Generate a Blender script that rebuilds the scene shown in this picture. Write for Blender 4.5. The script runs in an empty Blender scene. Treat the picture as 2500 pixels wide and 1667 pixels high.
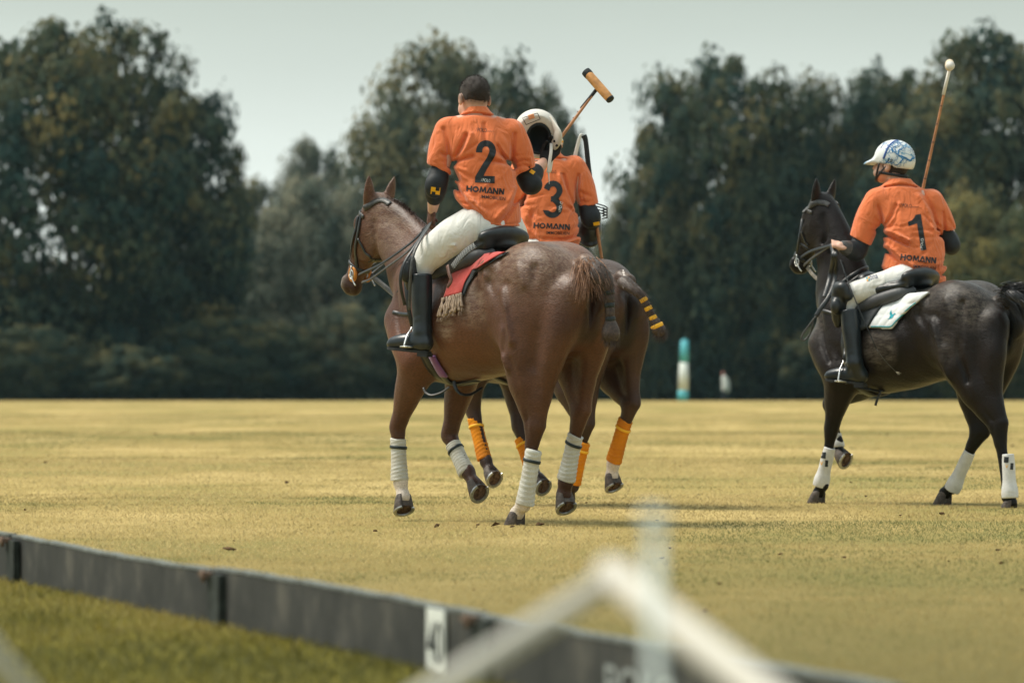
import bpy, bmesh, math, random
import numpy as np
from mathutils import Vector, Matrix
from mathutils.bvhtree import BVHTree

SC = bpy.context.scene
COL = SC.collection
R = math.radians
rng = np.random.default_rng(7)
random.seed(7)

# ---------------------------------------------------------------- camera
F, CAMH, YH = 11400.0, 0.752, 938.0        # focal length in photo pixels, eye height, horizon row
cam = bpy.data.cameras.new('camera')
cam.sensor_width = 36.0
cam.lens = 36.0 * F / 2500.0
cam.shift_y = (YH - 833.5) / 2500.0
cam.clip_start, cam.clip_end = 0.5, 3000.0
cam.dof.use_dof = True
cam.dof.focus_distance = 25.8
cam.dof.aperture_fstop = cam.lens / 42.0
co = bpy.data.objects.new('camera', cam)
COL.objects.link(co)
co.location = (0, 0, CAMH)
co.rotation_euler = (R(90), 0, 0)
SC.camera = co

# ---------------------------------------------------------------- sky, sun, exposure
SUN_EL, SUN_AZ = R(57), R(-76)             # azimuth from +Y towards +X
w = bpy.data.worlds.new('World')
SC.world = w
w.use_nodes = True
nt = w.node_tree
nt.nodes.clear()
N = nt.nodes.new
sky = N('ShaderNodeTexSky')
sky.sky_type = 'NISHITA'
sky.sun_disc = False
sky.sun_elevation = SUN_EL
sky.sun_rotation = SUN_AZ
sky.air_density, sky.dust_density = 1.0, 3.0
tc = N('ShaderNodeTexCoord')
mp = N('ShaderNodeMapping')
mp.inputs['Scale'].default_value = (1.0, 1.0, 3.5)
noi = N('ShaderNodeTexNoise')
noi.inputs['Scale'].default_value = 2.2
noi.inputs['Detail'].default_value = 5
sep = N('ShaderNodeSeparateXYZ')
ramp = N('ShaderNodeValToRGB')             # a thin cloud deck, brighter towards the horizon
e = ramp.color_ramp.elements
e[0].position, e[0].color = 0.0, (0.69, 0.745, 0.695, 1)
e[1].position, e[1].color = 1.0, (0.73, 0.83, 0.83, 1)
q = e.new(0.20); q.color = (0.335, 0.385, 0.365, 1)
q = e.new(0.50); q.color = (0.51, 0.585, 0.58, 1)
q = e.new(0.040); q.color = (0.66, 0.725, 0.685, 1)
q = e.new(0.085); q.color = (0.375, 0.42, 0.375, 1)
mulc = N('ShaderNodeMixRGB'); mulc.blend_type = 'MULTIPLY'; mulc.inputs[0].default_value = 1.0
nr = N('ShaderNodeMapRange')
nr.inputs[1].default_value, nr.inputs[2].default_value = 0.3, 0.7
nr.inputs[3].default_value, nr.inputs[4].default_value = 8.2, 11.0
mx = N('ShaderNodeMixRGB'); mx.inputs[0].default_value = 0.9
bg = N('ShaderNodeBackground'); bg.inputs['Strength'].default_value = 0.1
out = N('ShaderNodeOutputWorld')
L = nt.links.new
L(tc.outputs['Generated'], mp.inputs['Vector']); L(mp.outputs[0], noi.inputs['Vector'])
L(tc.outputs['Generated'], sep.inputs[0]); L(sep.outputs['Z'], ramp.inputs[0])
L(noi.outputs['Fac'], nr.inputs[0])
L(ramp.outputs[0], mulc.inputs[1]); L(nr.outputs[0], mulc.inputs[2])
L(sky.outputs[0], mx.inputs[1]); L(mulc.outputs[0], mx.inputs[2])
L(mx.outputs[0], bg.inputs['Color']); L(bg.outputs[0], out.inputs['Surface'])

sl = bpy.data.lights.new('sun', 'SUN')
sl.energy = 2.7
sl.angle = R(22)
sl.color = (1.0, 0.93, 0.82)
so = bpy.data.objects.new('sun', sl)
COL.objects.link(so)
sd = Vector((math.sin(SUN_AZ) * math.cos(SUN_EL), math.cos(SUN_AZ) * math.cos(SUN_EL), math.sin(SUN_EL)))
so.rotation_euler = sd.to_track_quat('Z', 'Y').to_euler()
so.location = (-10, 10, 30)

SC.view_settings.view_transform = 'Standard'
SC.view_settings.look = 'None'
SC.view_settings.exposure = 0.70
SC.view_settings.gamma = 1.0
SC.view_settings.use_curve_mapping = False
SC.cycles.max_bounces = 6
SC.cycles.transparent_max_bounces = 6

# ---------------------------------------------------------------- object helpers
def A(*a): return np.array(a, dtype=np.float64)

def P(px, py, Y):
    """world point seen at photo pixel (px, py) at distance Y"""
    return A((px - 1250.0) * Y / F, Y, CAMH + (YH - py) * Y / F)

def tag(o, label=None, cat=None, group=None, kind=None):
    if label: o['label'] = label
    if cat: o['category'] = cat
    if group: o['group'] = group
    if kind: o['kind'] = kind
    return o

def empty(name, loc, rz=0.0, label=None, cat=None, group=None):
    o = bpy.data.objects.new(name, None)
    COL.objects.link(o)
    o.location = tuple(loc)
    o.rotation_euler = (0, 0, rz)
    o.empty_display_size = 0.1
    tag(o, label, cat, group)
    return o

ROOTM = {}
def root_matrix(o):
    """world matrix of an object from its own loc/rot and its parents"""
    m = Matrix.Translation(o.location) @ o.rotation_euler.to_matrix().to_4x4()
    return root_matrix(o.parent) @ m if o.parent else m

def mesh(name, verts, faces, mat, parent=None, smooth=True, world=True, attrs=None):
    """verts in world coordinates (or in the parent's own frame if world=False)"""
    v = np.asarray(verts, dtype=np.float64)
    if world and parent is not None:
        mi = np.array(root_matrix(parent).inverted())
        v = v @ mi[:3, :3].T + mi[:3, 3]
    me = bpy.data.meshes.new(name)
    fa = np.asarray(faces, dtype=np.int32) if not isinstance(faces, list) else None
    if fa is not None and fa.ndim == 2:
        n = fa.shape[1]
        me.vertices.add(len(v)); me.vertices.foreach_set('co', v.astype(np.float32).ravel())
        me.loops.add(fa.size); me.loops.foreach_set('vertex_index', fa.ravel())
        me.polygons.add(len(fa))
        me.polygons.foreach_set('loop_start', np.arange(0, fa.size, n, dtype=np.int32))
        me.update(calc_edges=True)
        me.validate()
    else:
        me.from_pydata([tuple(p) for p in v], [], faces)
        me.update()
    if smooth:
        me.polygons.foreach_set('use_smooth', np.ones(len(me.polygons), dtype=bool))
    if attrs:
        for k, val in attrs.items():
            at = me.attributes.new(k, 'FLOAT', 'POINT')
            at.data.foreach_set('value', np.asarray(val, dtype=np.float32))
    if mat is not None: me.materials.append(mat)
    o = bpy.data.objects.new(name, me)
    COL.objects.link(o)
    if parent is not None: o.parent = parent
    return o

def world_verts(o):
    me = o.data
    v = np.empty(len(me.vertices) * 3, dtype=np.float32)
    me.vertices.foreach_get('co', v)
    v = v.reshape(-1, 3).astype(np.float64)
    m = np.array(root_matrix(o))
    return v @ m[:3, :3].T + m[:3, 3]

def bvh_of(*objs):
    vs, fs, n = [], [], 0
    for o in objs:
        v = world_verts(o)
        vs += [tuple(p) for p in v]
        for p in o.data.polygons: fs.append([i + n for i in p.vertices])
        n += len(v)
    return BVHTree.FromPolygons(vs, fs)

def hit(bvh, px, py, off=0.0):
    """first surface point seen at a photo pixel, lifted off along its normal"""
    d = Vector(((px - 1250.0) / F, 1.0, (YH - py) / F)).normalized()
    loc, nor, idx, dist = bvh.ray_cast(Vector((0, 0, CAMH)), d)
    if loc is None: return None, None
    if nor.dot(d) > 0: nor = -nor
    return np.array(loc + nor * off), np.array(nor)

# ---------------------------------------------------------------- materials
def new_mat(name):
    m = bpy.data.materials.new(name)
    m.use_nodes = True
    return m, m.node_tree, m.node_tree.nodes['Principled BSDF']

def mat(name, col, rough=0.6, spec=0.4, metal=0.0, var=0.0, scale=20.0, bump=0.0, bscale=60.0, sheen=0.0, col2=None, coat=0.0, detail=4):
    m, t, b = new_mat(name)
    b.inputs['Roughness'].default_value = rough
    b.inputs['Specular IOR Level'].default_value = spec
    b.inputs['Metallic'].default_value = metal
    b.inputs['Sheen Weight'].default_value = sheen
    b.inputs['Coat Weight'].default_value = coat
    c = tuple(col) + (1,)
    b.inputs['Base Color'].default_value = c
    tcn = t.nodes.new('ShaderNodeTexCoord')
    if var > 0 or col2:
        n = t.nodes.new('ShaderNodeTexNoise'); n.inputs['Scale'].default_value = scale; n.inputs['Detail'].default_value = detail
        t.links.new(tcn.outputs['Object'], n.inputs['Vector'])
        r = t.nodes.new('ShaderNodeValToRGB')
        r.color_ramp.elements[0].position, r.color_ramp.elements[1].position = 0.32, 0.68
        lo = col2 if col2 else tuple(x * (1 - var) for x in col)
        hi = col if col2 else tuple(min(1, x * (1 + var)) for x in col)
        r.color_ramp.elements[0].color = tuple(lo) + (1,)
        r.color_ramp.elements[1].color = tuple(hi) + (1,)
        t.links.new(n.outputs['Fac'], r.inputs[0]); t.links.new(r.outputs[0], b.inputs['Base Color'])
    if bump > 0:
        n = t.nodes.new('ShaderNodeTexNoise'); n.inputs['Scale'].default_value = bscale; n.inputs['Detail'].default_value = 5
        t.links.new(tcn.outputs['Object'], n.inputs['Vector'])
        bp = t.nodes.new('ShaderNodeBump'); bp.inputs['Strength'].default_value = bump; bp.inputs['Distance'].default_value = 0.01
        t.links.new(n.outputs['Fac'], bp.inputs['Height']); t.links.new(bp.outputs[0], b.inputs['Normal'])
    return m
M = {}
def lerp(a, b, t): return np.asarray(a) * (1 - t) + np.asarray(b) * t
# ---------------------------------------------------------------- solid shapes from distance fields
def unit(v):
    v = np.asarray(v, float); return v / (np.linalg.norm(v) + 1e-12)

def catmull(pts, n=6):
    """smooth polyline through rows of pts (any number of columns)"""
    p = np.asarray(pts, float)
    if len(p) < 3 or n <= 1: return p
    p = np.vstack([2 * p[0] - p[1], p, 2 * p[-1] - p[-2]])
    outp = []
    for i in range(1, len(p) - 2):
        for t in np.linspace(0, 1, n, endpoint=False):
            a, b, c, d = p[i - 1], p[i], p[i + 1], p[i + 2]
            outp.append(0.5 * ((2 * b) + (c - a) * t + (2 * a - 5 * b + 4 * c - d) * t * t + (3 * b - a - 3 * c + d) * t ** 3))
    outp.append(p[-2])
    return np.array(outp)

class Field:
    def __init__(s, lo, hi, h):
        s.lo = np.asarray(lo, float); s.h = h
        s.n = np.maximum(2, np.ceil((np.asarray(hi, float) - s.lo) / h).astype(int) + 1)
        s.D = np.full(s.n, 1.0, dtype=np.float32)
    def block(s, lo, hi):
        a = np.clip(np.floor((np.asarray(lo) - s.lo) / s.h).astype(int), 0, s.n)
        b = np.clip(np.ceil((np.asarray(hi) - s.lo) / s.h).astype(int) + 1, 0, s.n)
        if np.any(b <= a): return None
        sl = tuple(slice(x, y) for x, y in zip(a, b))
        ax = [(s.lo[i] + s.h * np.arange(a[i], b[i])).astype(np.float32) for i in range(3)]
        return sl, ax[0][:, None, None], ax[1][None, :, None], ax[2][None, None, :]
    def blend(s, sl, d, k, op):
        D = s.D[sl]
        if op == 'sub': d = -d
        if op == 'add':
            if k > 0:
                hh = np.maximum(k - np.abs(D - d), 0) / k
                s.D[sl] = np.minimum(D, d) - hh * hh * (k * 0.25)
            else: s.D[sl] = np.minimum(D, d)
        else:
            if k > 0:
                hh = np.maximum(k - np.abs(D - d), 0) / k
                s.D[sl] = np.maximum(D, d) + hh * hh * (k * 0.25)
            else: s.D[sl] = np.maximum(D, d)
    def tube(s, pts, k=0.02, n=5, sq=None, op='add'):
        """pts rows x,y,z,r ; sq=(axis, factor) flattens the section along an axis"""
        p = catmull(pts, n)
        m = p[:, 3].max() + k + 2 * s.h
        bl = s.block(p[:, :3].min(0) - m, p[:, :3].max(0) + m)
        if bl is None: return
        sl, X, Y, Z = bl
        best = None
        for i in range(len(p) - 1):
            a, b = p[i, :3], p[i + 1, :3]; ra, rb = p[i, 3], p[i + 1, 3]
            ab = b - a; l2 = float(ab @ ab) + 1e-12
            px, py, pz = X - a[0], Y - a[1], Z - a[2]
            t = np.clip((px * ab[0] + py * ab[1] + pz * ab[2]) / l2, 0, 1)
            qx, qy, qz = px - t * ab[0], py - t * ab[1], pz - t * ab[2]
            f = 1.0
            if sq is not None:
                ax, f = sq
                ax = unit(ax)
                g = (qx * ax[0] + qy * ax[1] + qz * ax[2]) * (1.0 / f - 1.0)
                qx, qy, qz = qx + g * ax[0], qy + g * ax[1], qz + g * ax[2]
            d = np.sqrt(qx * qx + qy * qy + qz * qz) - (ra + (rb - ra) * t)
            if f < 1: d = d * (0.5 + 0.5 * f)
            best = d if best is None else np.minimum(best, d)
        s.blend(sl, best.astype(np.float32), k, op)
    def ell(s, c, r, k=0.02, rot=None, op='add'):
        c = np.asarray(c, float); r = np.asarray(r, float)
        m = r.max() + k + 2 * s.h
        bl = s.block(c - m, c + m)
        if bl is None: return
        sl, X, Y, Z = bl
        x, y, z = X - c[0], Y - c[1], Z - c[2]
        if rot is not None:
            M = np.asarray(rot, float)      # rows are the ellipsoid's axes
            x, y, z = (M[0, 0] * x + M[0, 1] * y + M[0, 2] * z, M[1, 0] * x + M[1, 1] * y + M[1, 2] * z, M[2, 0] * x + M[2, 1] * y + M[2, 2] * z)
        k0 = np.sqrt((x / r[0]) ** 2 + (y / r[1]) ** 2 + (z / r[2]) ** 2)
        k1 = np.sqrt((x / r[0] ** 2) ** 2 + (y / r[1] ** 2) ** 2 + (z / r[2] ** 2) ** 2) + 1e-9
        s.blend(sl, (k0 * (k0 - 1) / k1).astype(np.float32), k, op)
    def loft(s, axis, st, k=0.02, p=2.2, op='add', mult=0.85):
        """st rows: t, cu, cv, hu, hv[, narrow_top] : section stations along a world axis (0 x, 2 z)"""
        st = np.asarray(st, float)
        if st.shape[1] == 5: st = np.hstack([st, np.zeros((len(st), 1))])
        st = st[np.argsort(st[:, 0])]
        o = [i for i in range(3) if i != axis]
        lo = np.zeros(3); hi = np.zeros(3); mg = k + 3 * s.h
        lo[axis], hi[axis] = st[0, 0] - mg, st[-1, 0] + mg
        lo[o[0]], hi[o[0]] = (st[:, 1] - st[:, 3]).min() - mg, (st[:, 1] + st[:, 3]).max() + mg
        lo[o[1]], hi[o[1]] = (st[:, 2] - st[:, 4]).min() - mg, (st[:, 2] + st[:, 4]).max() + mg
        bl = s.block(lo, hi)
        if bl is None: return
        sl, X, Y, Z = bl
        C = [X, Y, Z]
        T = C[axis].ravel()
        dense = catmull(st, 8)
        dense[:, 0] = np.maximum.accumulate(dense[:, 0] + np.arange(len(dense)) * 1e-7)
        g = [np.interp(T, dense[:, 0], dense[:, j]).astype(np.float32) for j in range(1, 6)]
        shp = [1, 1, 1]; shp[axis] = -1
        cu, cv, hu, hv, nt_ = [a.reshape(shp) for a in g]
        v = (C[o[1]] - cv) / hv
        weff = hu * (1 - nt_ * np.clip(v, 0, 1.2))
        u = np.abs((C[o[0]] - cu) / np.maximum(weff, 1e-3))
        r = (u ** p + np.abs(v) ** p) ** (1.0 / p)
        d = (r - 1) * np.minimum(hu, hv) * mult
        Tb = C[axis]
        d = np.maximum(d, np.maximum(st[0, 0] - Tb, Tb - st[-1, 0]))
        s.blend(sl, d.astype(np.float32), k, op)
    def plane(s, pt, nrm, k=0.0, lo=None, hi=None):
        """cut away everything on the side the normal points to"""
        nrm = unit(nrm); pt = np.asarray(pt, float)
        bl = s.block(s.lo if lo is None else lo, s.lo + s.h * s.n if hi is None else hi)
        if bl is None: return
        sl, X, Y, Z = bl
        d = (X - pt[0]) * nrm[0] + (Y - pt[1]) * nrm[1] + (Z - pt[2]) * nrm[2]
        s.blend(sl, d.astype(np.float32), k, 'cut')
    def groove(s, pts, width, depth, n=5, ax=None):
        """a soft crease (depth > 0) or ridge (depth < 0) along a line; ax ignores distance along that axis"""
        p = catmull(pts, n)
        m = width * 2.6
        lo, hi = p.min(0) - m, p.max(0) + m
        if ax is not None: lo[ax] = s.lo[ax]; hi[ax] = s.lo[ax] + s.h * s.n[ax]
        bl = s.block(lo, hi)
        if bl is None: return
        sl, X, Y, Z = bl
        best = None
        for i in range(len(p) - 1):
            a, ab = p[i], p[i + 1] - p[i]
            w_ = np.ones(3)
            if ax is not None: w_[ax] = 0
            l2 = float((ab * w_) @ ab) + 1e-12
            x, y, z = (X - a[0]) * w_[0], (Y - a[1]) * w_[1], (Z - a[2]) * w_[2]
            t = np.clip((x * ab[0] + y * ab[1] + z * ab[2]) / l2, 0, 1)
            d = (x - t * ab[0] * w_[0]) ** 2 + (y - t * ab[1] * w_[1]) ** 2 + (z - t * ab[2] * w_[2]) ** 2
            e_ = d if best is None else np.minimum(best, d)
            best = e_
        s.D[sl] += (depth * np.exp(-best / (width * width))).astype(np.float32)
    def noise(s, amp, scale, seed=0, stretch=(1, 1, 1)):
        """smooth wobble made of a few sine waves, enough to break machine-clean surfaces"""
        r_ = np.random.default_rng(seed)
        sl, X, Y, Z = s.block(s.lo, s.lo + s.h * s.n)
        acc = 0
        for i in range(7):
            d = r_.normal(size=3) * scale * r_.uniform(0.6, 1.6) / np.asarray(stretch)
            acc = acc + np.sin(X * d[0] + Y * d[1] + Z * d[2] + r_.uniform(0, 6.28))
        s.D += (amp * acc / 3.0).astype(np.float32)
    def mesh(s, smooth=1):
        D = s.D
        D[0], D[-1] = 1, 1; D[:, 0], D[:, -1] = 1, 1; D[:, :, 0], D[:, :, -1] = 1, 1
        ins = D < 0
        nx, ny, nz = D.shape
        c = np.zeros((nx - 1, ny - 1, nz - 1), dtype=np.int8)
        offs = [(i, j, k) for i in (0, 1) for j in (0, 1) for k in (0, 1)]
        for i, j, k in offs: c += ins[i:nx - 1 + i, j:ny - 1 + j, k:nz - 1 + k]
        cells = np.argwhere((c > 0) & (c < 8))
        idx = np.full(c.shape, -1, dtype=np.int32)
        idx[cells[:, 0], cells[:, 1], cells[:, 2]] = np.arange(len(cells))
        val = np.stack([D[cells[:, 0] + i, cells[:, 1] + j, cells[:, 2] + k] for i, j, k in offs], 1)
        acc = np.zeros((len(cells), 3)); cnt = np.zeros(len(cells))
        o = np.array(offs, float)
        for a in range(8):
            for b in range(a + 1, 8):
                if np.abs(o[a] - o[b]).sum() != 1: continue
                m = (val[:, a] < 0) != (val[:, b] < 0)
                t = val[m, a] / (val[m, a] - val[m, b])
                acc[m] += o[a] + t[:, None] * (o[b] - o[a]); cnt[m] += 1
        V = s.lo + s.h * (cells + acc / cnt[:, None])
        quads = []
        for ax in range(3):
            s0 = [slice(None)] * 3; s1 = [slice(None)] * 3
            s0[ax], s1[ax] = slice(0, -1), slice(1, None)
            a, b = ins[tuple(s0)], ins[tuple(s1)]
            for flip, msk in ((0, a & ~b), (1, ~a & b)):
                e_ = np.argwhere(msk)
                u, v = [(1, 2), (2, 0), (0, 1)][ax]
                q = []
                for du, dv in ((-1, -1), (0, -1), (0, 0), (-1, 0)):
                    cc = e_.copy(); cc[:, u] += du; cc[:, v] += dv
                    q.append(idx[cc[:, 0], cc[:, 1], cc[:, 2]])
                q = np.stack(q, 1)
                quads.append(q if not flip else q[:, ::-1])
        Q = np.vstack(quads)
        for _ in range(smooth):
            S = np.zeros_like(V); n_ = np.zeros(len(V))
            for i in range(4):
                np.add.at(S, Q[:, i], V[Q[:, (i + 1) % 4]]); np.add.at(n_, Q[:, i], 1)
                np.add.at(S, Q[:, i], V[Q[:, (i - 1) % 4]]); np.add.at(n_, Q[:, i], 1)
            V = 0.5 * V + 0.5 * S / n_[:, None]
        return V, Q

# ---------------------------------------------------------------- strips, rods, strands
def ribbon(pts, width, thick, normals=None, n=5, closed=False):
    """a leather-like strip: flat section (width x thick) swept along pts; returns verts, faces"""
    p = catmull(np.asarray(pts, float), n) if not closed else np.asarray(pts, float)
    N_ = None
    if normals is not None:
        N_ = catmull(np.asarray(normals, float), n) if not closed else np.asarray(normals, float)
    V, Fc = [], []
    m = len(p)
    for i in range(m):
        if closed: t = p[(i + 1) % m] - p[(i - 1) % m]
        else: t = p[min(i + 1, m - 1)] - p[max(i - 1, 0)]
        t = unit(t)
        nn = N_[i] if N_ is not None else A(0, -1, 0)
        nn = unit(nn - t * (nn @ t))
        sd_ = np.cross(t, nn)
        wd = width if np.isscalar(width) else np.interp(i / (m - 1), np.linspace(0, 1, len(width)), width)
        for a, b in ((-1, -.5), (-.8, .5), (.8, .5), (1, -.5)):
            V.append(p[i] + sd_ * a * wd / 2 + nn * b * thick)
    for i in range(m if closed else m - 1):
        j = (i + 1) % m
        for a in range(4):
            b = (a + 1) % 4
            Fc.append((i * 4 + a, i * 4 + b, j * 4 + b, j * 4 + a))
    if not closed: Fc += [(3, 2, 1, 0), tuple((m - 1) * 4 + a for a in range(4))]
    return np.array(V), Fc

def rod(pts, radius, seg=10, n=5, cap=True):
    """round rod along pts; radius a number or one per given point"""
    p = np.asarray(pts, float)
    r_ = np.full(len(p), radius) if np.isscalar(radius) else np.asarray(radius, float)
    p = catmull(np.hstack([p, r_[:, None]]), n)
    V, Fc = [], []
    m = len(p)
    u = None
    for i in range(m):
        t = unit(p[min(i + 1, m - 1), :3] - p[max(i - 1, 0), :3])
        if u is None:
            u = np.cross(t, A(0, 0, 1))
            if np.linalg.norm(u) < 1e-3: u = np.cross(t, A(1, 0, 0))
        u = unit(u - t * (u @ t)); v = np.cross(t, u)
        for a in range(seg):
            an = 2 * math.pi * a / seg
            V.append(p[i, :3] + p[i, 3] * (math.cos(an) * u + math.sin(an) * v))
    for i in range(m - 1):
        for a in range(seg):
            b = (a + 1) % seg
            Fc.append((i * seg + a, i * seg + b, (i + 1) * seg + b, (i + 1) * seg + a))
    if cap: Fc += [tuple(range(seg))[::-1], tuple((m - 1) * seg + a for a in range(seg))]
    return np.array(V), Fc

def merge(parts):
    V, Fc, n = [], [], 0
    for v, f in parts:
        V.append(np.asarray(v)); Fc += [tuple(int(i) + n for i in q) for q in f]; n += len(v)
    return np.vstack(V), Fc

def strands(roots, dirs, length, width, droop=0.3, jitter=0.25, segs=3, seed=1):
    """thin tapering hairs as flat strips"""
    r_ = np.random.default_rng(seed)
    V, Fc, n = [], [], 0
    for p, d in zip(roots, dirs):
        L_ = length * r_.uniform(0.55, 1.15)
        d = unit(unit(d) + r_.normal(size=3) * jitter)
        sd_ = unit(np.cross(d, r_.normal(size=3)))
        q = np.array(p, float)
        for i in range(segs + 1):
            wd = width * (1 - 0.85 * i / segs)
            V += [q - sd_ * wd / 2, q + sd_ * wd / 2]
            q = q + d * L_ / segs
            d = unit(d + A(0, 0, -droop / segs))
        for i in range(segs):
            a = n + i * 2
            Fc.append((a, a + 1, a + 3, a + 2))
        n += 2 * (segs + 1)
    return np.array(V), np.array(Fc, dtype=np.int32)
# ---------------------------------------------------------------- the field
def vnoise(x, y, seed, freq):
    r_ = np.random.default_rng(seed)
    T_ = r_.random((256, 256))
    x = x * freq; y = y * freq
    xi, yi = np.floor(x).astype(int), np.floor(y).astype(int)
    fx, fy = x - xi, y - yi
    fx = fx * fx * (3 - 2 * fx); fy = fy * fy * (3 - 2 * fy)
    a = T_[xi % 256, yi % 256]; b = T_[(xi + 1) % 256, yi % 256]; c = T_[xi % 256, (yi + 1) % 256]; d = T_[(xi + 1) % 256, (yi + 1) % 256]
    return (a * (1 - fx) + b * fx) * (1 - fy) + (c * (1 - fx) + d * fx) * fy
def fbm(x, y, seed, freq, oc=4):
    s_, a, t_ = 0, 1.0, 0
    for i in range(oc):
        s_ = s_ + a * vnoise(x + i * 17.3, y - i * 9.1, seed + i, freq * 2 ** i); t_ += a; a *= .55
    return s_ / t_

def grass_ground(name, cols, scale, pos=(.3, .5, .7), bump=.5):
    m, t, b = new_mat(name)
    nd, lk = t.nodes.new, t.links.new
    tcn = nd('ShaderNodeTexCoord')
    mp_ = nd('ShaderNodeMapping'); mp_.inputs['Scale'].default_value = (scale, scale * .35, scale)
    lk(tcn.outputs['Object'], mp_.inputs['Vector'])
    n1 = nd('ShaderNodeTexNoise'); n1.inputs['Scale'].default_value = 1; n1.inputs['Detail'].default_value = 9; n1.inputs['Roughness'].default_value = .68
    lk(mp_.outputs[0], n1.inputs['Vector'])
    r = nd('ShaderNodeValToRGB'); e_ = r.color_ramp.elements
    e_[0].position, e_[0].color = pos[0], tuple(cols[0]) + (1,); e_[1].position, e_[1].color = pos[2], tuple(cols[2]) + (1,)
    q = e_.new(pos[1]); q.color = tuple(cols[1]) + (1,)
    lk(n1.outputs['Fac'], r.inputs[0]); lk(r.outputs[0], b.inputs['Base Color'])
    n2 = nd('ShaderNodeTexNoise'); n2.inputs['Scale'].default_value = 60; n2.inputs['Detail'].default_value = 4
    lk(tcn.outputs['Object'], n2.inputs['Vector'])
    bp = nd('ShaderNodeBump'); bp.inputs['Strength'].default_value = bump; bp.inputs['Distance'].default_value = .02
    lk(n2.outputs['Fac'], bp.inputs['Height']); lk(bp.outputs[0], b.inputs['Normal'])
    b.inputs['Roughness'].default_value = .95; b.inputs['Specular IOR Level'].default_value = .1
    b.inputs['Sheen Weight'].default_value = .0
    return m

def blade_mat(name, c0, c1, c2, trans=.25, soft=0.0):
    m, t, b = new_mat(name)
    nd, lk = t.nodes.new, t.links.new
    a = nd('ShaderNodeAttribute'); a.attribute_name = 'tone'
    r = nd('ShaderNodeValToRGB'); e_ = r.color_ramp.elements
    e_[0].position, e_[0].color = .18, tuple(c0) + (1,); e_[1].position, e_[1].color = .85, tuple(c2) + (1,)
    q = e_.new(.5); q.color = tuple(c1) + (1,)
    lk(a.outputs['Fac'], r.inputs[0]); lk(r.outputs[0], b.inputs['Base Color'])
    b.inputs['Roughness'].default_value = .7; b.inputs['Specular IOR Level'].default_value = .2
    if soft:                                   # blades stand in a dense sward: shade them nearly as the sward's own surface
        ge = nd('ShaderNodeNewGeometry'); vm = nd('ShaderNodeMix'); vm.data_type = 'VECTOR'; vm.inputs[0].default_value = soft
        lk(ge.outputs['Normal'], vm.inputs[4]); vm.inputs[5].default_value = (0, 0, 1); lk(vm.outputs[1], b.inputs['Normal'])
    tr = nd('ShaderNodeBsdfTranslucent'); lk(r.outputs[0], tr.inputs['Color'])
    mx_ = nd('ShaderNodeMixShader'); mx_.inputs[0].default_value = trans
    lk(b.outputs[0], mx_.inputs[1]); lk(tr.outputs[0], mx_.inputs[2])
    lk(mx_.outputs[0], t.nodes['Material Output'].inputs['Surface'])
    return m

STRAW, OCHRE, GREEN = (.470, .352, .140), (.325, .245, .084), (.130, .140, .040)
g_field = grass_ground('dry_turf', [(.25, .215, .07), OCHRE, STRAW], .30, (.39, .49, .59))
ys = np.concatenate([np.linspace(4, 60, 15), np.linspace(75, 214, 12)])
xs = np.linspace(-140, 140, 15)
V = [(x, y, 0) for y in ys for x in xs]
Fc = [(i * 15 + j, i * 15 + j + 1, (i + 1) * 15 + j + 1, (i + 1) * 15 + j) for i in range(len(ys) - 1) for j in range(14)]
t_ = g_field.node_tree; b_ = t_.nodes['Principled BSDF']        # the near side of the pitch is worn and darker, the far side dry straw
src = b_.inputs['Base Color'].links[0].from_socket
ge = t_.nodes.new('ShaderNodeNewGeometry'); sp = t_.nodes.new('ShaderNodeSeparateXYZ'); t_.links.new(ge.outputs['Position'], sp.inputs[0])
r1 = t_.nodes.new('ShaderNodeMapRange'); r1.inputs[1].default_value, r1.inputs[2].default_value = 12, 27; t_.links.new(sp.outputs['Y'], r1.inputs[0])
x1 = t_.nodes.new('ShaderNodeMixRGB'); t_.links.new(r1.outputs[0], x1.inputs[0]); x1.inputs[1].default_value = (.135, .112, .038, 1); t_.links.new(src, x1.inputs[2]); t_.links.new(x1.outputs[0], b_.inputs['Base Color'])
tag(mesh('polo_field', V, Fc, g_field, smooth=False), kind='structure')
g_rough = grass_ground('shaded_rough_grass', [(.028, .04, .018), (.045, .06, .025), (.07, .075, .03)], .4)  # unmown grass, its colour darkened for the shade under the trees
V = [(-900, 213.5, -.004), (900, 213.5, -.004), (900, 222, -.28), (-900, 222, -.28), (-900, 1600, -.28), (900, 1600, -.28)]
tag(mesh('ground', V, [(0, 1, 2, 3), (3, 2, 5, 4)], g_rough, smooth=False), kind='structure')
V = [(-900, 213.5, -.004), (-140, 213.5, -.004), (-140, 0, -.004), (-900, 0, -.004), (140, 213.5, -.004), (900, 213.5, -.004), (900, 0, -.004), (140, 0, -.004), (-900, -400, -.004), (900, -400, -.004), (140, 4, -.004), (-140, 4, -.004)]
tag(mesh('ground', V, [(0, 3, 2, 1), (4, 7, 6, 5), (8, 9, 6, 3), ], g_field, smooth=False), kind='structure')
tag(mesh('ground', [(-140, 0, -.004), (140, 0, -.004), (140, 4, -.004), (-140, 4, -.004)], [(0, 1, 2, 3)], g_field, smooth=False), kind='structure')

# sideboard line
BA, BU = A(-1.97, 17.97, 0), unit(A(1.755, -5.71, 0))
BN = A(BU[1], -BU[0], 0)                       # towards the spectators (left and near)
if BN[1] > 0: BN = -BN
g_lawn = grass_ground('lawn_soil', [(.10, .095, .014), (.16, .14, .022), (.21, .175, .04)], 1.2)
a, b = BA - BU * 30, BA + BU * 22
V = [a, b, b + BN * 40, a + BN * 40]
tag(mesh('lawn', [v + A(0, 0, .004) for v in V], [(0, 1, 2, 3)], g_lawn, smooth=False), kind='structure')

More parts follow.
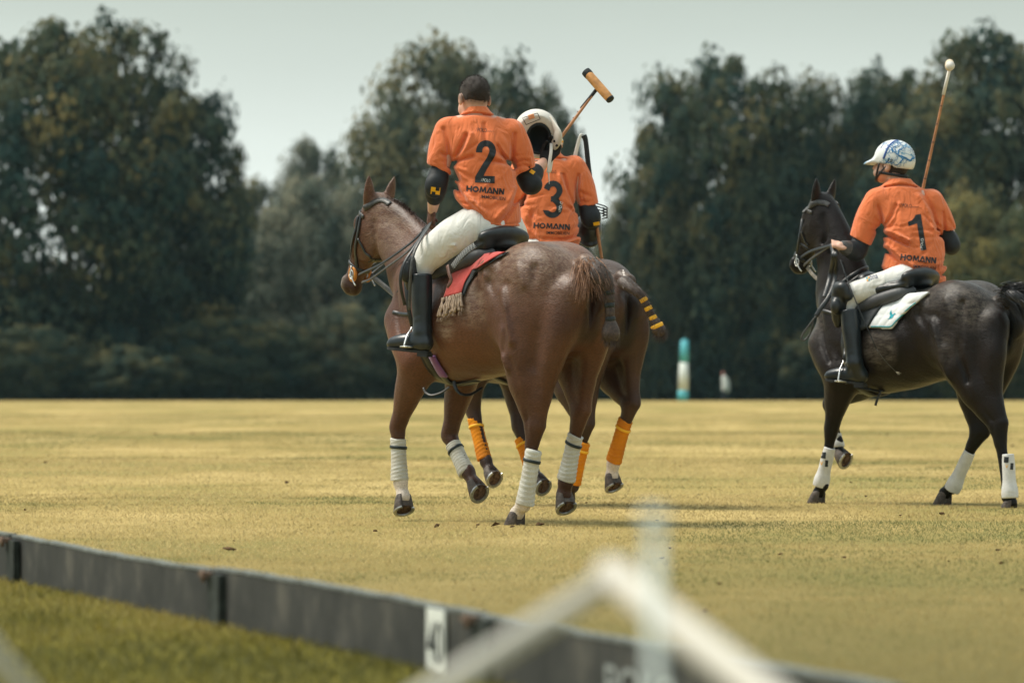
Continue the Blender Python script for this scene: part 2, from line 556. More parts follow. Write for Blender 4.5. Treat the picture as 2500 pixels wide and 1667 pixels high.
def blades(name, xy, hgt, wid, tone, material, lean=.5, label=None, seed=2):
    r_ = np.random.default_rng(seed)
    n = len(xy)
    an = r_.uniform(0, 2 * math.pi, n); le = r_.normal(size=(n, 2)) * lean * hgt[:, None]
    dx, dy = np.cos(an) * wid / 2, np.sin(an) * wid / 2
    V = np.zeros((n, 3, 3))
    V[:, 0, 0], V[:, 0, 1] = xy[:, 0] - dx, xy[:, 1] - dy
    V[:, 1, 0], V[:, 1, 1] = xy[:, 0] + dx, xy[:, 1] + dy
    V[:, 2, 0], V[:, 2, 1], V[:, 2, 2] = xy[:, 0] + le[:, 0], xy[:, 1] + le[:, 1], hgt
    Fq = np.arange(n * 3, dtype=np.int32).reshape(n, 3)
    o = mesh(name, V.reshape(-1, 3), Fq, material, None, smooth=False, attrs={'tone': np.repeat(tone, 3)})
    tag(o, label, 'grass', kind='stuff')
    return o
pts = []
for y0, y1, den in ((11.0, 16, 1300), (16, 22, 1400), (22, 32, 1300), (32, 48, 600), (48, 75, 220), (75, 120, 70), (120, 212, 16)):
    hw = .113 * y1 + .5
    n_ = int((y1 - y0) * 2 * hw * den)
    q = np.stack([rng.uniform(-hw, hw, n_), rng.uniform(y0, y1, n_)], 1)
    pts.append(q)
xy = np.vstack(pts)
side = (xy - BA[:2]) @ BN[:2]
fld = xy[side < -.02]
def field_tone(x, y):
    big = fbm(x * .9, y * .30, 3, .55, 4)                     # broad dry and green stretches
    fine = fbm(x, y * .6, 21, 5.0, 3)
    streak = fbm(x * .25, y * 1.3, 33, .5, 3)                 # mowing bands
    return 1 - np.clip((big * .55 + streak * .45 - .5) * 5.2 + .44 + (fine - .5) * .5, 0, 1)
tn = field_tone(fld[:, 0], fld[:, 1])
tn = np.clip(tn + rng.normal(size=len(tn)) * .09 + np.interp(fld[:, 1], [11, 15, 20, 26, 40, 80], [-.62, -.50, -.20, .02, .14, .24]), 0, 1)
dist = fld[:, 1]
hh = rng.uniform(.006, .015, len(fld)) * np.where(dist > 48, 1.1, 1) * (.8 + .6 * vnoise(fld[:, 0], fld[:, 1], 8, 3))
ww = np.clip(dist / 25, .6, 6) * .0036
M['blade_dry'] = blade_mat('dry_blades', GREEN, OCHRE, STRAW, .12, .9)
blades('field_grass', fld, hh, ww, tn, M['blade_dry'], .9, 'short dry straw coloured grass over the whole polo field')
q = np.stack([rng.uniform(-3.2, 1.2, 150000), rng.uniform(10.2, 19.5, 150000)], 1)
sd_ = (q - BA[:2]) @ BN[:2]
q = q[(sd_ > .0) & (np.abs(q[:, 0]) < .115 * q[:, 1] + .5)]
tn = np.clip(fbm(q[:, 0] * .8, q[:, 1] * .4, 5, 1.4, 4) * 1.5 - .35 + rng.normal(size=len(q)) * .16, 0, 1)
M['blade_green'] = blade_mat('green_blades', (.080, .080, .010), (.165, .145, .021), (.26, .21, .05), .2, .8)
blades('lawn_grass', q, rng.uniform(.014, .036, len(q)), np.full(len(q), .005), tn, M['blade_green'], .7, 'longer green grass on the near side of the black boards', seed=4)

# clods kicked up by the hooves: far too many to count, one scatter
M['clod'] = mat('turf_clod', (.085, .05, .025), .95, .1, var=.5, scale=40)
cl = []
r_ = np.random.default_rng(14)
spots = [(62, 1248), (112, 1130), (916, 1301), (1065, 1288), (1625, 1054), (1760, 1050), (2165, 1062), (2300, 1258), (2200, 1262), (1350, 1060), (560, 1345), (700, 1180), (470, 1060), (380, 1062), (2470, 1090), (1940, 1118), (2075, 1010), (1250, 1290), (1210, 1285), (1320, 1284), (1930, 1058), (300, 1010), (1560, 1010), (2240, 1015), (950, 1010)]
for i, (a, b) in enumerate(spots + [(r_.uniform(0, 2500), r_.uniform(1000, 1500)) for _ in range(40)]):
    Yc = 8573.0 / (b - 938.0); p_ = A((a - 1250) * Yc / F, Yc, .012)
    if (p_ - BA) @ BN > -.1: continue
    s_ = r_.uniform(.012, .030) * (.8 if i < 25 else .4)
    v = r_.normal(size=(14, 3)); v = v / np.linalg.norm(v, axis=1)[:, None] * r_.uniform(.5, 1.2, (14, 1)) * A(1.4, 1.2, .6) * s_ + p_
    bm = bmesh.new()
    for w_ in v: bm.verts.new(tuple(w_))
    bmesh.ops.convex_hull(bm, input=bm.verts)
    bm.verts.ensure_lookup_table()
    used = [x for x in bm.verts if x.link_faces]
    ix = {x: k for k, x in enumerate(used)}
    cl.append((np.array([x.co[:] for x in used]), [tuple(ix[x] for x in f_.verts) for f_ in bm.faces])); bm.free()
tag(mesh('turf_clods', *merge(cl), M['clod'], smooth=False), 'small brown clods of turf scattered over the field', 'turf clods', kind='stuff')

# ---------------------------------------------------------------- sideboards
def board_mat():
    m, t, b = new_mat('painted_board')
    nd, lk = t.nodes.new, t.links.new
    tcn = nd('ShaderNodeTexCoord')
    mp_ = nd('ShaderNodeMapping'); mp_.inputs['Scale'].default_value = (5, 5, 4.0)
    lk(tcn.outputs['Object'], mp_.inputs['Vector'])
    n1 = nd('ShaderNodeTexNoise'); n1.inputs['Scale'].default_value = 1; n1.inputs['Detail'].default_value = 8; n1.inputs['Roughness'].default_value = .7
    lk(mp_.outputs[0], n1.inputs['Vector'])
    r = nd('ShaderNodeValToRGB'); e_ = r.color_ramp.elements
    e_[0].position, e_[0].color = .30, (.018, .020, .019, 1); e_[1].position, e_[1].color = .80, (.12, .112, .092, 1)
    q = e_.new(.55); q.color = (.044, .045, .041, 1)
    lk(n1.outputs['Fac'], r.inputs[0]); lk(r.outputs[0], b.inputs['Base Color'])
    b.inputs['Roughness'].default_value = .75; b.inputs['Specular IOR Level'].default_value = .25
    bp = nd('ShaderNodeBump'); bp.inputs['Strength'].default_value = .35; bp.inputs['Distance'].default_value = .01
    lk(n1.outputs['Fac'], bp.inputs['Height']); lk(bp.outputs[0], b.inputs['Normal'])
    return m
M['board'] = board_mat()
M['board_top'] = mat('worn_board_edge', (.155, .17, .158), .85, .2, var=.35, scale=25, bump=.4, bscale=80)
M['stake'] = mat('board_stake', (.030, .036, .032), .8, .2, var=.4, scale=20)
M['rust'] = mat('rusty_bracket', (.16, .10, .07), .6, .4, metal=.4, var=.5, scale=60)
BH, BTH = .176, .028
TJ, BU2 = 6.455, unit(A(.664, -2.53, 0))
BN2 = A(BU2[1], -BU2[0], 0); BN2 = -BN2 if BN2[1] > 0 else BN2
def bp(t_): return BA + BU * t_ if t_ <= TJ else BA + BU * TJ + BU2 * (t_ - TJ)
def bu(t_): return BU if t_ <= TJ else BU2
def bn(t_): return BN if t_ <= TJ else BN2
def box(o, u, v, w_, s_):
    """box centred at o with half sizes s_ along u, v, w_"""
    V = [o + u * a * s_[0] + v * b_ * s_[1] + w_ * c * s_[2] for a in (-1, 1) for b_ in (-1, 1) for c in (-1, 1)]
    return np.array(V), [(0, 1, 3, 2), (4, 6, 7, 5), (0, 4, 5, 1), (2, 3, 7, 6), (0, 2, 6, 4), (1, 5, 7, 3)]
joints = [-6.0, -2.95, .283, 3.57, 6.455, 9.6, 12.8]
names = ['far sideboard panel beyond the left edge of the view', 'dark sideboard panel cut off by the left edge', 'dark sideboard panel farthest of the two whole ones', 'dark sideboard panel with the white 40 plate', 'dark sideboard panel with white lettering behind the blurred rails', 'nearest dark sideboard panel at the bottom right']
r_ = np.random.default_rng(3)
Zv = A(0, 0, 1)
board_objs = []
for i in range(1, len(joints) - 1):
    t0, t1 = joints[i] + .012, joints[i + 1] - .012
    tm = (t0 + t1) / 2; U_, N_ = bu(tm), bn(tm); c = bp(tm)
    root = empty('sideboard', c, 0, names[i], 'sideboard', 'sideboards along the field edge')
    n_ = 24
    for nm, z0, z1, th, mt in (('plank', .0, BH - .006, BTH / 2, M['board']), ('worn_edge', BH - .0055, BH + .004, BTH / 2 + .0025, M['board_top'])):
        V, Fc = [], []
        for k in range(n_ + 1):
            t_ = lerp(t0, t1, k / n_); dz = .006 * math.sin(t_ * 1.1 + i) + r_.normal() * (.0012 if nm == 'worn_edge' else .0)
            dn = .004 * math.sin(t_ * .9 + 2 * i)
            for a_, b_ in ((-th, z0), (th, z0), (th, z1), (-th, z1)): V.append(bp(t_) + N_ * (a_ + dn) + Zv * (b_ + (dz if b_ > .05 else 0)))
        for k in range(n_):
            for a_ in range(4): Fc.append((k * 4 + a_, k * 4 + (a_ + 1) % 4, k * 4 + 4 + (a_ + 1) % 4, k * 4 + 4 + a_))
        Fc += [(3, 2, 1, 0), tuple(n_ * 4 + a_ for a_ in range(4))]
        o = mesh(nm, V, Fc, mt, root, smooth=False)
        if nm == 'plank': board_objs.append(o)
    v, f = box(bp(t0 + .10) + N_ * (BTH / 2 + .013) + Zv * (BH * .47), U_, N_, Zv, (.075, .012, BH * .47)); mesh('batten', v, f, M['stake'], root, smooth=False)
    v, f = box(bp(t0 + .035) + N_ * (BTH / 2 + .03) + Zv * (BH * .93), U_, N_, Zv, (.035, .018, .008)); mesh('bracket', v, f, M['rust'], root, smooth=False)
    v, f = rod([bp(t0 + .06) + N_ * (BTH / 2 + .045) + Zv * (BH * .80), bp(t0 + .06) + N_ * (BTH / 2 + .045) + Zv * (BH * 1.01)], .007, seg=8, n=1); mesh('pin', v, f, M['rust'], root)
M['plate'] = mat('plate_white', (.66, .69, .64), .5, .35, var=.06, scale=20)
ts = 6.10
pl = empty('marker_plate', BA + BU * ts + BN * .03, 0, 'white plate with the black number 40 on the sideboard', 'sign')
v, f = box(BA + BU * ts + BN * (BTH / 2 + .006) + Zv * (BH * .5 - .002), BU, BN, Zv, (.082, .003, BH * .47)); mesh('plate', v, f, M['plate'], pl, smooth=False)

def flat_text(txt, o, u, v, height, name, mt, parent, stretch=1.0, bold=0):
    cu = bpy.data.curves.new('t', 'FONT'); cu.body = txt; cu.align_x = 'CENTER'; cu.align_y = 'CENTER'; cu.offset = bold
    ob = bpy.data.objects.new('t', cu); COL.objects.link(ob); bpy.context.view_layer.update()
    me = bpy.data.meshes.new_from_object(ob); bpy.data.objects.remove(ob); bpy.data.curves.remove(cu)
    co_ = np.array([x.co[:] for x in me.vertices]); fs = [tuple(p_.vertices) for p_ in me.polygons]; bpy.data.meshes.remove(me)
    h_ = co_[:, 1].max() - co_[:, 1].min(); k = height / h_
    co_[:, 0] -= (co_[:, 0].max() + co_[:, 0].min()) / 2; co_[:, 1] -= (co_[:, 1].max() + co_[:, 1].min()) / 2
    return mesh(name, np.array([o + u * p_[0] * k * stretch + v * p_[1] * k for p_ in co_]), fs, mt, parent, smooth=False)
M['ink'] = mat('ink_black', (.02, .024, .026), .6, .3)
flat_text('40', BA + BU * ts + BN * (BTH / 2 + .0105) + Zv * (BH * .47), BU, Zv, .112, 'number', M['ink'], pl, .92, .01)
lt = [o for o in board_objs][3]
M['board_white'] = mat('board_lettering', (.24, .26, .25), .7, .2, var=.2, scale=30)
flat_text('POLO', bp(7.95) + BN2 * (BTH / 2 + .006) + Zv * .074, BU2, Zv, .088, 'lettering', M['board_white'], lt.parent, 1.9, .01)

# ---------------------------------------------------------------- out-of-focus timber rails close to the camera
M['rail'] = mat('cream_rail', (.50, .475, .41), .7, .25, var=.08, scale=8)
M['rail_grey'] = mat('grey_stake', (.62, .67, .63), .7, .25, var=.08, scale=8)
tr = empty('trestle_barrier', P(1500, 1391, 4.1) * A(1, 1, 0), 0, 'blurred cream A shaped timber rails in the foreground', 'barrier')
ap = P(1502, 1410, 4.8)
def down_to_ground(p0, p1):
    k = p0[2] / (p0[2] - p1[2]); return p0 + (p1 - p0) * k
for p_, r0 in ((P(1085, 1672, 4.7), .0125), (P(1860, 1690, 4.4), .0175)):
    e_ = down_to_ground(ap, p_)
    v, f = rod([ap + unit(ap - e_) * .02, lerp(ap, e_, .5), e_], [r0, r0 * 1.03, r0 * 1.05], seg=14, n=2); mesh('rail', v, f, M['rail'], tr)
st_ = P(1597, 1255, 4.3)
v, f = rod([st_, A(st_[0] + .004, st_[1], 0)], [.0062, .0062], seg=12, n=1); mesh('stake', v, f, M['rail_grey'], tr)
v, f = rod([st_ - A(0, 0, .012), st_ + A(0, 0, .004)], [.013, .009], seg=12, n=1); mesh('stake_cap', v, f, M['rail_grey'], tr)
tr2 = empty('trestle_barrier', P(-260, 1391, 4.1) * A(1, 1, 0), 0, 'blurred cream timber rail crossing the bottom left corner', 'barrier')
ap2 = P(-190, 1402, 4.9)
e_ = down_to_ground(ap2, P(40, 1667, 5.0)); v, f = rod([ap2, lerp(ap2, e_, .5), e_], .013, seg=14, n=2); mesh('rail', v, f, M['rail'], tr2)
e_ = down_to_ground(ap2, P(-480, 1667, 4.2)); v, f = rod([ap2, lerp(ap2, e_, .5), e_], .022, seg=14, n=2); mesh('rail', v, f, M['rail'], tr2)

# ---------------------------------------------------------------- goal post and a walker far off
gp = empty('goal_post', A((1667 - 1250) * 210 / F, 210, 0), 0, 'blurred teal and white banded goal post at the far edge', 'goal post')
gt, gw = mat('goal_teal', (.09, .40, .46), .6, .3), mat('goal_white', (.62, .66, .62), .6, .3)
gb_, gtp = A((1667 - 1250) * 210 / F, 210, 0), A((1671.5 - 1250) * 210 / F, 210, 2.72)
for a_, b_, mt in ((0, .18, gt), (.18, .635, gw), (.635, 1, gt)):
    v, f = rod([lerp(gb_, gtp, a_), lerp(gb_, gtp, b_)], [lerp(.24, .17, a_), lerp(.24, .17, b_)], seg=20, n=1); mesh('band', v, f, mt, gp)
v, f = rod([gtp, gtp + A(0, 0, .06)], [.17, .08], seg=20, n=1); mesh('cap', v, f, gt, gp)

pY = 236.0
pp = empty('person', A((1770 - 1250) * pY / F, pY, -.28), 0, 'distant walker in a pale jacket by the dark trees', 'person')
p0 = A((1770 - 1250) * pY / F, pY, -.28)
def fig(name, prims, mt, parent):
    G = Field(p0 - A(.6, .5, .1), p0 + A(.6, .5, 2.0), .022); prims(G); V_, Q_ = G.mesh(1); return mesh(name, V_, Q_, mt, parent)
M['far_skin'] = mat('walker_skin', (.42, .19, .15), .6, .3)
def wb(G):
    G.ell(p0 + A(-.10, 0, 1.55), (.085, .10, .12), k=0); G.tube([[*(p0 + A(-.08, 0, 1.45)), .06], [*(p0 + A(-.03, 0, 1.30)), .07], [*(p0 + A(.02, 0, .9)), .12]], k=.03)
    for s_ in (1, -1): G.tube([[*(p0 + A(.02, .1 * s_, .95)), .08], [*(p0 + A(.06 * s_, .1 * s_, .5)), .06], [*(p0 + A(.16 * s_, .1 * s_, .08)), .05]], k=.02)
    for s_ in (1, -1): G.tube([[*(p0 + A(-.02, .2 * s_, 1.32)), .05], [*(p0 + A(.03, .25 * s_, 1.0)), .04], [*(p0 + A(-.10, .25 * s_, .80)), .035]], k=.02)
fig('body', wb, M['far_skin'], pp)
def wj(G):
    G.tube([[*(p0 + A(-.04, 0, 1.36)), .14], [*(p0 + A(.03, 0, 1.12)), .20], [*(p0 + A(.05, 0, .78)), .21]], k=0)
    for s_ in (1, -1): G.tube([[*(p0 + A(-.02, .18 * s_, 1.32)), .08], [*(p0 + A(.05, .25 * s_, 1.0)), .075], [*(p0 + A(-.06, .25 * s_, .84)), .06]], k=.04)
fig('jacket', wj, mat('pale_jacket', (.62, .64, .58), .8, .2), pp)
def wt(G):
    G.ell(p0 + A(.03, 0, .86), (.17, .16, .14), k=0)
    for s_ in (1, -1): G.tube([[*(p0 + A(.02, .08 * s_, .85)), .10], [*(p0 + A(.06 * s_, .1 * s_, .5)), .08], [*(p0 + A(.16 * s_, .1 * s_, .08)), .07]], k=.02)
fig('trousers', wt, mat('dark_trousers', (.03, .035, .045), .8, .2), pp)

# ---------------------------------------------------------------- trees
def leaf_mat(name, c0, c1, c2, c3=None):
    m = blade_mat(name, c0, c1, c2, trans=.15)
    t = m.node_tree; nd, lk = t.nodes.new, t.links.new; b = t.nodes['Principled BSDF']
    b.inputs['Specular IOR Level'].default_value = .08
    at = nd('ShaderNodeAttribute'); at.attribute_name = 'outward'
    vt = nd('ShaderNodeVectorTransform'); vt.vector_type = 'NORMAL'; vt.convert_from = 'OBJECT'; vt.convert_to = 'WORLD'
    lk(at.outputs['Vector'], vt.inputs[0])
    ge = nd('ShaderNodeNewGeometry'); vm = nd('ShaderNodeMix'); vm.data_type = 'VECTOR'; vm.inputs[0].default_value = .72
    lk(ge.outputs['Normal'], vm.inputs[4]); lk(vt.outputs[0], vm.inputs[5]); lk(vm.outputs[1], b.inputs['Normal'])
    return m
M['bark'] = mat('bark', (.055, .045, .035), .9, .15, var=.4, scale=6, bump=.8, bscale=8)
def crown_mesh(name, seed, n_clump, n_leaf, shape, leaf, hollow=.0, droop=0.0):
    """leaf-sized faces gathered in clumps through a unit crown (radius 1, height 0..2)"""
    r_ = np.random.default_rng(seed)
    C, Rr = [], []
    while len(C) < n_clump:
        p_ = r_.uniform(-1, 1, 3)
        d_ = (p_[0] ** 2 + p_[1] ** 2) + abs(p_[2]) ** 2.3
        if d_ > 1 or d_ < .12: continue
        if r_.random() > d_ ** .6: continue
        z_ = (p_[2] + 1)
        wd = shape(z_ / 2)
        q = A(p_[0] * wd, p_[1] * wd, z_)
        if hollow and vnoise(np.array([q[0] * 1.0 + 9]), np.array([q[2] + 5]), seed + 5, 2.1)[0] < hollow: continue
        C.append(q); Rr.append(r_.uniform(.12, .25))
    C, Rr = np.array(C), np.array(Rr)
    k = r_.integers(0, n_clump, n_leaf)
    n_ = r_.normal(size=(n_leaf, 3)); n_ /= np.linalg.norm(n_, axis=1)[:, None]
    n_[:, 2] = np.where(r_.random(n_leaf) < .4, np.abs(n_[:, 2]), n_[:, 2])
    rad = Rr[k] * r_.uniform(.25, 1.0, n_leaf) ** .6
    p_ = C[k] + n_ * rad[:, None] * A(1.15, 1.15, .85)
    p_[:, 2] -= droop * r_.random(n_leaf) ** 2
    stray = r_.random(n_leaf) < .05
    p_[stray] += r_.normal(size=(stray.sum(), 3)) * .04
    u = np.cross(n_, r_.normal(size=(n_leaf, 3))); u /= np.linalg.norm(u, axis=1)[:, None] + 1e-9
    v = np.cross(n_ + r_.normal(size=(n_leaf, 3)) * .5, u); v /= np.linalg.norm(v, axis=1)[:, None] + 1e-9
    s_ = leaf * r_.uniform(.6, 1.4, n_leaf)[:, None]
    V = np.stack([p_ - u * s_, p_ - v * s_ * .55, p_ + u * s_, p_ + v * s_ * .55], 1).reshape(-1, 3)
    clt = r_.normal(size=n_clump) * .16
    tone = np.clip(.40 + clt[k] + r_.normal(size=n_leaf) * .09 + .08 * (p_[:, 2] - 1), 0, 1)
    me = bpy.data.meshes.new(name)
    Fq = np.arange(n_leaf * 4, dtype=np.int32).reshape(-1, 4)
    me.vertices.add(len(V)); me.vertices.foreach_set('co', V.astype(np.float32).ravel())
    me.loops.add(Fq.size); me.loops.foreach_set('vertex_index', Fq.ravel())
    me.polygons.add(len(Fq)); me.polygons.foreach_set('loop_start', np.arange(0, Fq.size, 4, dtype=np.int32))
    me.update(calc_edges=True)
    at = me.attributes.new('tone', 'FLOAT', 'POINT'); at.data.foreach_set('value', np.repeat(tone, 4).astype(np.float32))
    ow = n_ * .8 + (p_ - A(0, 0, .7)) * A(.6, .6, .5)
    ow /= np.linalg.norm(ow, axis=1)[:, None] + 1e-9
    at = me.attributes.new('outward', 'FLOAT_VECTOR', 'POINT'); at.data.foreach_set('vector', np.repeat(ow, 4, axis=0).astype(np.float32).ravel())
    return me
def trunk_mesh(name, seed):
    r_ = np.random.default_rng(seed)
    parts = [rod([A(0, 0, -.3), A(.01, 0, .2), A(.0, .02, .8), A(.03, 0, 1.5)], [.075, .055, .04, .012], seg=9, n=4)]
    for i in range(9):
        a = r_.uniform(0, 6.28); z_ = r_.uniform(.1, 1.1); L_ = r_.uniform(.4, .8)
        d_ = A(math.cos(a), math.sin(a), r_.uniform(.3, .9))
        parts.append(rod([A(0, 0, z_), A(0, 0, z_) + d_ * L_ * .5, A(0, 0, z_) + d_ * L_ + A(0, 0, .1)], [.028, .018, .006], seg=6, n=3))
    v, f = merge(parts)
    me = bpy.data.meshes.new(name); me.from_pydata([tuple(p_) for p_ in v], [], f); me.materials.append(M['bark']); return me
oak = lambda t_: 1.10 + .10 * math.sin(math.pi * t_) - .25 * max(0, t_ - .8)
dome = lambda t_: 1.15 - .35 * t_
PROT = [crown_mesh('crown_a', 11, 320, 50000, oak, .027, 0), crown_mesh('crown_b', 2, 170, 34000, oak, .025, .33), crown_mesh('crown_c', 3, 260, 46000, oak, .026, 0, .10),
        crown_mesh('crown_d', 4, 150, 30000, dome, .036, 0)]
TRK = [trunk_mesh('trunk_a', 1), trunk_mesh('trunk_b', 2)]
LEAF = [leaf_mat('leaf_dark', (.013, .036, .033), (.052, .068, .040), (.155, .125, .048)), leaf_mat('leaf_mid', (.036, .060, .048), (.100, .105, .060), (.22, .18, .08)),
        leaf_mat('leaf_pale', (.062, .086, .070), (.135, .145, .105), (.22, .21, .14)), leaf_mat('leaf_yellow', (.045, .065, .035), (.125, .120, .050), (.26, .21, .065))]
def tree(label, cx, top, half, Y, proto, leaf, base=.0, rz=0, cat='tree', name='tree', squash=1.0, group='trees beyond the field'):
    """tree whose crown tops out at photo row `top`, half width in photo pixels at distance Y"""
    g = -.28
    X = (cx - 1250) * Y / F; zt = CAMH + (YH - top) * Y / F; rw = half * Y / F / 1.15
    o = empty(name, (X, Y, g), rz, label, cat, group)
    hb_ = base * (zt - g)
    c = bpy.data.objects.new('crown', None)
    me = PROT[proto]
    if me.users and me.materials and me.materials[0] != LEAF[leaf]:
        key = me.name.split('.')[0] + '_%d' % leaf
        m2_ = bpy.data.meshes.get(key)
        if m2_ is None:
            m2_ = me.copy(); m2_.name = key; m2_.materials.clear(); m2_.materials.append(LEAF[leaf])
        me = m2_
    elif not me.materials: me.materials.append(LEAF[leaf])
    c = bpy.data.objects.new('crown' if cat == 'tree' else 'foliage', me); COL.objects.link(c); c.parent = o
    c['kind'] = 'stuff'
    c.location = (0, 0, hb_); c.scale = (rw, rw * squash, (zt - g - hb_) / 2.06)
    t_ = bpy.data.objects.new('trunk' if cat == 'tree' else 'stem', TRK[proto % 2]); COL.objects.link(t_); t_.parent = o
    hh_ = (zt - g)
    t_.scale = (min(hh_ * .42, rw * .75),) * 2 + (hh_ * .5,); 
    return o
tree('tall dark tree at the far left edge with a yellowing top', 170, 30, 400, 232, 0, 0, -.15, .3)
tree('dark tree with sky showing through its crown, right of the far left tree', 400, 100, 195, 236, 1, 0, .0, 2.0)
tree('small pale tree in the gap left of the middle tree', 765, 330, 100, 300, 2, 2, .3, 1.1)
tree('tall tree behind the two central riders', 1120, 78, 290, 262, 2, 1, -.1, .8)
tree('side limb tree right of the tall middle tree', 1318, 190, 110, 268, 1, 1, .05, 2.9)
tree('broad dark tree between the central riders and the right rider', 1755, 118, 270, 246, 0, 0, -.25, 1.9)
tree('rounded dark tree left of the right mallet', 2010, 170, 200, 250, 2, 0, -.1, .5)
tree('massive dark tree at the far right edge', 2450, 58, 330, 240, 0, 0, -.15, 4.0)
tree('dark tree behind the right mallet', 2190, 150, 220, 252, 0, 0, -.1, 3.0)
tree('lower olive tree behind the right rider', 2400, 470, 210, 222, 2, 3, .0, 1.0)
tree('pale weeping tree left of the chestnut pony’s head', 800, 425, 215, 250, 2, 2, .0, 2.2)
tree('grey green tree between the left trees and the weeping tree', 600, 430, 130, 285, 2, 1, .0, 4.2)
tree('olive tree behind the chestnut pony’s neck', 985, 300, 160, 256, 1, 1, .0, 5.0)
tree('olive tree right of the raised mallet', 1590, 400, 120, 244, 2, 1, .0, 3.6)
tree('dark tree behind the right pony’s head', 1900, 360, 190, 278, 0, 0, .0, 2.7)
tree('dark tree filling the gap behind the goal post', 1640, 560, 200, 292, 0, 0, .0, 1.4)
tree('pale tree between the riders’ shoulders', 1440, 500, 110, 282, 2, 1, .0, 1.3)
hg = 'bushes along the wood’s edge'
for i, (cx, tp, hf, Y, pr_, lf, lb) in enumerate((
        (70, 790, 150, 222, 2, 0, 'low dark bush at the bottom of the far left tree'), (330, 840, 190, 222, 2, 0, 'round green bush below the left trees'), (560, 770, 200, 226, 2, 0, 'wide green bush left of the pony’s head'),
        (820, 740, 190, 230, 2, 1, 'pale bush below the weeping tree'), (1060, 720, 180, 232, 2, 0, 'dark bush behind the chestnut pony’s legs'), (1330, 700, 200, 234, 3, 0, 'bush behind the central ponies'),
        (1540, 760, 130, 275, 2, 0, 'dark bush left of the goal post'), (1800, 780, 190, 272, 2, 0, 'dark bush behind the distant walker'), (2040, 790, 180, 240, 2, 0, 'dark bush behind the right pony’s forelegs'),
        (2270, 760, 190, 232, 3, 0, 'dark bush behind the right pony’s belly'), (2490, 740, 170, 230, 3, 0, 'dark bush at the far right edge'),
        (200, 700, 220, 236, 3, 0, 'tall dark thicket under the far left tree'), (480, 640, 200, 240, 3, 0, 'dark thicket right of the far left tree'))):
    tree(lb, cx, tp, hf, Y, pr_, lf, 0, i * 1.7, 'bush', 'bush', .6, hg)

# the wood behind, one dark mass
r_ = np.random.default_rng(77)
n_ = 100000
xx = r_.uniform(-48, 48, n_); top_ = 5.5 + 5.0 * fbm(xx + 60, xx * 0, 9, .09, 4)
zz = -.4 + top_ * r_.random(n_) ** .9; yy_ = 318 + r_.normal(size=n_) * 4
u = r_.normal(size=(n_, 3)); u /= np.linalg.norm(u, axis=1)[:, None]
v = np.cross(u, r_.normal(size=(n_, 3))); v /= np.linalg.norm(v, axis=1)[:, None]
s_ = r_.uniform(.25, .5, (n_, 1))
far_ = np.arange(n_) >= 50000                      # the wood runs on beyond both edges of the view
xs_ = r_.uniform(36, 150, n_) * r_.choice([-1, 1], n_)
xx = np.where(far_, xs_, xx)
ht_ = 7 + 11 * fbm(np.abs(xs_) + 30, xs_ * .1, 19, .12, 4)
zz = np.where(far_, -.4 + ht_ * r_.random(n_) ** .8, zz); yy_ = np.where(far_, 262 + r_.normal(size=n_) * 6, yy_)
s_[far_] *= 1.8
c_ = np.stack([xx, yy_, zz], 1)
V = np.stack([c_ - u * s_, c_ - v * s_ * .6, c_ + u * s_, c_ + v * s_ * .6], 1).reshape(-1, 3)
o = mesh('woodland', V, np.arange(n_ * 4, dtype=np.int32).reshape(-1, 4), LEAF[0], None, smooth=False, attrs={'tone': np.repeat(np.clip(r_.normal(.3, .15, n_), 0, 1), 4)})
at = o.data.attributes.new('outward', 'FLOAT_VECTOR', 'POINT'); at.data.foreach_set('vector', np.tile(A(-.2, -.9, .35).astype(np.float32), n_ * 4))
tag(o, 'dark wood behind the trees, one dense mass of foliage', 'woodland', kind='stuff')

# ---------------------------------------------------------------- the air between the field and the wood
hz_m = bpy.data.materials.new('haze_air'); hz_m.use_nodes = True
hz_m.node_tree.nodes.clear()
hv = hz_m.node_tree.nodes.new('ShaderNodeVolumePrincipled'); ho_ = hz_m.node_tree.nodes.new('ShaderNodeOutputMaterial')
hv.inputs['Color'].default_value = (.60, .88, .90, 1); hv.inputs['Density'].default_value = .00010
hz_m.node_tree.links.new(hv.outputs[0], ho_.inputs['Volume'])
v, f = box(A(0, 165, 12.3), A(1, 0, 0), A(0, 1, 0), A(0, 0, 1), (175, 185, 13.6))
tag(mesh('haze', v, f, hz_m, None, smooth=False), kind='stuff')
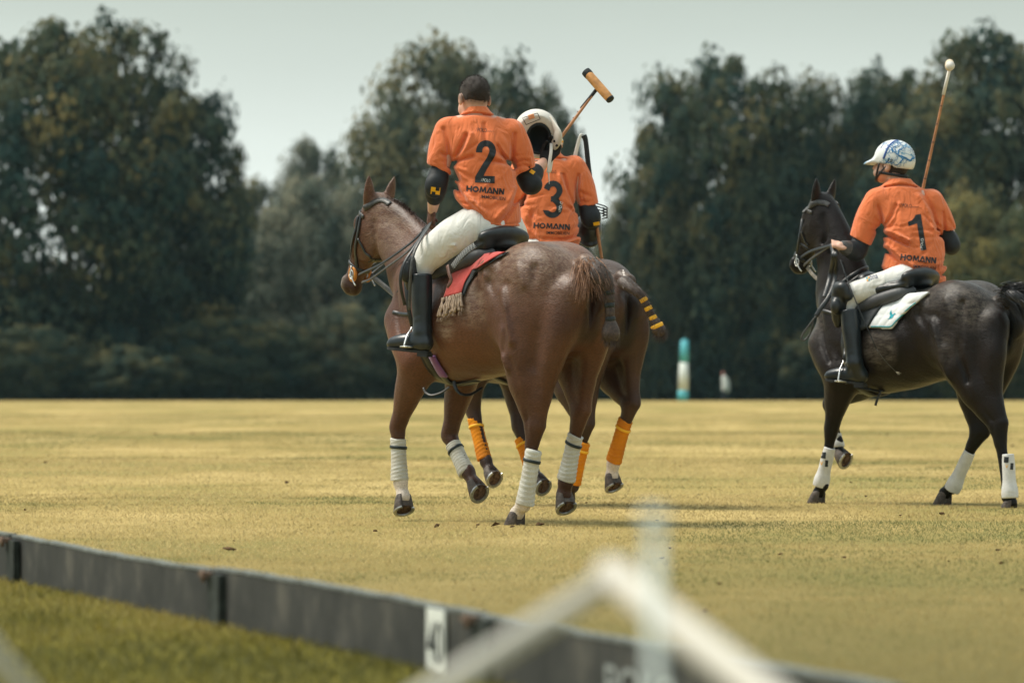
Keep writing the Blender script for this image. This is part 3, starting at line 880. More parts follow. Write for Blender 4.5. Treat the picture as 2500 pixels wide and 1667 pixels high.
# ---------------------------------------------------------------- horses
def coat_mat(name, c1, c2, dark, sweat_sheen, sweat_sheen_amt, sheen=.03, spec=.30):
    m, t, b = new_mat(name)
    nd, lk = t.nodes.new, t.links.new
    tcn = nd('ShaderNodeTexCoord')
    n1 = nd('ShaderNodeTexNoise'); n1.inputs['Scale'].default_value = 3.5; n1.inputs['Detail'].default_value = 7; n1.inputs['Roughness'].default_value = .65
    lk(tcn.outputs['Object'], n1.inputs['Vector'])
    r = nd('ShaderNodeValToRGB')
    r.color_ramp.elements[0].position, r.color_ramp.elements[1].position = .3, .72
    r.color_ramp.elements[0].color = tuple(c1) + (1,); r.color_ramp.elements[1].color = tuple(c2) + (1,)
    lk(n1.outputs['Fac'], r.inputs[0])
    cur = r.outputs[0]
    def attr(nm):
        a = nd('ShaderNodeAttribute'); a.attribute_name = nm; return a.outputs['Fac']
    def mixin(fac, col, cur):
        x = nd('ShaderNodeMixRGB'); lk(fac, x.inputs[0]); lk(cur, x.inputs[1]); x.inputs[2].default_value = tuple(col) + (1,)
        return x.outputs[0]
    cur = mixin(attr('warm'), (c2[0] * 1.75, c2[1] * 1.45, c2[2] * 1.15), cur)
    # dried sweat and painted coat sheen: streaky pale film where the attribute puts them
    mpn = nd('ShaderNodeMapping'); mpn.inputs['Scale'].default_value = (7, 26, 26); mpn.inputs['Rotation'].default_value = (0, .5, 0)
    lk(tcn.outputs['Object'], mpn.inputs['Vector'])
    n2 = nd('ShaderNodeTexNoise'); n2.inputs['Scale'].default_value = 1.6; n2.inputs['Detail'].default_value = 11; n2.inputs['Roughness'].default_value = .76
    lk(mpn.outputs[0], n2.inputs['Vector'])
    mr = nd('ShaderNodeMapRange'); mr.inputs[1].default_value, mr.inputs[2].default_value = .38, .70
    lk(n2.outputs['Fac'], mr.inputs[0])
    mu = nd('ShaderNodeMath'); mu.operation = 'MULTIPLY'; lk(mr.outputs[0], mu.inputs[0]); lk(attr('sweat_sheen'), mu.inputs[1])
    mu2 = nd('ShaderNodeMath'); mu2.operation = 'MULTIPLY'; mu2.use_clamp = True; lk(mu.outputs[0], mu2.inputs[0]); mu2.inputs[1].default_value = sweat_sheen_amt
    cur = mixin(mu2.outputs[0], sweat_sheen, cur)
    cur = mixin(attr('dark'), dark, cur)
    cur = mixin(attr('sock'), (.60, .52, .45), cur)
    lk(cur, b.inputs['Base Color'])
    b.inputs['Specular IOR Level'].default_value = spec
    b.inputs['Sheen Weight'].default_value = sheen
    b.inputs['Sheen Roughness'].default_value = .35
    rr = nd('ShaderNodeMapRange'); rr.inputs[3].default_value, rr.inputs[4].default_value = .32, .50
    lk(n2.outputs['Fac'], rr.inputs[0]); lk(rr.outputs[0], b.inputs['Roughness'])
    # fine lie of the hair and the veins under the skin
    mp2 = nd('ShaderNodeMapping'); mp2.inputs['Scale'].default_value = (60, 120, 220); mp2.inputs['Rotation'].default_value = (0, .7, 0)
    lk(tcn.outputs['Object'], mp2.inputs['Vector'])
    n3 = nd('ShaderNodeTexNoise'); n3.inputs['Scale'].default_value = 1.0; n3.inputs['Detail'].default_value = 3
    lk(mp2.outputs[0], n3.inputs['Vector'])
    n4 = nd('ShaderNodeTexNoise'); n4.inputs['Scale'].default_value = 13; n4.inputs['Detail'].default_value = 4; n4.inputs['Distortion'].default_value = 1.2
    lk(tcn.outputs['Object'], n4.inputs['Vector'])
    b1 = nd('ShaderNodeBump'); b1.inputs['Strength'].default_value = .6; b1.inputs['Distance'].default_value = .004
    lk(n3.outputs['Fac'], b1.inputs['Height'])
    b2 = nd('ShaderNodeBump'); b2.inputs['Strength'].default_value = .26; b2.inputs['Distance'].default_value = .011
    lk(n4.outputs['Fac'], b2.inputs['Height']); lk(b1.outputs[0], b2.inputs['Normal'])
    # veins: thin raised lines wandering under the skin
    n5 = nd('ShaderNodeTexNoise'); n5.inputs['Scale'].default_value = 4.5; n5.inputs['Detail'].default_value = 1.5; n5.inputs['Distortion'].default_value = .6
    lk(tcn.outputs['Object'], n5.inputs['Vector'])
    sb = nd('ShaderNodeMath'); sb.operation = 'SUBTRACT'; sb.inputs[1].default_value = .5; lk(n5.outputs['Fac'], sb.inputs[0])
    ab = nd('ShaderNodeMath'); ab.operation = 'ABSOLUTE'; lk(sb.outputs[0], ab.inputs[0])
    vr = nd('ShaderNodeMapRange'); vr.interpolation_type = 'SMOOTHSTEP'; vr.inputs[1].default_value, vr.inputs[2].default_value, vr.inputs[3].default_value, vr.inputs[4].default_value = .004, .028, 1, 0
    lk(ab.outputs[0], vr.inputs[0])
    b3 = nd('ShaderNodeBump'); b3.inputs['Strength'].default_value = .13; b3.inputs['Distance'].default_value = .004
    lk(vr.outputs[0], b3.inputs['Height']); lk(b2.outputs[0], b3.inputs['Normal'])
    lk(b3.outputs[0], b.inputs['Normal'])
    # hair-fine variation of the coat colour
    sp_ = nd('ShaderNodeMapRange'); sp_.inputs[1].default_value, sp_.inputs[2].default_value, sp_.inputs[3].default_value, sp_.inputs[4].default_value = .3, .7, .72, 1.28
    lk(n3.outputs['Fac'], sp_.inputs[0])
    mv = nd('ShaderNodeMixRGB'); mv.blend_type = 'MULTIPLY'; mv.inputs[0].default_value = 1; lk(cur, mv.inputs[1]); lk(sp_.outputs[0], mv.inputs[2]); lk(mv.outputs[0], b.inputs['Base Color'])
    return m

M['hoof'] = mat('hoof_horn', (.075, .06, .05), .62, .3, var=.5, scale=40, bump=.3, bscale=90)
M['sole'] = mat('hoof_sole', (.12, .075, .05), .9, .1, var=.5, scale=60, bump=.6, bscale=120)
M['iron'] = mat('shoe_iron', (.42, .42, .41), .38, .5, metal=.85, var=.3, scale=80)
M['black_leather'] = mat('black_leather', (.012, .015, .017), .38, .5, var=.4, scale=30, bump=.12, bscale=150)
M['grey_leather'] = mat('worn_leather', (.045, .045, .042), .42, .5, var=.5, scale=60, bump=.2, bscale=120)
M['brown_leather'] = mat('brown_leather', (.11, .055, .04), .5, .4, var=.3, scale=40, bump=.2)
M['tan_leather'] = mat('tan_leather', (.55, .21, .035), .45, .4, var=.2, scale=50)
M['steel'] = mat('steel', (.62, .62, .60), .28, .5, metal=.9, var=.2, scale=60)
M['eye'] = mat('eye_gloss', (.01, .008, .007), .08, .6)
M['mane'] = mat('mane_hair', (.045, .024, .018), .55, .4, var=.4, scale=60)

class Horse:
    def __init__(s, O, alpha, sx=1.0, sy=1.0, sz=1.0):
        s.O = A(O[0], O[1], 0); a = R(alpha)
        s.rz = math.pi / 2 + a
        s.f = A(-math.sin(a), math.cos(a), 0); s.l = A(-math.cos(a), -math.sin(a), 0)
        s.sx, s.sy, s.sz = sx, sy, sz
    def W(s, p):
        p = np.asarray(p, float)
        return s.O + p[..., 0:1] * s.f + p[..., 1:2] * s.l + p[..., 2:3] * A(0, 0, 1)
    def Lc(s, w):
        d = np.asarray(w, float) - s.O
        return np.stack([d @ s.f, d @ s.l, d[..., 2]], -1)
    def J(s, px, py, l):
        """point of the plane at lateral offset l (m, left +) seen at a photo pixel, in horse coordinates"""
        k = (px - 1250.0) / F
        x = (k * (s.O[1] + l * s.l[1]) - s.O[0] - l * s.l[0]) / (s.f[0] - k * s.f[1])
        Y = s.O[1] + l * s.l[1] + x * s.f[1]
        return A(x, l, CAMH + (YH - py) * Y / F)
    def T(s, x, y, z): return A(x * s.sx, y * s.sy, z * s.sz)

def pt(p, r): return [p[0], p[1], p[2], r]

def hoof_mesh(cor, n, t):
    """horn capsule between the coronet and the sole; n = out of the sole, t = towards the toe"""
    n = unit(n); t = unit(t - n * (np.asarray(t) @ n)); s_ = np.cross(n, t)
    V, Fc = [], []
    SEG = 28
    rings = [(-.004, .041, .040, .000), (.008, .0475, .047, .002), (.036, .0535, .055, .012), (.066, .0585, .063, .022), (.071, .057, .0615, .0225)]
    for d, wv, lv, sh in rings:
        for i in range(SEG):
            an = 2 * math.pi * i / SEG
            c, sn = math.cos(an), math.sin(an)
            back = max(0.0, -c)
            ll = lv * (1 - .12 * back)
            q = cor + n * (d - .012 * (1 - c) * .5 * (1 if d < .03 else 0)) + t * (c * ll + sh) + s_ * (sn * wv * (1 - .10 * back))
            if back > .9 and d > .0: q = q + t * .016       # cleft between the heel bulbs
            V.append(q)
    for r_ in range(len(rings) - 1):
        for i in range(SEG):
            j = (i + 1) % SEG
            Fc.append((r_ * SEG + i, r_ * SEG + j, (r_ + 1) * SEG + j, (r_ + 1) * SEG + i))
    Fc.append(tuple(range(SEG))[::-1])
    V = np.array(V)
    base = cor + n * .071
    # the cupped sole with its frog
    SV, SF = [], []
    for d, f_ in ((.0705, .985), (.066, .80), (.063, .4)):
        for i in range(SEG):
            an = 2 * math.pi * i / SEG
            c, sn = math.cos(an), math.sin(an)
            back = max(0.0, -c)
            SV.append(cor + n * d + t * (c * .0605 * f_ * (1 - .12 * back) + .0225) + s_ * (sn * .056 * f_ * (1 - .10 * back)))
    for r_ in range(2):
        for i in range(SEG):
            j = (i + 1) % SEG
            SF.append((r_ * SEG + i, r_ * SEG + j, (r_ + 1) * SEG + j, (r_ + 1) * SEG + i))
    SF.append(tuple(2 * SEG + i for i in range(SEG)))
    fr = [(-.042, -.017), (-.042, .017), (.030, .003), (.030, -.003)]
    b0 = len(SV)
    for d, g in ((.062, 1.0), (.0725, .62)):
        for x, y in fr: SV.append(cor + n * d + t * (x * (g if x > 0 else 1) + .0225) + s_ * y * g)
    SF += [(b0 + 4, b0 + 5, b0 + 6, b0 + 7)] + [(b0 + i, b0 + (i + 1) % 4, b0 + 4 + (i + 1) % 4, b0 + 4 + i) for i in range(4)]
    # U-shaped iron shoe, open at the heel
    path = [base + n * .003 + t * (math.cos(a) * .053 + .0225) + s_ * math.sin(a) * .0505 for a in np.linspace(-2.45, 2.45, 25)]
    shoe = ribbon(path, .019, .008, normals=[n] * 25, n=1)
    return (V, Fc), (np.array(SV), SF), shoe

def build_horse(name, H, pose, coat, label, group=None, wraps=None, res=.0085, socks=(), sweat_sheen_f=None, warmf=None):
    root = empty(name, H.O, H.rz, label, 'horse', group)
    T = H.T
    sy = H.sy
    hd = pose['head']
    hi_x = max(hd['poll'][0], hd['muz'][0]) + .28
    lo = A(-.62, -.36, -.01); hi = A(hi_x, .36, hd['poll'][2] + .27)
    for lg in pose['legs'].values():
        for j in lg.values():
            if isinstance(j, np.ndarray): lo = np.minimum(lo, j - .12); hi = np.maximum(hi, j + .12)
    lo[2] = max(lo[2], -.02)
    G = Field(lo, hi, res)
    _g = G.groove
    G.groove = lambda p_, w_, d_, **k_: _g(p_, w_ * .85, d_ * 1.7, **k_)      # crisper muscle lines
    # --- trunk: x, top, bottom, half width, narrowing towards the spine
    st = [(-.335, 1.24, 1.13, .05, 0), (-.30, 1.31, 1.03, .115, .05), (-.22, 1.395, .95, .185, .12), (-.10, 1.465, .90, .222, .16),
          (.05, 1.507, .87, .236, .2), (.20, 1.512, .86, .238, .2), (.35, 1.475, .835, .252, .15), (.50, 1.445, .80, .278, .1),
          (.65, 1.432, .78, .292, .1), (.80, 1.438, .762, .282, .16), (.92, 1.468, .757, .255, .3), (1.03, 1.492, .762, .225, .45),
          (1.14, 1.475, .79, .20, .4), (1.24, 1.39, .87, .175, .25), (1.31, 1.27, .98, .13, 0), (1.345, 1.18, 1.06, .07, 0)]
    G.loft(0, [(x * H.sx, 0, (a + b) / 2 * H.sz, w_ * sy, (a - b) / 2 * H.sz, n_) for x, a, b, w_, n_ in st], k=0, p=2.15)
    # --- neck
    poll, muz = hd['poll'], hd['muz']
    L_ = np.linalg.norm(muz - poll)
    d = (muz - poll) / L_
    lat = unit(hd.get('lat', A(0, 1, 0)) - d * (hd.get('lat', A(0, 1, 0)) @ d))
    fr = np.cross(lat, d)
    if fr[0] < 0: fr = -fr                                   # out of the forehead
    n0 = T(1.08, 0, 1.21)
    nk = poll - fr * .10 + d * .075
    mid = lerp(n0, nk, .5) + A(0, 0, .015) + hd.get('bend', A(0, 0, 0))
    G.tube([pt(n0 - A(.08, 0, 0), .26), pt(lerp(n0, mid, .5), .222), pt(mid, .168), pt(lerp(mid, nk, .5), .138), pt(nk, .112)], k=.09, sq=((0, 1, 0), .66))
    # crest of the neck
    cr0, cr1 = T(1.02, 0, 1.475), poll - fr * .05 + A(0, 0, .0)
    crest = [cr0, lerp(cr0, cr1, .33) + hd.get('bend', A(0, 0, 0)) * .8 + A(-.01, 0, .005), lerp(cr0, cr1, .68) + hd.get('bend', A(0, 0, 0)) * .8 + A(-.01, 0, .03), cr1]
    G.tube([pt(c, r_) for c, r_ in zip(crest, (.05, .045, .042, .05))], k=.08)
    # --- head
    def hp(u, v, w_=0): return poll + d * (u * L_) + fr * v + lat * w_
    G.tube([pt(hp(.03, -.06), .082), pt(hp(.2, -.085), .108), pt(hp(.36, -.092), .108)], k=.03, sq=(lat, .86))
    G.tube([pt(hp(.3, -.08), .105), pt(hp(.55, -.066), .083), pt(hp(.78, -.052), .060), pt(hp(.93, -.048), .052)], k=.04, sq=(lat, .74))
    for sgn in (1, -1):
        G.ell(hp(.33, -.125, sgn * .050), (.135, .034, .112), k=.022, rot=[d, lat, fr])      # jowl
        G.ell(hp(.235, -.018, sgn * .074), (.040, .019, .026), k=.022, rot=[d, lat, fr])     # brow
        G.tube([pt(hp(.34, -.05, sgn * .086), .011), pt(hp(.60, -.045, sgn * .062), .008)], k=.022)  # cheek ridge
        G.ell(hp(.92, -.016, sgn * .034), (.036, .020, .022), k=.015, rot=[d, lat, fr])      # nostril flare
        G.ell(hp(.94, -.008, sgn * .050), (.018, .012, .010), k=.006, rot=[d, lat, fr], op='sub')
        # ear
        eb = hp(.0, -.05, sgn * .060)
        ed = unit(-d * .55 - fr * hd.get('ear', .0) + lat * sgn * .20 + A(0, 0, .6))
        es = unit(np.cross(ed, fr))
        el = hd.get('earlen', .165)
        G.tube([pt(eb - ed * .02, .032), pt(eb + ed * el * .3, .037), pt(eb + ed * el * .65, .027), pt(eb + ed * el, .006)], k=.02, sq=(unit(np.cross(ed, es)), .62))
        ei = eb + fr * .022 + lat * sgn * .008
        G.tube([pt(ei + ed * .02, .012), pt(ei + ed * el * .35, .023), pt(ei + ed * el * .78, .008)], k=.006, op='sub')
    G.ell(hp(.96, -.040), (.042, .044, .046), k=.03, rot=[d, lat, fr])                     # upper lip
    G.ell(hp(.93, -.092), (.040, .030, .024), k=.02, rot=[d, lat, fr])                      # chin
    for sgn in (1, -1):
        G.groove([hp(.10, -.165, sgn * .09), hp(.30, -.235, sgn * .085), hp(.46, -.24, sgn * .06)], .020, .020)
    G.groove([hp(.98, -.075, -.06), hp(.955, -.08, 0), hp(.98, -.075, .06)], .008, .007)
    # --- fore quarters
    for sd_, key in ((1, 'LF'), (-1, 'RF')):
        g = pose['legs'][key]
        y = .155 * sd_ * sy
        sh = T(1.235, .125 * sd_, 1.10); el = g.get('elbow', T(1.03, .165 * sd_, .88))
        kn, fe, cor = g['knee'], g['fet'], g['cor']
        G.ell(T(1.07, .135 * sd_, 1.22), (.125, .075, .235), k=.08, rot=[unit(A(.87, 0, -.45)), A(0, 1, 0), unit(A(.45, 0, .87))])
        G.tube([pt(sh, .098), pt(lerp(sh, el, .6), .112), pt(el, .10)], k=.07)
        G.ell(T(1.235, .075 * sd_, 1.02), (.10, .075, .13), k=.05)                                                    # breast
        fa = kn - el
        G.tube([pt(el + A(0, 0, .03), .100), pt(lerp(el, kn, .22) + A(-.005, 0, 0), .104), pt(lerp(el, kn, .5), .084), pt(lerp(el, kn, .78), .058), pt(kn - unit(fa) * .04, .049)], k=.05, sq=((0, 1, 0), .80))
        G.ell(el + A(-.06, 0, .02), (.05, .045, .06), k=.05)
        kd = unit(kn - el); cd = unit(fe - kn)
        G.tube([pt(kn - kd * .045, .048), pt(kn, .050), pt(kn + cd * .05, .040)], k=.02, sq=((0, 1, 0), .88))
        G.ell(kn - np.cross(kd, A(0, 1, 0)) * 0 + A(.018, 0, -.005), (.028, .032, .036), k=.02)
        G.groove([lerp(el, kn, .35) + A(-.01, .10 * sd_, 0), lerp(el, kn, .85) + A(-.012, .06 * sd_, 0)], .012, .008)
        G.tube([pt(kn + cd * .04, .036), pt(lerp(kn, fe, .5), .0285), pt(fe - cd * .03, .031)], k=.02, sq=((0, 1, 0), .85))
        bk = unit(A(-cd[2], 0, cd[0])) * (-1 if -cd[2] > 0 else 1)
        G.tube([pt(kn + cd * .06 + bk * .022, .016), pt(fe - cd * .02 + bk * .024, .018)], k=.012)
        G.tube([pt(fe, .039), pt(lerp(fe, cor, .5), .034), pt(cor, .041)], k=.02)
        G.ell(fe + bk * .02, (.026, .026, .032), k=.02)
    # --- hind quarters
    for sd_, key in ((1, 'LH'), (-1, 'RH')):
        g = pose['legs'][key]
        hk, fe, cor, sf = g['hock'], g['fet'], g['cor'], g['stifle']
        hip = T(.02, .128 * sd_, 1.27)
        G.ell(T(.06, .122 * sd_, 1.34), (.25 * H.sx, .118, .165), k=.08)                         # rump
        G.ell(T(.315, .205 * sd_, 1.375), (.05, .045, .05), k=.08)                                  # point of hip
        G.ell(T(-.285, .085 * sd_, 1.235), (.062, .06, .085), k=.06)                                # point of buttock
        G.tube([pt(T(.30, .19 * sd_, 1.32), .07), pt(lerp(T(.25, .18 * sd_, 1.3), sf, .5), .098), pt(sf, .088)], k=.08, sq=((0, 1, 0), .82))
        gk = lerp(sf, hk, .38)
        G.tube([pt(hip, .155), pt(lerp(hip, gk, .45) + A(.0, .01 * sd_, 0), .140), pt(lerp(hip, gk, .8), .112), pt(gk + A(-.01, 0, 0), .092)], k=.07, sq=((0, 1, 0), .76))
        bt = T(-.25, .095 * sd_, 1.22)
        rear = lerp(bt, hk, .45) + A(-.015, .02 * sd_, -.02) + A((gk[0] - hk[0]) * .12, 0, 0)
        G.tube([pt(bt, .080), pt(lerp(bt, rear, .5) + A(-.02, .01 * sd_, 0), .086), pt(rear, .076), pt(lerp(rear, hk, .55), .045)], k=.06, sq=((0, 1, 0), .85))
        G.tube([pt(sf + A(-.02, 0, -.02), .100), pt(lerp(sf, hk, .35), .095), pt(lerp(sf, hk, .65), .078), pt(lerp(sf, hk, .88), .056), pt(hk, .052)], k=.05, sq=((0, 1, 0), .80))
        gd = unit(hk - sf); cd = unit(fe - hk)
        bk = unit(A(cd[2], 0, -cd[0]));  bk = bk if bk[0] < 0 else -bk
        ph = hk + bk * .048 - cd * .030                                                                    # point of hock
        G.tube([pt(lerp(rear, hk, .5) + bk * .015, .030), pt(lerp(rear, ph, .85), .024), pt(ph, .023)], k=.04)
        G.tube([pt(lerp(lerp(sf, hk, .5), rear, .5), .04), pt(lerp(hk, ph, .4) - cd * .03, .03)], k=.04)
        G.tube([pt(hk - gd * .02, .052), pt(hk + cd * .035, .048), pt(hk + cd * .09, .037)], k=.02, sq=((0, 1, 0), .85))
        G.tube([pt(ph, .022), pt(hk + cd * .07 + bk * .028, .017)], k=.018)
        G.tube([pt(hk + cd * .08, .034), pt(lerp(hk, fe, .55), .029), pt(fe - cd * .03, .032)], k=.02, sq=((0, 1, 0), .88))
        G.tube([pt(hk + cd * .10 + bk * .024, .015), pt(fe - cd * .02 + bk * .024, .019)], k=.012)
        G.tube([pt(fe, .040), pt(lerp(fe, cor, .5), .035), pt(cor, .042)], k=.02)
        G.ell(fe + bk * .022, (.026, .026, .032), k=.02)
        # creases between the muscles
        yo = .30 * sd_
        G.groove([T(.335, .27 * sd_, 1.36), T(.315, .30 * sd_, 1.20), lerp(T(.315, .3 * sd_, 1.18), sf + A(.095, .1 * sd_, 0), .55), sf + A(.095, .10 * sd_, -.02)], .024, .030)
        G.groove([T(-.10, .22 * sd_, 1.37), T(-.13, .27 * sd_, 1.2), T(-.11, .27 * sd_, 1.05), lerp(T(-.1, .26 * sd_, .95), hk, .25)], .022, .016)
        G.groove([T(.26, .25 * sd_, 1.3), T(.16, .3 * sd_, 1.18), T(.13, .3 * sd_, 1.02), T(.11, .28 * sd_, .93)], .025, .014)
        G.groove([T(.12, .26 * sd_, 1.25), T(.06, .3 * sd_, 1.12), T(.03, .28 * sd_, .98)], .03, -.014)
        G.groove([T(.30, .24 * sd_, 1.38), T(.20, .27 * sd_, 1.30), T(.08, .27 * sd_, 1.28)], .03, .008)
        G.groove([lerp(sf, hk, .12) + A(-.03, .1 * sd_, 0), lerp(sf, hk, .5) + A(-.035, .09 * sd_, 0), lerp(sf, hk, .85) + A(-.02, .05 * sd_, 0)], .014, .010)
        G.groove([sf + A(.03, .09 * sd_, .10), sf + A(.035, .1 * sd_, .0), sf + A(-.0, .1 * sd_, -.1)], .03, -.010)
        G.groove([hk + A(.0, .05 * sd_, .05), hk + A(.005, .05 * sd_, -.05)], .012, .006)
        G.groove([T(.02, .26 * sd_, 1.40), T(-.05, .26 * sd_, 1.28)], .03, -.006)
    for sd_ in (1, -1):
        G.groove([T(.985, .2 * sd_, 1.42), T(.955, .27 * sd_, 1.22), T(.965, .27 * sd_, 1.0)], .025, .010)
        G.groove([T(1.20, .2 * sd_, 1.32), T(1.12, .24 * sd_, 1.10), T(1.05, .25 * sd_, .98)], .02, .009)
        for i in range(6):
            xx = .42 + i * .075
            G.groove([T(xx + .05, .28 * sd_, 1.28), T(xx, .31 * sd_, 1.1), T(xx - .03, .28 * sd_, .93)], .018, -.0035)
    G.tube([pt(T(-.26, 0, 1.40), .045), pt(T(-.33, 0, 1.375), .04)] , k=.04)
    G.ell(T(-.355, 0, 1.15), (.06, .016, .20), k=.03, op='sub')
    G.noise(.0016, 16, 3)
    V, Q = G.mesh(1)
    # coat pattern and painted sheen
    z, x, y = V[:, 2], V[:, 0], V[:, 1]
    dark = np.zeros(len(V)); sock = np.zeros(len(V))
    hz = np.clip((.62 - z) / .22, 0, 1)
    dark = np.maximum(dark, hz * pose.get('points', .5))
    hu = ((V - poll) @ d) / L_
    isH = (x > poll[0] - .12) & (hu > .2) & (z > 1.0)
    dark = np.maximum(dark, np.where(isH, np.clip((hu - .76) / .15, 0, 1) * .9, 0))
    sock = np.maximum(sock, np.where(isH, np.clip((hu - .80) / .12, 0, 1) * np.clip((((V - poll) @ fr) + .05) / .04, 0, 1) * pose.get('snip', .0), 0))
    dc = np.min([np.linalg.norm(V - c, axis=1) for c in catmull(crest, 6)], axis=0)
    dark = np.maximum(dark, np.clip((.062 - dc) / .02, 0, 1) * .75)
    for key in socks:
        g = pose['legs'][key]
        dd = np.minimum(np.linalg.norm(V - g['cor'], axis=1), np.minimum(np.linalg.norm(V - lerp(g['cor'], g['fet'], .5), axis=1), np.linalg.norm(V - g['fet'], axis=1)))
        sock = np.maximum(sock, np.clip((.088 - dd) / .025, 0, 1))
    dark = np.maximum(dark, np.clip((-.22 - x) / .05, 0, 1) * np.clip((.075 - np.abs(y)) / .03, 0, 1) * np.clip((1.33 * H.sz - z) / .05, 0, 1) * .85)
    sweat_sheen = sweat_sheen_f(V) if sweat_sheen_f else np.zeros(len(V))
    warm = warmf(V) if warmf else np.zeros(len(V))
    body = mesh('body', V, Q, coat, root, world=False, attrs={'dark': dark, 'sock': sock, 'sweat_sheen': sweat_sheen, 'warm': warm})
    for key, g in pose['legs'].items():
        (hv, hf), (sv, sf_), (kv, kf) = hoof_mesh(g['cor'], g['n'], g['t'])
        ho = mesh('hoof', hv, hf, M['hoof'], root, world=False)
        mesh('sole', sv, sf_, M['sole'], ho, world=False, smooth=False)
        mesh('horseshoe', kv, kf, M['iron'], ho, world=False, smooth=False)
    for sgn in (1, -1):
        c = hp(.262, -.034, sgn * .072)
        e_ = Field(c - .03, c + .03, .003); e_.ell(c, (.021, .021, .021), k=0)
        ev, eq = e_.mesh(1)
        mesh('eye', ev, eq, M['eye'], root, world=False)
    # hogged mane: a stubble of short stiff hair along the crest
    cc = catmull(crest, 60)
    r_ = np.random.default_rng(5)
    ro, di = [], []
    for i in range(1500):
        k_ = r_.integers(8, len(cc) - 2)
        p_ = cc[k_] + A(0, r_.normal() * .009, 0)
        up = unit(np.cross(cc[min(k_ + 1, len(cc) - 1)] - cc[k_ - 1], A(0, 1, 0)))
        up = up if up[2] > 0 else -up
        ro.append(p_ + up * .036); di.append(up + A(-.25, r_.normal() * .2, 0))
    sv, sf_ = strands(ro, di, .021, .004, droop=.1, segs=2, seed=4)
    mn = mesh('mane', sv, sf_, pose.get('mane_mat', M['mane']), root, world=False, smooth=False)
    return dict(root=root, body=body, H=H, pose=pose, hp=hp, d=d, fr=fr, lat=lat, L=L_)

def leg_wrap(hs, top, bot, r0, r1, mt, band=None, band_at=.82, seed=0, name='leg_wrap'):
    """bandage wound round a cannon: overlapping turns, uneven edges"""
    ax = unit(bot - top); Ln = np.linalg.norm(bot - top)
    u = unit(np.cross(ax, A(0, 1, 0))); v = np.cross(ax, u)
    r_ = np.random.default_rng(seed)
    SEG, turns = 28, 11
    per = 5
    V, Fc = [], []
    m = turns * per
    ph = r_.uniform(0, 6.28)
    wob = r_.uniform(.6, 1.4, size=turns + 3)
    for i in range(m + 1):
        for a in range(SEG):
            an = 2 * math.pi * a / SEG
            tt = i / m
            tw = tt * turns + (math.sin(an + ph) * .5 + .5)          # edges climb round the leg like a spiral
            k = int(tw); fr_ = tw - k
            step = (.0032 * wob[k % len(wob)]) * (1 - fr_) ** 1.5
            rad = r0 + (r1 - r0) * (tt ** 1.5) - .003 * math.sin(math.pi * tt) + step
            if i == 0 or i == m: rad -= .006
            edge = .010 * math.sin(an + ph) * (1 if i == 0 else (.5 if i == m else 0))
            V.append(top + ax * (tt * Ln + edge) + rad * (math.cos(an) * u * 1.08 + math.sin(an) * v * .95))
    for i in range(m):
        for a in range(SEG):
            b = (a + 1) % SEG
            Fc.append((i * SEG + a, i * SEG + b, (i + 1) * SEG + b, (i + 1) * SEG + a))
    Fc += [tuple(range(SEG))[::-1], tuple(m * SEG + a for a in range(SEG))]
    o = mesh(name, V, Fc, mt, hs['root'], world=False)
    if band is not None:
        c = lerp(bot, top, band_at)
        rb = r0 + (r1 - r0) * ((1 - band_at) ** 1.5) + .0035
        pts = [c + ax * (.007 * math.sin(an + ph)) + rb * (math.cos(an) * u * 1.08 + math.sin(an) * v * .95) for an in np.linspace(0, 2 * math.pi, 28, endpoint=False)]
        nr_ = [unit(p_ - c) for p_ in pts]
        bv, bf = ribbon(pts, .017, .003, normals=nr_, closed=True)
        mesh('fastening_tape', bv, bf, band, o, world=False)
    return o
# ---------------------------------------------------------------- the three horses
H1 = Horse((.231, 24.94), 38, sx=.975)
H2 = Horse((.504, 28.41), 38)
H3 = Horse((2.80, 28.80), 44, sx=.92, sy=.95, sz=.912)
for H, (tx, ty) in ((H3, (2451.5, 714.6)),):        # settle the tail root on its place
    k = (tx - 1250) / F
    X0 = H.W(H.T(-.27, 0, 1.38))
    H.O[0] += k * X0[1] - X0[0]

def hind(H, sd_, hock, fet, cor, n, t, st=None):
    y = .135 * sd_ * H.sy
    hk = H.J(*hock, y); fe = H.J(*fet, y); co_ = H.J(*cor, y)
    hip = H.T(.02, .145 * sd_, 1.27)
    if st is None:
        # the stifle follows from the two bone lengths
        mid = (hip + hk) / 2; dv = hk - hip; D_ = np.linalg.norm(dv)
        a = .40 * H.sz; b = .44 * H.sz
        D_ = min(D_, a + b - .01)
        x = (a * a - b * b + D_ * D_) / (2 * D_); h_ = math.sqrt(max(a * a - x * x, 0))
        e_ = unit(dv); pr = unit(A(-e_[2], 0, e_[0])); pr = pr if pr[0] > 0 else -pr
        st = hip + e_ * x + pr * h_
    st = np.array([st[0], .18 * sd_ * H.sy, st[2]])
    return dict(hock=hk, fet=fe, cor=co_, stifle=st, n=A(*n), t=A(*t))

def fore(H, sd_, knee, fet, cor, n, t, elbow=None):
    y = .145 * sd_ * H.sy
    g = dict(knee=H.J(*knee, y), fet=H.J(*fet, y), cor=H.J(*cor, y), n=A(*n), t=A(*t))
    if elbow is not None: g['elbow'] = A(*elbow)
    return g

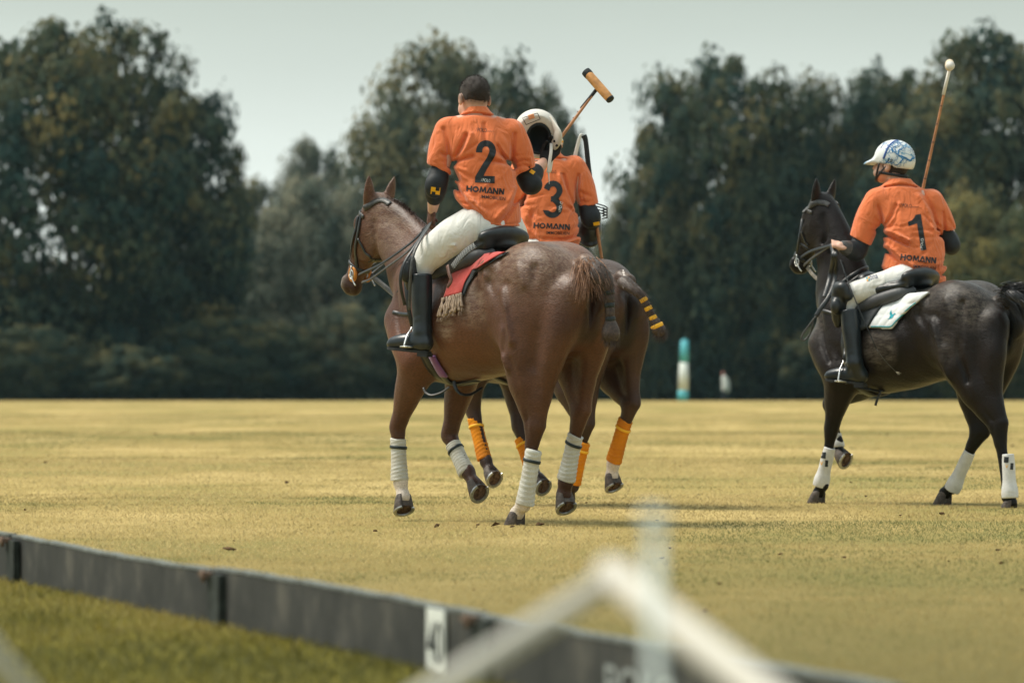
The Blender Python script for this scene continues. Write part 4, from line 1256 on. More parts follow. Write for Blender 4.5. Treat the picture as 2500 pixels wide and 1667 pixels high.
pose1 = dict(points=.55, snip=.28, legs=dict(
    LH=hind(H1, 1, (1304, 1048), (1276, 1232), (1263, 1252), (0, 0, -1), (1, .1, 0), st=A(.085, 0, .935)),
    RH=hind(H1, -1, (1415, 1008), (1380, 1177), (1377, 1207), (-.62, .12, -.78), (.78, -.1, -.62), st=A(.12, 0, .98)),
    LF=fore(H1, 1, (971, 1041), (977, 1179), (985, 1213), (-.5, .15, -.86), (.86, -.1, -.5)),
    RF=fore(H1, -1, (1097, 1062), (1143, 1156), (1158, 1180), (-.88, .05, -.45), (.42, .05, -.9))),
    head=dict(poll=H1.J(911, 489, 0), muz=H1.J(845, 700, 0), bend=A(.0, 0, .02)))
pose2 = dict(points=.5, legs=dict(
    LH=hind(H2, 1, (1427, 1041), (1397, 1186), (1387, 1205), (0, 0, -1), (1, 0, 0)),
    RH=hind(H2, -1, (1538, 990), (1496, 1133), (1494, 1160), (-.55, 0, -.83), (.83, 0, -.55)),
    LF=fore(H2, 1, (1156, 1003), (1186, 1128), (1196, 1148), (-.88, .05, -.45), (.42, .05, -.9)),
    RF=fore(H2, -1, (1268, 1041), (1300, 1150), (1315, 1168), (-.88, .05, -.45), (.42, .05, -.9))),
    head=dict(poll=H2.T(1.42, -.30, 1.68), muz=H2.T(1.66, -.44, 1.22), lat=A(.35, .93, 0)))
pose3 = dict(points=.9, legs=dict(
    LH=hind(H3, 1, (2438, 1046), (2460, 1213), (2467, 1226), (0, 0, -1), (1, 0, 0), st=H3.J(2340, 892, .17)),
    RH=hind(H3, -1, (2388, 1057), (2322, 1188), (2308, 1203), (0, 0, -1), (1, 0, 0)),
    LF=fore(H3, 1, (2031, 1042), (2006, 1184), (1999, 1202), (0, 0, -1), (1, 0, 0)),
    RF=fore(H3, -1, (2026, 985), (2043, 1080), (2049, 1104), (-.9, 0, -.42), (.4, 0, -.9))),
    head=dict(poll=H3.J(1994, 488, 0), muz=H3.J(1936, 650, 0), bend=A(-.02, 0, .02)))

def sphere_mask(V, c, r, soft): return np.clip((r - np.linalg.norm((V - c), axis=1)) / soft, 0, 1)
def sweat_sheen1(V):  # upper rump and neck paler: coat sheen painted in beside the sweat patches
    x, z = V[:, 0], V[:, 2]
    d = .85 * np.clip((z - 1.12) / .3, 0, 1) * np.clip((.75 - x) / .3, 0, 1) * np.clip((V[:, 1] + .2) / .2, 0, 1)
    d = np.maximum(d, sphere_mask(V, H1.J(1088, 800, .28), .09, .04) * 1.2)
    d = np.maximum(d, sphere_mask(V, H1.J(1150, 740, .27), .16, .10) * 1.0)
    d = np.maximum(d, sphere_mask(V, H1.J(1320, 650, .10), .20, .12) * 1.2)
    d = np.maximum(d, np.clip((z - 1.35) / .2, 0, 1) * np.clip((x - 1.15) / .1, 0, 1) * .7)
    return d * np.clip((1.62 - x) / .1, 0, 1)
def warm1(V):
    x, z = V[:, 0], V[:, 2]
    return np.clip((z - 1.40) / .1, 0, 1) * np.clip((.45 - x) / .1, 0, 1) * .5 * np.clip((.06 - V[:, 1]) / .12, 0, 1) + .35 * np.clip((1.05 - np.abs(z - .95) * 5), 0, 1) * np.clip((x - .2) / .2, 0, 1)  # first term paints the sunlit rim of the croup into the coat
def sweat_sheen3(V):
    x, z, y = V[:, 0], V[:, 2], V[:, 1]
    d = np.clip((z - 1.14) / .16, 0, 1) * np.clip((.36 - x) / .12, 0, 1) * np.clip((x + .32) / .1, 0, 1) * .9
    d = np.maximum(d, sphere_mask(V, H3.J(2148, 850, .26), .15, .05) * 1.3)
    d = np.maximum(d, sphere_mask(V, H3.J(2318, 850, .21), .15, .10) * .8)
    d = np.maximum(d, sphere_mask(V, H3.J(2000, 800, .10), .19, .07) * 1.4)
    d = np.maximum(d, sphere_mask(V, H3.J(2370, 745, .17), .20, .12) * 1.25)
    d = np.maximum(d, np.clip((x - 1.2) / .1, 0, 1) * np.clip((z - 1.2) / .2, 0, 1) * .35)
    return d
C1 = coat_mat('chestnut_coat', (.054, .0215, .0125), (.112, .047, .026), (.028, .011, .008), (.30, .22, .155), .75)
C2 = coat_mat('bay_coat', (.028, .014, .011), (.062, .030, .021), (.012, .007, .006), (.24, .19, .145), .5)
C3 = coat_mat('dark_coat', (.006, .0045, .0045), (.0145, .0095, .008), (.004, .0036, .0038), (.24, .205, .17), .38, .0, .20)
B1 = build_horse('polo_pony', H1, pose1, C1, 'chestnut pony with white leg bandages and red saddle cloth, nearest of the three', socks=('LH', 'LF'), sweat_sheen_f=sweat_sheen1, warmf=warm1)
B2 = build_horse('polo_pony', H2, pose2, C2, 'brown pony with orange leg bandages half hidden behind the chestnut pony', socks=('RH',), sweat_sheen_f=sweat_sheen1)
B3 = build_horse('polo_pony', H3, pose3, C3, 'dark brown pony with white leg boots under the rider with number 1', sweat_sheen_f=sweat_sheen3)

M['white_wrap'] = mat('white_bandage', (.58, .59, .56), .9, .15, col2=(.44, .41, .34), scale=11, detail=7, bump=.35, bscale=130)
M['orange_wrap'] = mat('orange_bandage', (.72, .26, .012), .85, .15, col2=(.52, .17, .018), scale=9, detail=7, bump=.35, bscale=130)
M['black_tape'] = mat('black_tape', (.01, .018, .02), .5, .4)
M['yellow_tape'] = mat('yellow_tape', (.85, .45, .03), .5, .3)
def wrap_all(B, H, px, mt, band, lat=.14):
    for i, (key, t_, b_, r0, r1) in enumerate(px):
        y = (1 if key[0] == 'L' else -1) * (.135 if key[1] == 'H' else .145) * H.sy
        leg_wrap(B, H.J(*t_, y), H.J(*b_, y), r0, r1, mt, band, .80, seed=i + 3)
wrap_all(B1, H1, [('LH', (1303, 1098), (1281, 1232), .043, .050), ('RH', (1405, 1062), (1382, 1172), .042, .051),
                  ('LF', (972, 1071), (975.5, 1174), .043, .050), ('RF', (1106, 1084), (1140, 1155), .043, .048)], M['white_wrap'], M['black_tape'])
wrap_all(B2, H2, [('LH', (1424, 1079), (1399, 1180), .042, .048), ('RH', (1527, 1025), (1498, 1127), .044, .049),
                  ('LF', (1158, 1021), (1183, 1122), .043, .046), ('RF', (1272, 1070), (1298, 1146), .042, .046)], M['orange_wrap'], M['yellow_tape'])
# ---------------------------------------------------------------- riders
def cloth_mat(name, col, var=.08, weave=900, fold=.25, rough=.85, sheen=.25):
    m, t, b = new_mat(name)
    nd, lk = t.nodes.new, t.links.new
    tcn = nd('ShaderNodeTexCoord')
    b.inputs['Roughness'].default_value = rough
    b.inputs['Specular IOR Level'].default_value = .18
    b.inputs['Sheen Weight'].default_value = sheen
    n = nd('ShaderNodeTexNoise'); n.inputs['Scale'].default_value = 9; n.inputs['Detail'].default_value = 6
    lk(tcn.outputs['Object'], n.inputs['Vector'])
    r = nd('ShaderNodeValToRGB')
    r.color_ramp.elements[0].position, r.color_ramp.elements[1].position = .3, .7
    r.color_ramp.elements[0].color = tuple(x * (1 - var) for x in col) + (1,)
    r.color_ramp.elements[1].color = tuple(min(1, x * (1 + var)) for x in col) + (1,)
    lk(n.outputs['Fac'], r.inputs[0]); lk(r.outputs[0], b.inputs['Base Color'])
    # soft creases: stretched, distorted noise
    mp_ = nd('ShaderNodeMapping'); mp_.inputs['Scale'].default_value = (11, 11, 5.5); mp_.inputs['Rotation'].default_value = (0, .5, .3)
    lk(tcn.outputs['Object'], mp_.inputs['Vector'])
    n2 = nd('ShaderNodeTexNoise'); n2.inputs['Scale'].default_value = 1; n2.inputs['Detail'].default_value = 3; n2.inputs['Distortion'].default_value = 1.6
    lk(mp_.outputs[0], n2.inputs['Vector'])
    b1 = nd('ShaderNodeBump'); b1.inputs['Strength'].default_value = fold; b1.inputs['Distance'].default_value = .03
    lk(n2.outputs['Fac'], b1.inputs['Height'])
    n3 = nd('ShaderNodeTexNoise'); n3.inputs['Scale'].default_value = weave; n3.inputs['Detail'].default_value = 1
    lk(tcn.outputs['Object'], n3.inputs['Vector'])
    b2 = nd('ShaderNodeBump'); b2.inputs['Strength'].default_value = .25; b2.inputs['Distance'].default_value = .001
    lk(n3.outputs['Fac'], b2.inputs['Height']); lk(b1.outputs[0], b2.inputs['Normal'])
    lk(b2.outputs[0], b.inputs['Normal'])
    return m
M['jersey'] = cloth_mat('orange_jersey', (.68, .168, .057), .10, fold=.8)
M['breeches'] = cloth_mat('white_breeches', (.68, .67, .63), .06, fold=.5)
M['skin'] = mat('skin', (.58, .345, .255), .5, .4, var=.12, scale=25, bump=.08, bscale=200)
M['skin'].node_tree.nodes['Principled BSDF'].inputs['Subsurface Weight'].default_value = .12
M['skin'].node_tree.nodes['Principled BSDF'].inputs['Subsurface Radius'].default_value = (.02, .008, .004)
M['hair'] = mat('short_hair', (.036, .026, .021), .62, .4, var=.5, scale=180, bump=.7, bscale=420)
M['pad'] = mat('black_neoprene', (.010, .013, .016), .62, .35, var=.3, scale=30, bump=.15, bscale=300)
M['print'] = mat('print_black', (.020, .024, .027), .6, .3, var=.2, scale=30)
M['print_white'] = mat('print_white', (.75, .75, .72), .6, .3)
M['print_yellow'] = mat('print_yellow', (.80, .40, .01), .5, .3)
M['boot'] = mat('black_boot', (.012, .017, .021), .30, .5, var=.35, scale=14, bump=.10, bscale=60)
M['boot_sole'] = mat('boot_sole', (.022, .024, .025), .75, .3)
M['glove'] = mat('black_glove', (.014, .012, .012), .7, .3, var=.5, scale=60, bump=.3, bscale=150)
M['brown_glove'] = mat('brown_glove', (.10, .045, .032), .65, .3, var=.5, scale=50, bump=.3, bscale=150)

def PT(px, py, Y, r): return [*P(px, py, Y), r]

def zloft(rows):
    """rows: py, left px, right px, Y centre, half depth -> loft stations along z"""
    o = []
    for py, l, r_, Y, hd in rows:
        a, b = P(l, py, Y), P(r_, py, Y)
        o.append((a[2], (a[0] + b[0]) / 2, Y, (b[0] - a[0]) / 2, hd))
    return o

def jersey(parent, rows, sleeves, collar, hem, folds, res=.0065, pits=(), waist=None, seed=1):
    zs = zloft(rows)
    X = [s_[1] - s_[3] for s_ in zs] + [s_[1] + s_[3] for s_ in zs]
    Yc = rows[0][3]
    lo = A(min(X) - .02, Yc - .32, min(s_[0] for s_ in zs) - .03); hi = A(max(X) + .02, Yc + .32, max(s_[0] for s_ in zs) + .06)
    for sl in sleeves:
        for p_ in sl['pts']: lo = np.minimum(lo, np.array(p_[:3]) - p_[3] - .03); hi = np.maximum(hi, np.array(p_[:3]) + p_[3] + .03)
    G = Field(lo, hi, res)
    G.loft(2, zs, k=0, p=2.35)
    hp_ = np.array([P(a, b, Yc)[[0, 2]] for a, b in hem])
    s_, Xg, Yg, Zg = G.block(G.lo, G.lo + G.h * G.n)
    zh = np.interp(Xg.ravel(), hp_[:, 0], hp_[:, 1]).reshape(-1, 1, 1)
    G.D = np.maximum(G.D, (zh - Zg + 0 * Yg).astype(np.float32))
    whole = tuple(slice(None) for _ in range(3))
    for sl in sleeves:
        S = Field(lo, hi, res)
        S.tube(sl['pts'], k=0, n=5)
        S.plane(P(*sl['cut']), sl['dir'])
        G.blend(whole, S.D, .03, 'add')
    # collar
    ci = zloft(collar)
    G.loft(2, ci, k=.006, p=2.1)
    for wd, dp, ps in folds:
        G.groove([P(a, b, Yc) for a, b in ps], wd * .80, dp * 1.75, ax=1)
    r_ = np.random.default_rng(seed)
    for (ax_, ay_), sg in pits:                       # creases fanning out of the armpits
        for i in range(9):
            an = R(r_.uniform(-75, 55)); L_ = r_.uniform(30, 85)
            p0_ = (ax_ + sg * r_.uniform(-6, 8), ay_ + r_.uniform(-10, 14))
            bend_ = r_.normal() * .25
            ps = [(p0_[0] + sg * L_ * t_ * math.cos(an + bend_ * t_), p0_[1] + L_ * t_ * math.sin(an + bend_ * t_)) for t_ in (0, .35, .7, 1)]
            G.groove([P(a, b, Yc) for a, b in ps], r_.uniform(.006, .012), r_.uniform(.003, .0075) * r_.choice([1, 1, -1]), ax=1)
        for i in range(5):                            # and out over the sleeve
            L_ = r_.uniform(18, 38); an = R(r_.uniform(-60, 40)); p0_ = (ax_ - sg * r_.uniform(2, 10), ay_ + r_.uniform(-20, 10))
            ps = [(p0_[0] - sg * L_ * t_ * math.cos(an), p0_[1] + L_ * t_ * math.sin(an)) for t_ in (0, .5, 1)]
            G.groove([P(a, b, Yc) for a, b in ps], r_.uniform(.006, .010), r_.uniform(.003, .006), ax=1)
    if waist:
        x0_, x1_, y0_, y1_, slope = waist
        for i in range(16):                           # slack cloth gathered above the saddle
            cx_, cy_ = r_.uniform(x0_, x1_), r_.uniform(y0_, y1_); L_ = r_.uniform(25, 65); an = math.atan(slope) * (1 if cx_ < (x0_ + x1_) / 2 else -.7) + r_.normal() * .25
            ps = [(cx_ + (t_ - .5) * L_ * math.cos(an), cy_ + (t_ - .5) * L_ * math.sin(an) + 5 * math.sin(t_ * 3)) for t_ in (0, .33, .66, 1)]
            G.groove([P(a, b, Yc) for a, b in ps], r_.uniform(.006, .013), r_.uniform(.0025, .0055) * r_.choice([1, 1, -1]), ax=1)
    G.noise(.0016, 14, 11)
    for sl in sleeves:
        c_ = P(*sl['cut']); dr = unit(A(*sl['dir'])); rr = sl['pts'][-1][3]
        G.tube([[*(c_ - dr * .018), rr - .024], [*(c_ + dr * .03), rr - .009]], k=0, n=1, op='sub')
    V, Q = G.mesh(1)
    return mesh('jersey', V, Q, M['jersey'], parent)

def limb_body(parent, tubes, head, res=.0055, name='body', extra=None):
    """skin: head with ears and face, neck, trunk core and arms in one surface"""
    allp = [p_ for t_ in tubes for p_ in t_]
    c = head['c']; yw = head['yaw']; pi_ = head.get('pitch', 0)
    lo = np.min([np.array(p_[:3]) - p_[3] for p_ in allp] + [c - .16], axis=0) - .03
    hi = np.max([np.array(p_[:3]) + p_[3] for p_ in allp] + [c + .16], axis=0) + .03
    G = Field(lo, hi, res)
    f = A(-math.sin(yw) * math.cos(pi_), math.cos(yw) * math.cos(pi_), math.sin(pi_))   # face direction
    sd_ = A(math.cos(yw), math.sin(yw), 0)                                                # person's right
    u = np.cross(sd_, f)
    rot = [sd_, f, u]
    def h(x, y, z): return c + sd_ * x + f * y + u * z
    G.ell(h(0, -.012, .022), (.076, .096, .090), k=.0, rot=rot)
    G.ell(h(0, .045, -.035), (.060, .055, .078), k=.03, rot=rot)
    G.ell(h(0, .062, -.082), (.036, .036, .030), k=.03, rot=rot)          # chin
    G.tube([[*h(0, .092, .005), .010], [*h(0, .112, -.028), .014]], k=.015)    # nose
    G.tube([[*h(-.022, .088, -.062), .007], [*h(.022, .088, -.062), .007]], k=.012)   # lips
    for s_ in (1, -1):
        G.ell(h(.030 * s_, .088, .012), (.014, .010, .009), k=.012, rot=rot, op='sub')  # eye socket
        G.ell(h(.030 * s_, .079, .012), (.012, .011, .011), k=.004, rot=rot)
        G.ell(h(.085 * s_, -.008, -.015), (.011, .021, .034), k=.008, rot=rot)          # ear
        G.ell(h(.097 * s_, -.002, -.011), (.007, .011, .020), k=.004, rot=rot, op='sub')
        G.ell(h(.045 * s_, .05, -.055), (.022, .05, .035), k=.02, rot=rot)             # jaw
    nb = head['neck']
    G.tube([[*h(0, -.018, -.05), .058], [*lerp(h(0, -.02, -.09), nb, .5), .058], [*nb, .068]], k=.03)
    for t_ in tubes: G.tube(t_, k=.02)
    if extra: extra(G)
    V, Q = G.mesh(1)
    return mesh(name, V, Q, M['skin'], parent), h, rot

def hand(G, wrist, d, pn, s, curl=(.9, 1.3, 1.0), thumb=.6, sc=1.0, spread=.0, k=.006):
    """palm with four unequal fingers bending at three joints and a thumb from the side of the palm
       d: along the hand, pn: out of the palm, s: towards the thumb"""
    d = unit(d); pn = unit(pn - d * (pn @ d)); s = unit(s - d * (s @ d) - pn * (s @ pn))
    W_ = np.asarray(wrist, float)
    G.tube([[*(W_ - d * .02), .026 * sc], [*(W_ + d * .045 * sc), .034 * sc], [*(W_ + d * .082 * sc), .036 * sc]], k=.01, sq=(pn, .52))
    for i, (fl, of) in enumerate(((1.0, .031), (1.08, .0105), (1.0, -.010), (.80, -.0295))):
        b = W_ + d * (.088 - .004 * abs(i - 1)) * sc + s * of * sc
        G.tube([[*(W_ + d * .02 * sc + s * of * .8 * sc), .012 * sc], [*b, .0118 * sc]], k=k, sq=(pn, .9))
        a = 0.0; q = b; dd = d + s * spread * of * 20
        for L_, r0, r1, c_ in ((.044, .0108, .0095, curl[0]), (.028, .0095, .0086, curl[1]), (.021, .0086, .0070, curl[2])):
            a += c_ * (1 + .06 * (i - 1.5))
            v = unit(dd) * math.cos(a) + pn * math.sin(a)
            q2 = q + v * L_ * fl * sc
            G.tube([[*q, r0 * sc], [*q2, r1 * sc]], k=.003)
            q = q2
    b = W_ + d * .022 * sc + s * .026 * sc
    m = b + unit(d * .75 + s * .55 + pn * .25) * .040 * sc
    e_ = m + unit(d * .75 - s * .15 + pn * thumb) * .032 * sc
    t_ = e_ + unit(d * .6 - s * .5 + pn * thumb) * .025 * sc
    G.tube([[*b, .0165 * sc], [*m, .0125 * sc]], k=.01); G.tube([[*m, .0120 * sc], [*e_, .0105 * sc]], k=.003); G.tube([[*e_, .0105 * sc], [*t_, .0085 * sc]], k=.003)

def solid(name, parent, material, prims, lo, hi, res, smooth=1, noise=None):
    G = Field(lo, hi, res)
    prims(G)
    if noise: G.noise(*noise)
    V, Q = G.mesh(smooth)
    return mesh(name, V, Q, material, parent)

def arm_pad(parent, pts, name='elbow_pad', res=.006, bulge=None, material=None):
    p = np.array(pts)
    lo, hi = (p[:, :3] - p[:, 3:4]).min(0) - .05, (p[:, :3] + p[:, 3:4]).max(0) + .05
    def pr(G):
        G.tube(pts, k=0, n=5)
        if bulge is not None:
            for c_, r_ in bulge: G.ell(c_, r_, k=.012)
    return solid(name, parent, material or M['pad'], pr, lo, hi, res)

def boot(parent, top, ankle, heel, toe, rt=.058, ra=.049, out=None, res=.0065):
    """long riding boot: shaft, foot, welt and heel"""
    fd = unit(toe - heel); fl = np.linalg.norm(toe - heel)
    upv = A(0, 0, 1); sdv = unit(np.cross(fd, upv)); un = np.cross(sdv, fd)
    lo = np.min([top, ankle, heel, toe], axis=0) - .10; hi = np.max([top, ankle, heel, toe], axis=0) + .10
    ax = unit(ankle - top)
    def pr(G):
        G.tube([[*(top - ax * .03), rt], [*lerp(top, ankle, .35), rt * 1.0], [*lerp(top, ankle, .75), ra * 1.03], [*ankle, ra]], k=0)
        G.plane(top, -ax, lo=top - .12, hi=top + .12)
        G.tube([[*(ankle + ax * .02), ra * .98], [*(heel + un * .055 + fd * .045), .044]], k=.02)
        G.tube([[*(heel + un * .046 + fd * .035), .040], [*lerp(heel + un * .050, toe + un * .050, .5), .047], [*(toe - fd * .055 + un * .036), .038], [*(toe - fd * .022 + un * .028), .022]], k=.03, sq=(sdv, .95))
        G.plane(heel + un * .006, -un)
        # ankle creases
        G.groove([ankle + sdv * .06 + fd * .05, ankle + sdv * .06 - fd * .05 - ax * .03], .008, .006)
        G.groove([ankle - sdv * .06 + fd * .055 - ax * .02, ankle - sdv * .06 - fd * .05 - ax * .06], .009, .006)
        G.groove([ankle - sdv * .06 + fd * .05 - ax * .05, ankle - sdv * .06 - fd * .04 - ax * .10], .010, .004)
    o = solid('boot', parent, M['boot'], pr, lo, hi, res)
    # welted sole with heel block
    V, Fc = [], []
    prof = [(0.02, .024), (.2, .032), (.5, .036), (.72, .043), (.88, .034), (.955, .016)]
    lo_side = [(t_, w_) for t_, w_ in prof]
    ring = [(t_, w_) for t_, w_ in prof] + [(t_, -w_) for t_, w_ in prof[::-1]]
    for dz in (-.004, .010):
        for t_, w_ in ring: V.append(heel + fd * (t_ * fl) + sdv * w_ + un * (dz + .012 * max(0, t_ - .8)))
    n_ = len(ring)
    Fc = [tuple(range(n_)), tuple(range(n_, 2 * n_))[::-1]] + [(i, (i + 1) % n_, n_ + (i + 1) % n_, n_ + i) for i in range(n_)]
    mesh('sole', V, Fc, M['boot_sole'], o, smooth=False)
    hv = []
    for dz in (-.022, -.003):
        for t_, w_ in ((0.005, .030), (.22, .033), (.22, -.033), (.005, -.030)): hv.append(heel + fd * t_ * fl + sdv * w_ + un * dz)
    mesh('heel', hv, [(0, 1, 2, 3), (7, 6, 5, 4)] + [(i, 4 + i, 4 + (i + 1) % 4, (i + 1) % 4) for i in range(4)], M['boot_sole'], o, smooth=False)
    return o

def mirror(H, p): 
    q = H.Lc(np.asarray(p, float)); q = q * A(1, -1, 1)
    return H.W(q)

def mirror_obj(H, o, parent, name=None):
    """the same piece on the horse's other side"""
    V = mirror(H, world_verts(o)); fs = [tuple(p.vertices)[::-1] for p in o.data.polygons]
    return mesh(name or o.name.split('.')[0], V, fs, o.data.materials[0] if o.data.materials else None, parent, smooth=o.data.polygons[0].use_smooth)

def breeches(parent, pelvis, legs, H, res=.0075, folds=()):
    c, r_ = pelvis
    both = []
    for L_ in legs: both += [L_, [[*mirror(H, p_[:3]), p_[3]] for p_ in L_]]
    al = np.array([p_ for L_ in both for p_ in L_])
    lo = np.minimum(c - .2, (al[:, :3] - al[:, 3:4]).min(0) - .02); hi = np.maximum(c + .2, (al[:, :3] + al[:, 3:4]).max(0) + .02)
    G = Field(lo, hi, res)
    G.ell(c, r_, k=0)
    for L_ in both: G.tube(L_, k=.05)
    for wd, dp, ps in folds: G.groove([P(*q) for q in ps], wd * .9, dp * 1.9)
    G.noise(.002, 18, 5)
    V, Q = G.mesh(1)
    return mesh('breeches', V, Q, M['breeches'], parent)

# ================= rider with number 2
Y2 = 25.40
r2 = empty('person', P(1195, 590, Y2), 0, 'bareheaded rider in orange jersey number 2 holding mallet and cream helmet', 'person')
jr2 = jersey(r2,
    [(266, 1142, 1186, Y2 + .06, .055), (278, 1126, 1202, Y2 + .06, .075), (292, 1100, 1230, Y2 + .055, .092), (312, 1084, 1250, Y2 + .05, .108), (345, 1085, 1256, Y2 + .03, .122),
     (400, 1098, 1257, Y2 + .01, .125), (440, 1110, 1259, Y2, .124), (470, 1106, 1266, Y2 - .01, .132), (500, 1099, 1269, Y2 - .015, .145), (530, 1100, 1271, Y2 - .015, .15), (565, 1106, 1271, Y2 - .015, .15)],
    [dict(pts=[PT(1096, 322, Y2 + .04, .082), PT(1082, 360, Y2 + .02, .079), PT(1069, 418, Y2, .064)], cut=(1069, 412, Y2), dir=(-.42, 0, -.90)),
     dict(pts=[PT(1246, 326, Y2 + .05, .083), PT(1266, 370, Y2 + .06, .078), PT(1281, 424, Y2 + .07, .066)], cut=(1279, 417, Y2 + .07), dir=(.35, .15, -.92))],
    [(286, 1120, 1208, Y2 + .06, .092), (280, 1122, 1206, Y2 + .06, .090), (272, 1132, 1197, Y2 + .062, .080), (261, 1138, 1189, Y2 + .065, .072)],
    [(1040, 470), (1095, 484), (1110, 498), (1140, 523), (1165, 541), (1190, 551), (1237, 557), (1300, 553)],
    [(.020, .014, [(1100, 402), (1124, 374), (1140, 335)]), (.014, .012, [(1100, 404), (1130, 392), (1155, 385)]), (.016, -.010, [(1106, 396), (1132, 372), (1150, 330)]),
     (.014, .010, [(1102, 408), (1118, 440), (1140, 470)]), (.012, .008, [(1182, 305), (1184, 340), (1186, 360)]), (.016, .010, [(1084, 318), (1094, 350), (1098, 398)]),
     (.016, .010, [(1256, 330), (1252, 370), (1253, 412)]), (.014, .010, [(1254, 405), (1232, 388), (1215, 360)]), (.018, .012, [(1116, 456), (1138, 498), (1170, 532)]),
     (.016, -.010, [(1122, 452), (1150, 492), (1185, 525)]), (.018, .010, [(1104, 482), (1128, 512), (1150, 526)]), (.018, .010, [(1264, 470), (1250, 510), (1228, 545)]),
     (.016, -.008, [(1258, 462), (1238, 505), (1212, 535)]), (.012, .006, [(1262, 398), (1280, 392), (1290, 396)]), (.012, .007, [(1258, 410), (1278, 404), (1292, 408)]),
     (.011, .006, [(1078, 375), (1094, 390)]), (.009, .012, [(1120, 286), (1160, 280), (1208, 286)]), (.006, .003, [(1098, 479), (1112, 492), (1142, 517), (1167, 535), (1190, 545), (1237, 551), (1268, 547)]),
     (.02, .008, [(1200, 400), (1196, 440), (1205, 480)])], pits=[((1102, 400), 1), ((1252, 402), -1)], waist=(1115, 1260, 450, 545, .75), seed=3)
def trunk_core(a, b, c_): return [[*a, .06], [*b, .085], [*c_, .09]]
shl, shr = P(1098, 322, Y2 + .04), P(1246, 326, Y2 + .05)
ell_, elr_ = P(1065, 452, Y2 - .02), P(1290, 440, Y2 + .12)
wrl, wrr = P(1056, 512, Y2 + .10), P(1326, 398, Y2 + .22)
bd2, hd2, rot2 = limb_body(r2, [
    trunk_core(P(1163, 290, Y2 + .06), P(1178, 400, Y2), P(1192, 540, Y2)),
    [[*P(1163, 300, Y2 + .06), .06], [*shl, .062], [*lerp(shl, ell_, .5), .050], [*ell_, .041]],
    [[*ell_, .041], [*lerp(ell_, wrl, .35), .041], [*wrl, .027]],
    [[*P(1163, 300, Y2 + .06), .06], [*shr, .062], [*lerp(shr, elr_, .55), .052], [*elr_, .043]],
    [[*elr_, .043], [*lerp(elr_, wrr, .35), .043], [*wrr, .029]]],
    dict(c=P(1157, 238, Y2 + .08), yaw=R(24), pitch=R(-8), neck=P(1163, 285, Y2 + .06)))
hc = P(1157, 238, Y2 + .08)
# cropped sides: stubble fading into the skin of the nape
vb = world_verts(bd2)
q = (vb - hd2(0, -.085, -.052)) @ unit(-rot2[2] * .92 + rot2[1] * .38)
near_ = np.clip((.16 - np.linalg.norm(vb - hc, axis=1)) / .04, 0, 1) * (((vb - hc) @ rot2[1]) < .03)
at = bd2.data.attributes.new('stubble', 'FLOAT', 'POINT'); at.data.foreach_set('value', (near_ * np.clip(1 - (q + .012) / .030, 0, 1) * .6).astype(np.float32))
t_ = M['skin'].node_tree; nb_ = t_.nodes['Principled BSDF']; an_ = t_.nodes.new('ShaderNodeAttribute'); an_.attribute_name = 'stubble'
mx_ = t_.nodes.new('ShaderNodeMixRGB'); src = nb_.inputs['Base Color'].links[0].from_socket
t_.links.new(an_.outputs['Fac'], mx_.inputs[0]); t_.links.new(src, mx_.inputs[1]); mx_.inputs[2].default_value = (.05, .036, .03, 1); t_.links.new(mx_.outputs[0], nb_.inputs['Base Color'])
def hair2(G):
    G.ell(hd2(0, -.014, .024), (.0790, .0995, .0925), k=0, rot=rot2)
    G.plane(hd2(0, -.085, -.050), unit(-rot2[2] * .92 + rot2[1] * .38))
    G.plane(hd2(0, .045, .03), rot2[1])
    for s_ in (1, -1): G.ell(hd2(.082 * s_, .0, -.02), (.022, .028, .040), k=.008, rot=rot2, op='sub')
solid('hair', r2, M['hair'], hair2, hc - .15, hc + .15, .0045, noise=(.0008, 90, 2))
hr_ = []
hn_ = []
r_ = np.random.default_rng(2)
for i in range(2600):
    v_ = unit(r_.normal(size=3))
    q = hd2(0, -.014, .024) + rot2[0] * v_[0] * .078 + rot2[1] * v_[1] * .0985 + rot2[2] * v_[2] * .0915
    if (q - hd2(0, -.085, -.058)) @ unit(-rot2[2] * .92 + rot2[1] * .38) > 0 or v_[1] > .45: continue
    if abs(v_[0]) > .85 and v_[2] < .1: continue
    hr_.append(q); hn_.append((rot2[0] * v_[0] + rot2[1] * v_[1] + rot2[2] * v_[2]) + A(0, -.2, -.5))
sv, sf = strands(hr_, hn_, .014, .0024, droop=.1, jitter=.35, segs=2, seed=6)
mesh('stubble', sv, sf, M['hair'], r2, smooth=False)
pad2 = arm_pad(r2, [[*lerp(shl, ell_, .70), .050], [*lerp(shl, ell_, .86), .058], [*ell_, .062], [*lerp(ell_, wrl, .28), .058], [*lerp(ell_, wrl, .50), .045]], bulge=[(ell_ + A(-.012, -.03, -.01), (.05, .035, .062))])
pad2r = arm_pad(r2, [[*lerp(shr, elr_, .78), .056], [*elr_, .060], [*lerp(elr_, wrr, .30), .056], [*lerp(elr_, wrr, .48), .046]], bulge=[(elr_ + A(.015, -.025, -.025), (.062, .05, .058))])
def glove_l(G): hand(G, wrl, P(1052, 545, Y2 + .14) - wrl, A(.75, .5, -.2), A(.2, .9, .3), (.5, .9, .8), .7, 1.0)
gl2 = solid('glove', r2, M['brown_glove'], glove_l, wrl - .17, wrl + .17, .004)
hn2 = P(1352, 368, Y2 + .26)
def glove_r(G): hand(G, wrr + (hn2 - wrr) * .1, hn2 - wrr, A(.15, -.35, .9), A(-.8, -.3, .3), (.55, 1.1, .9), .8, 1.06)
gr2 = solid('glove', r2, M['glove'], glove_r, wrr - .2, wrr + .2, .004)

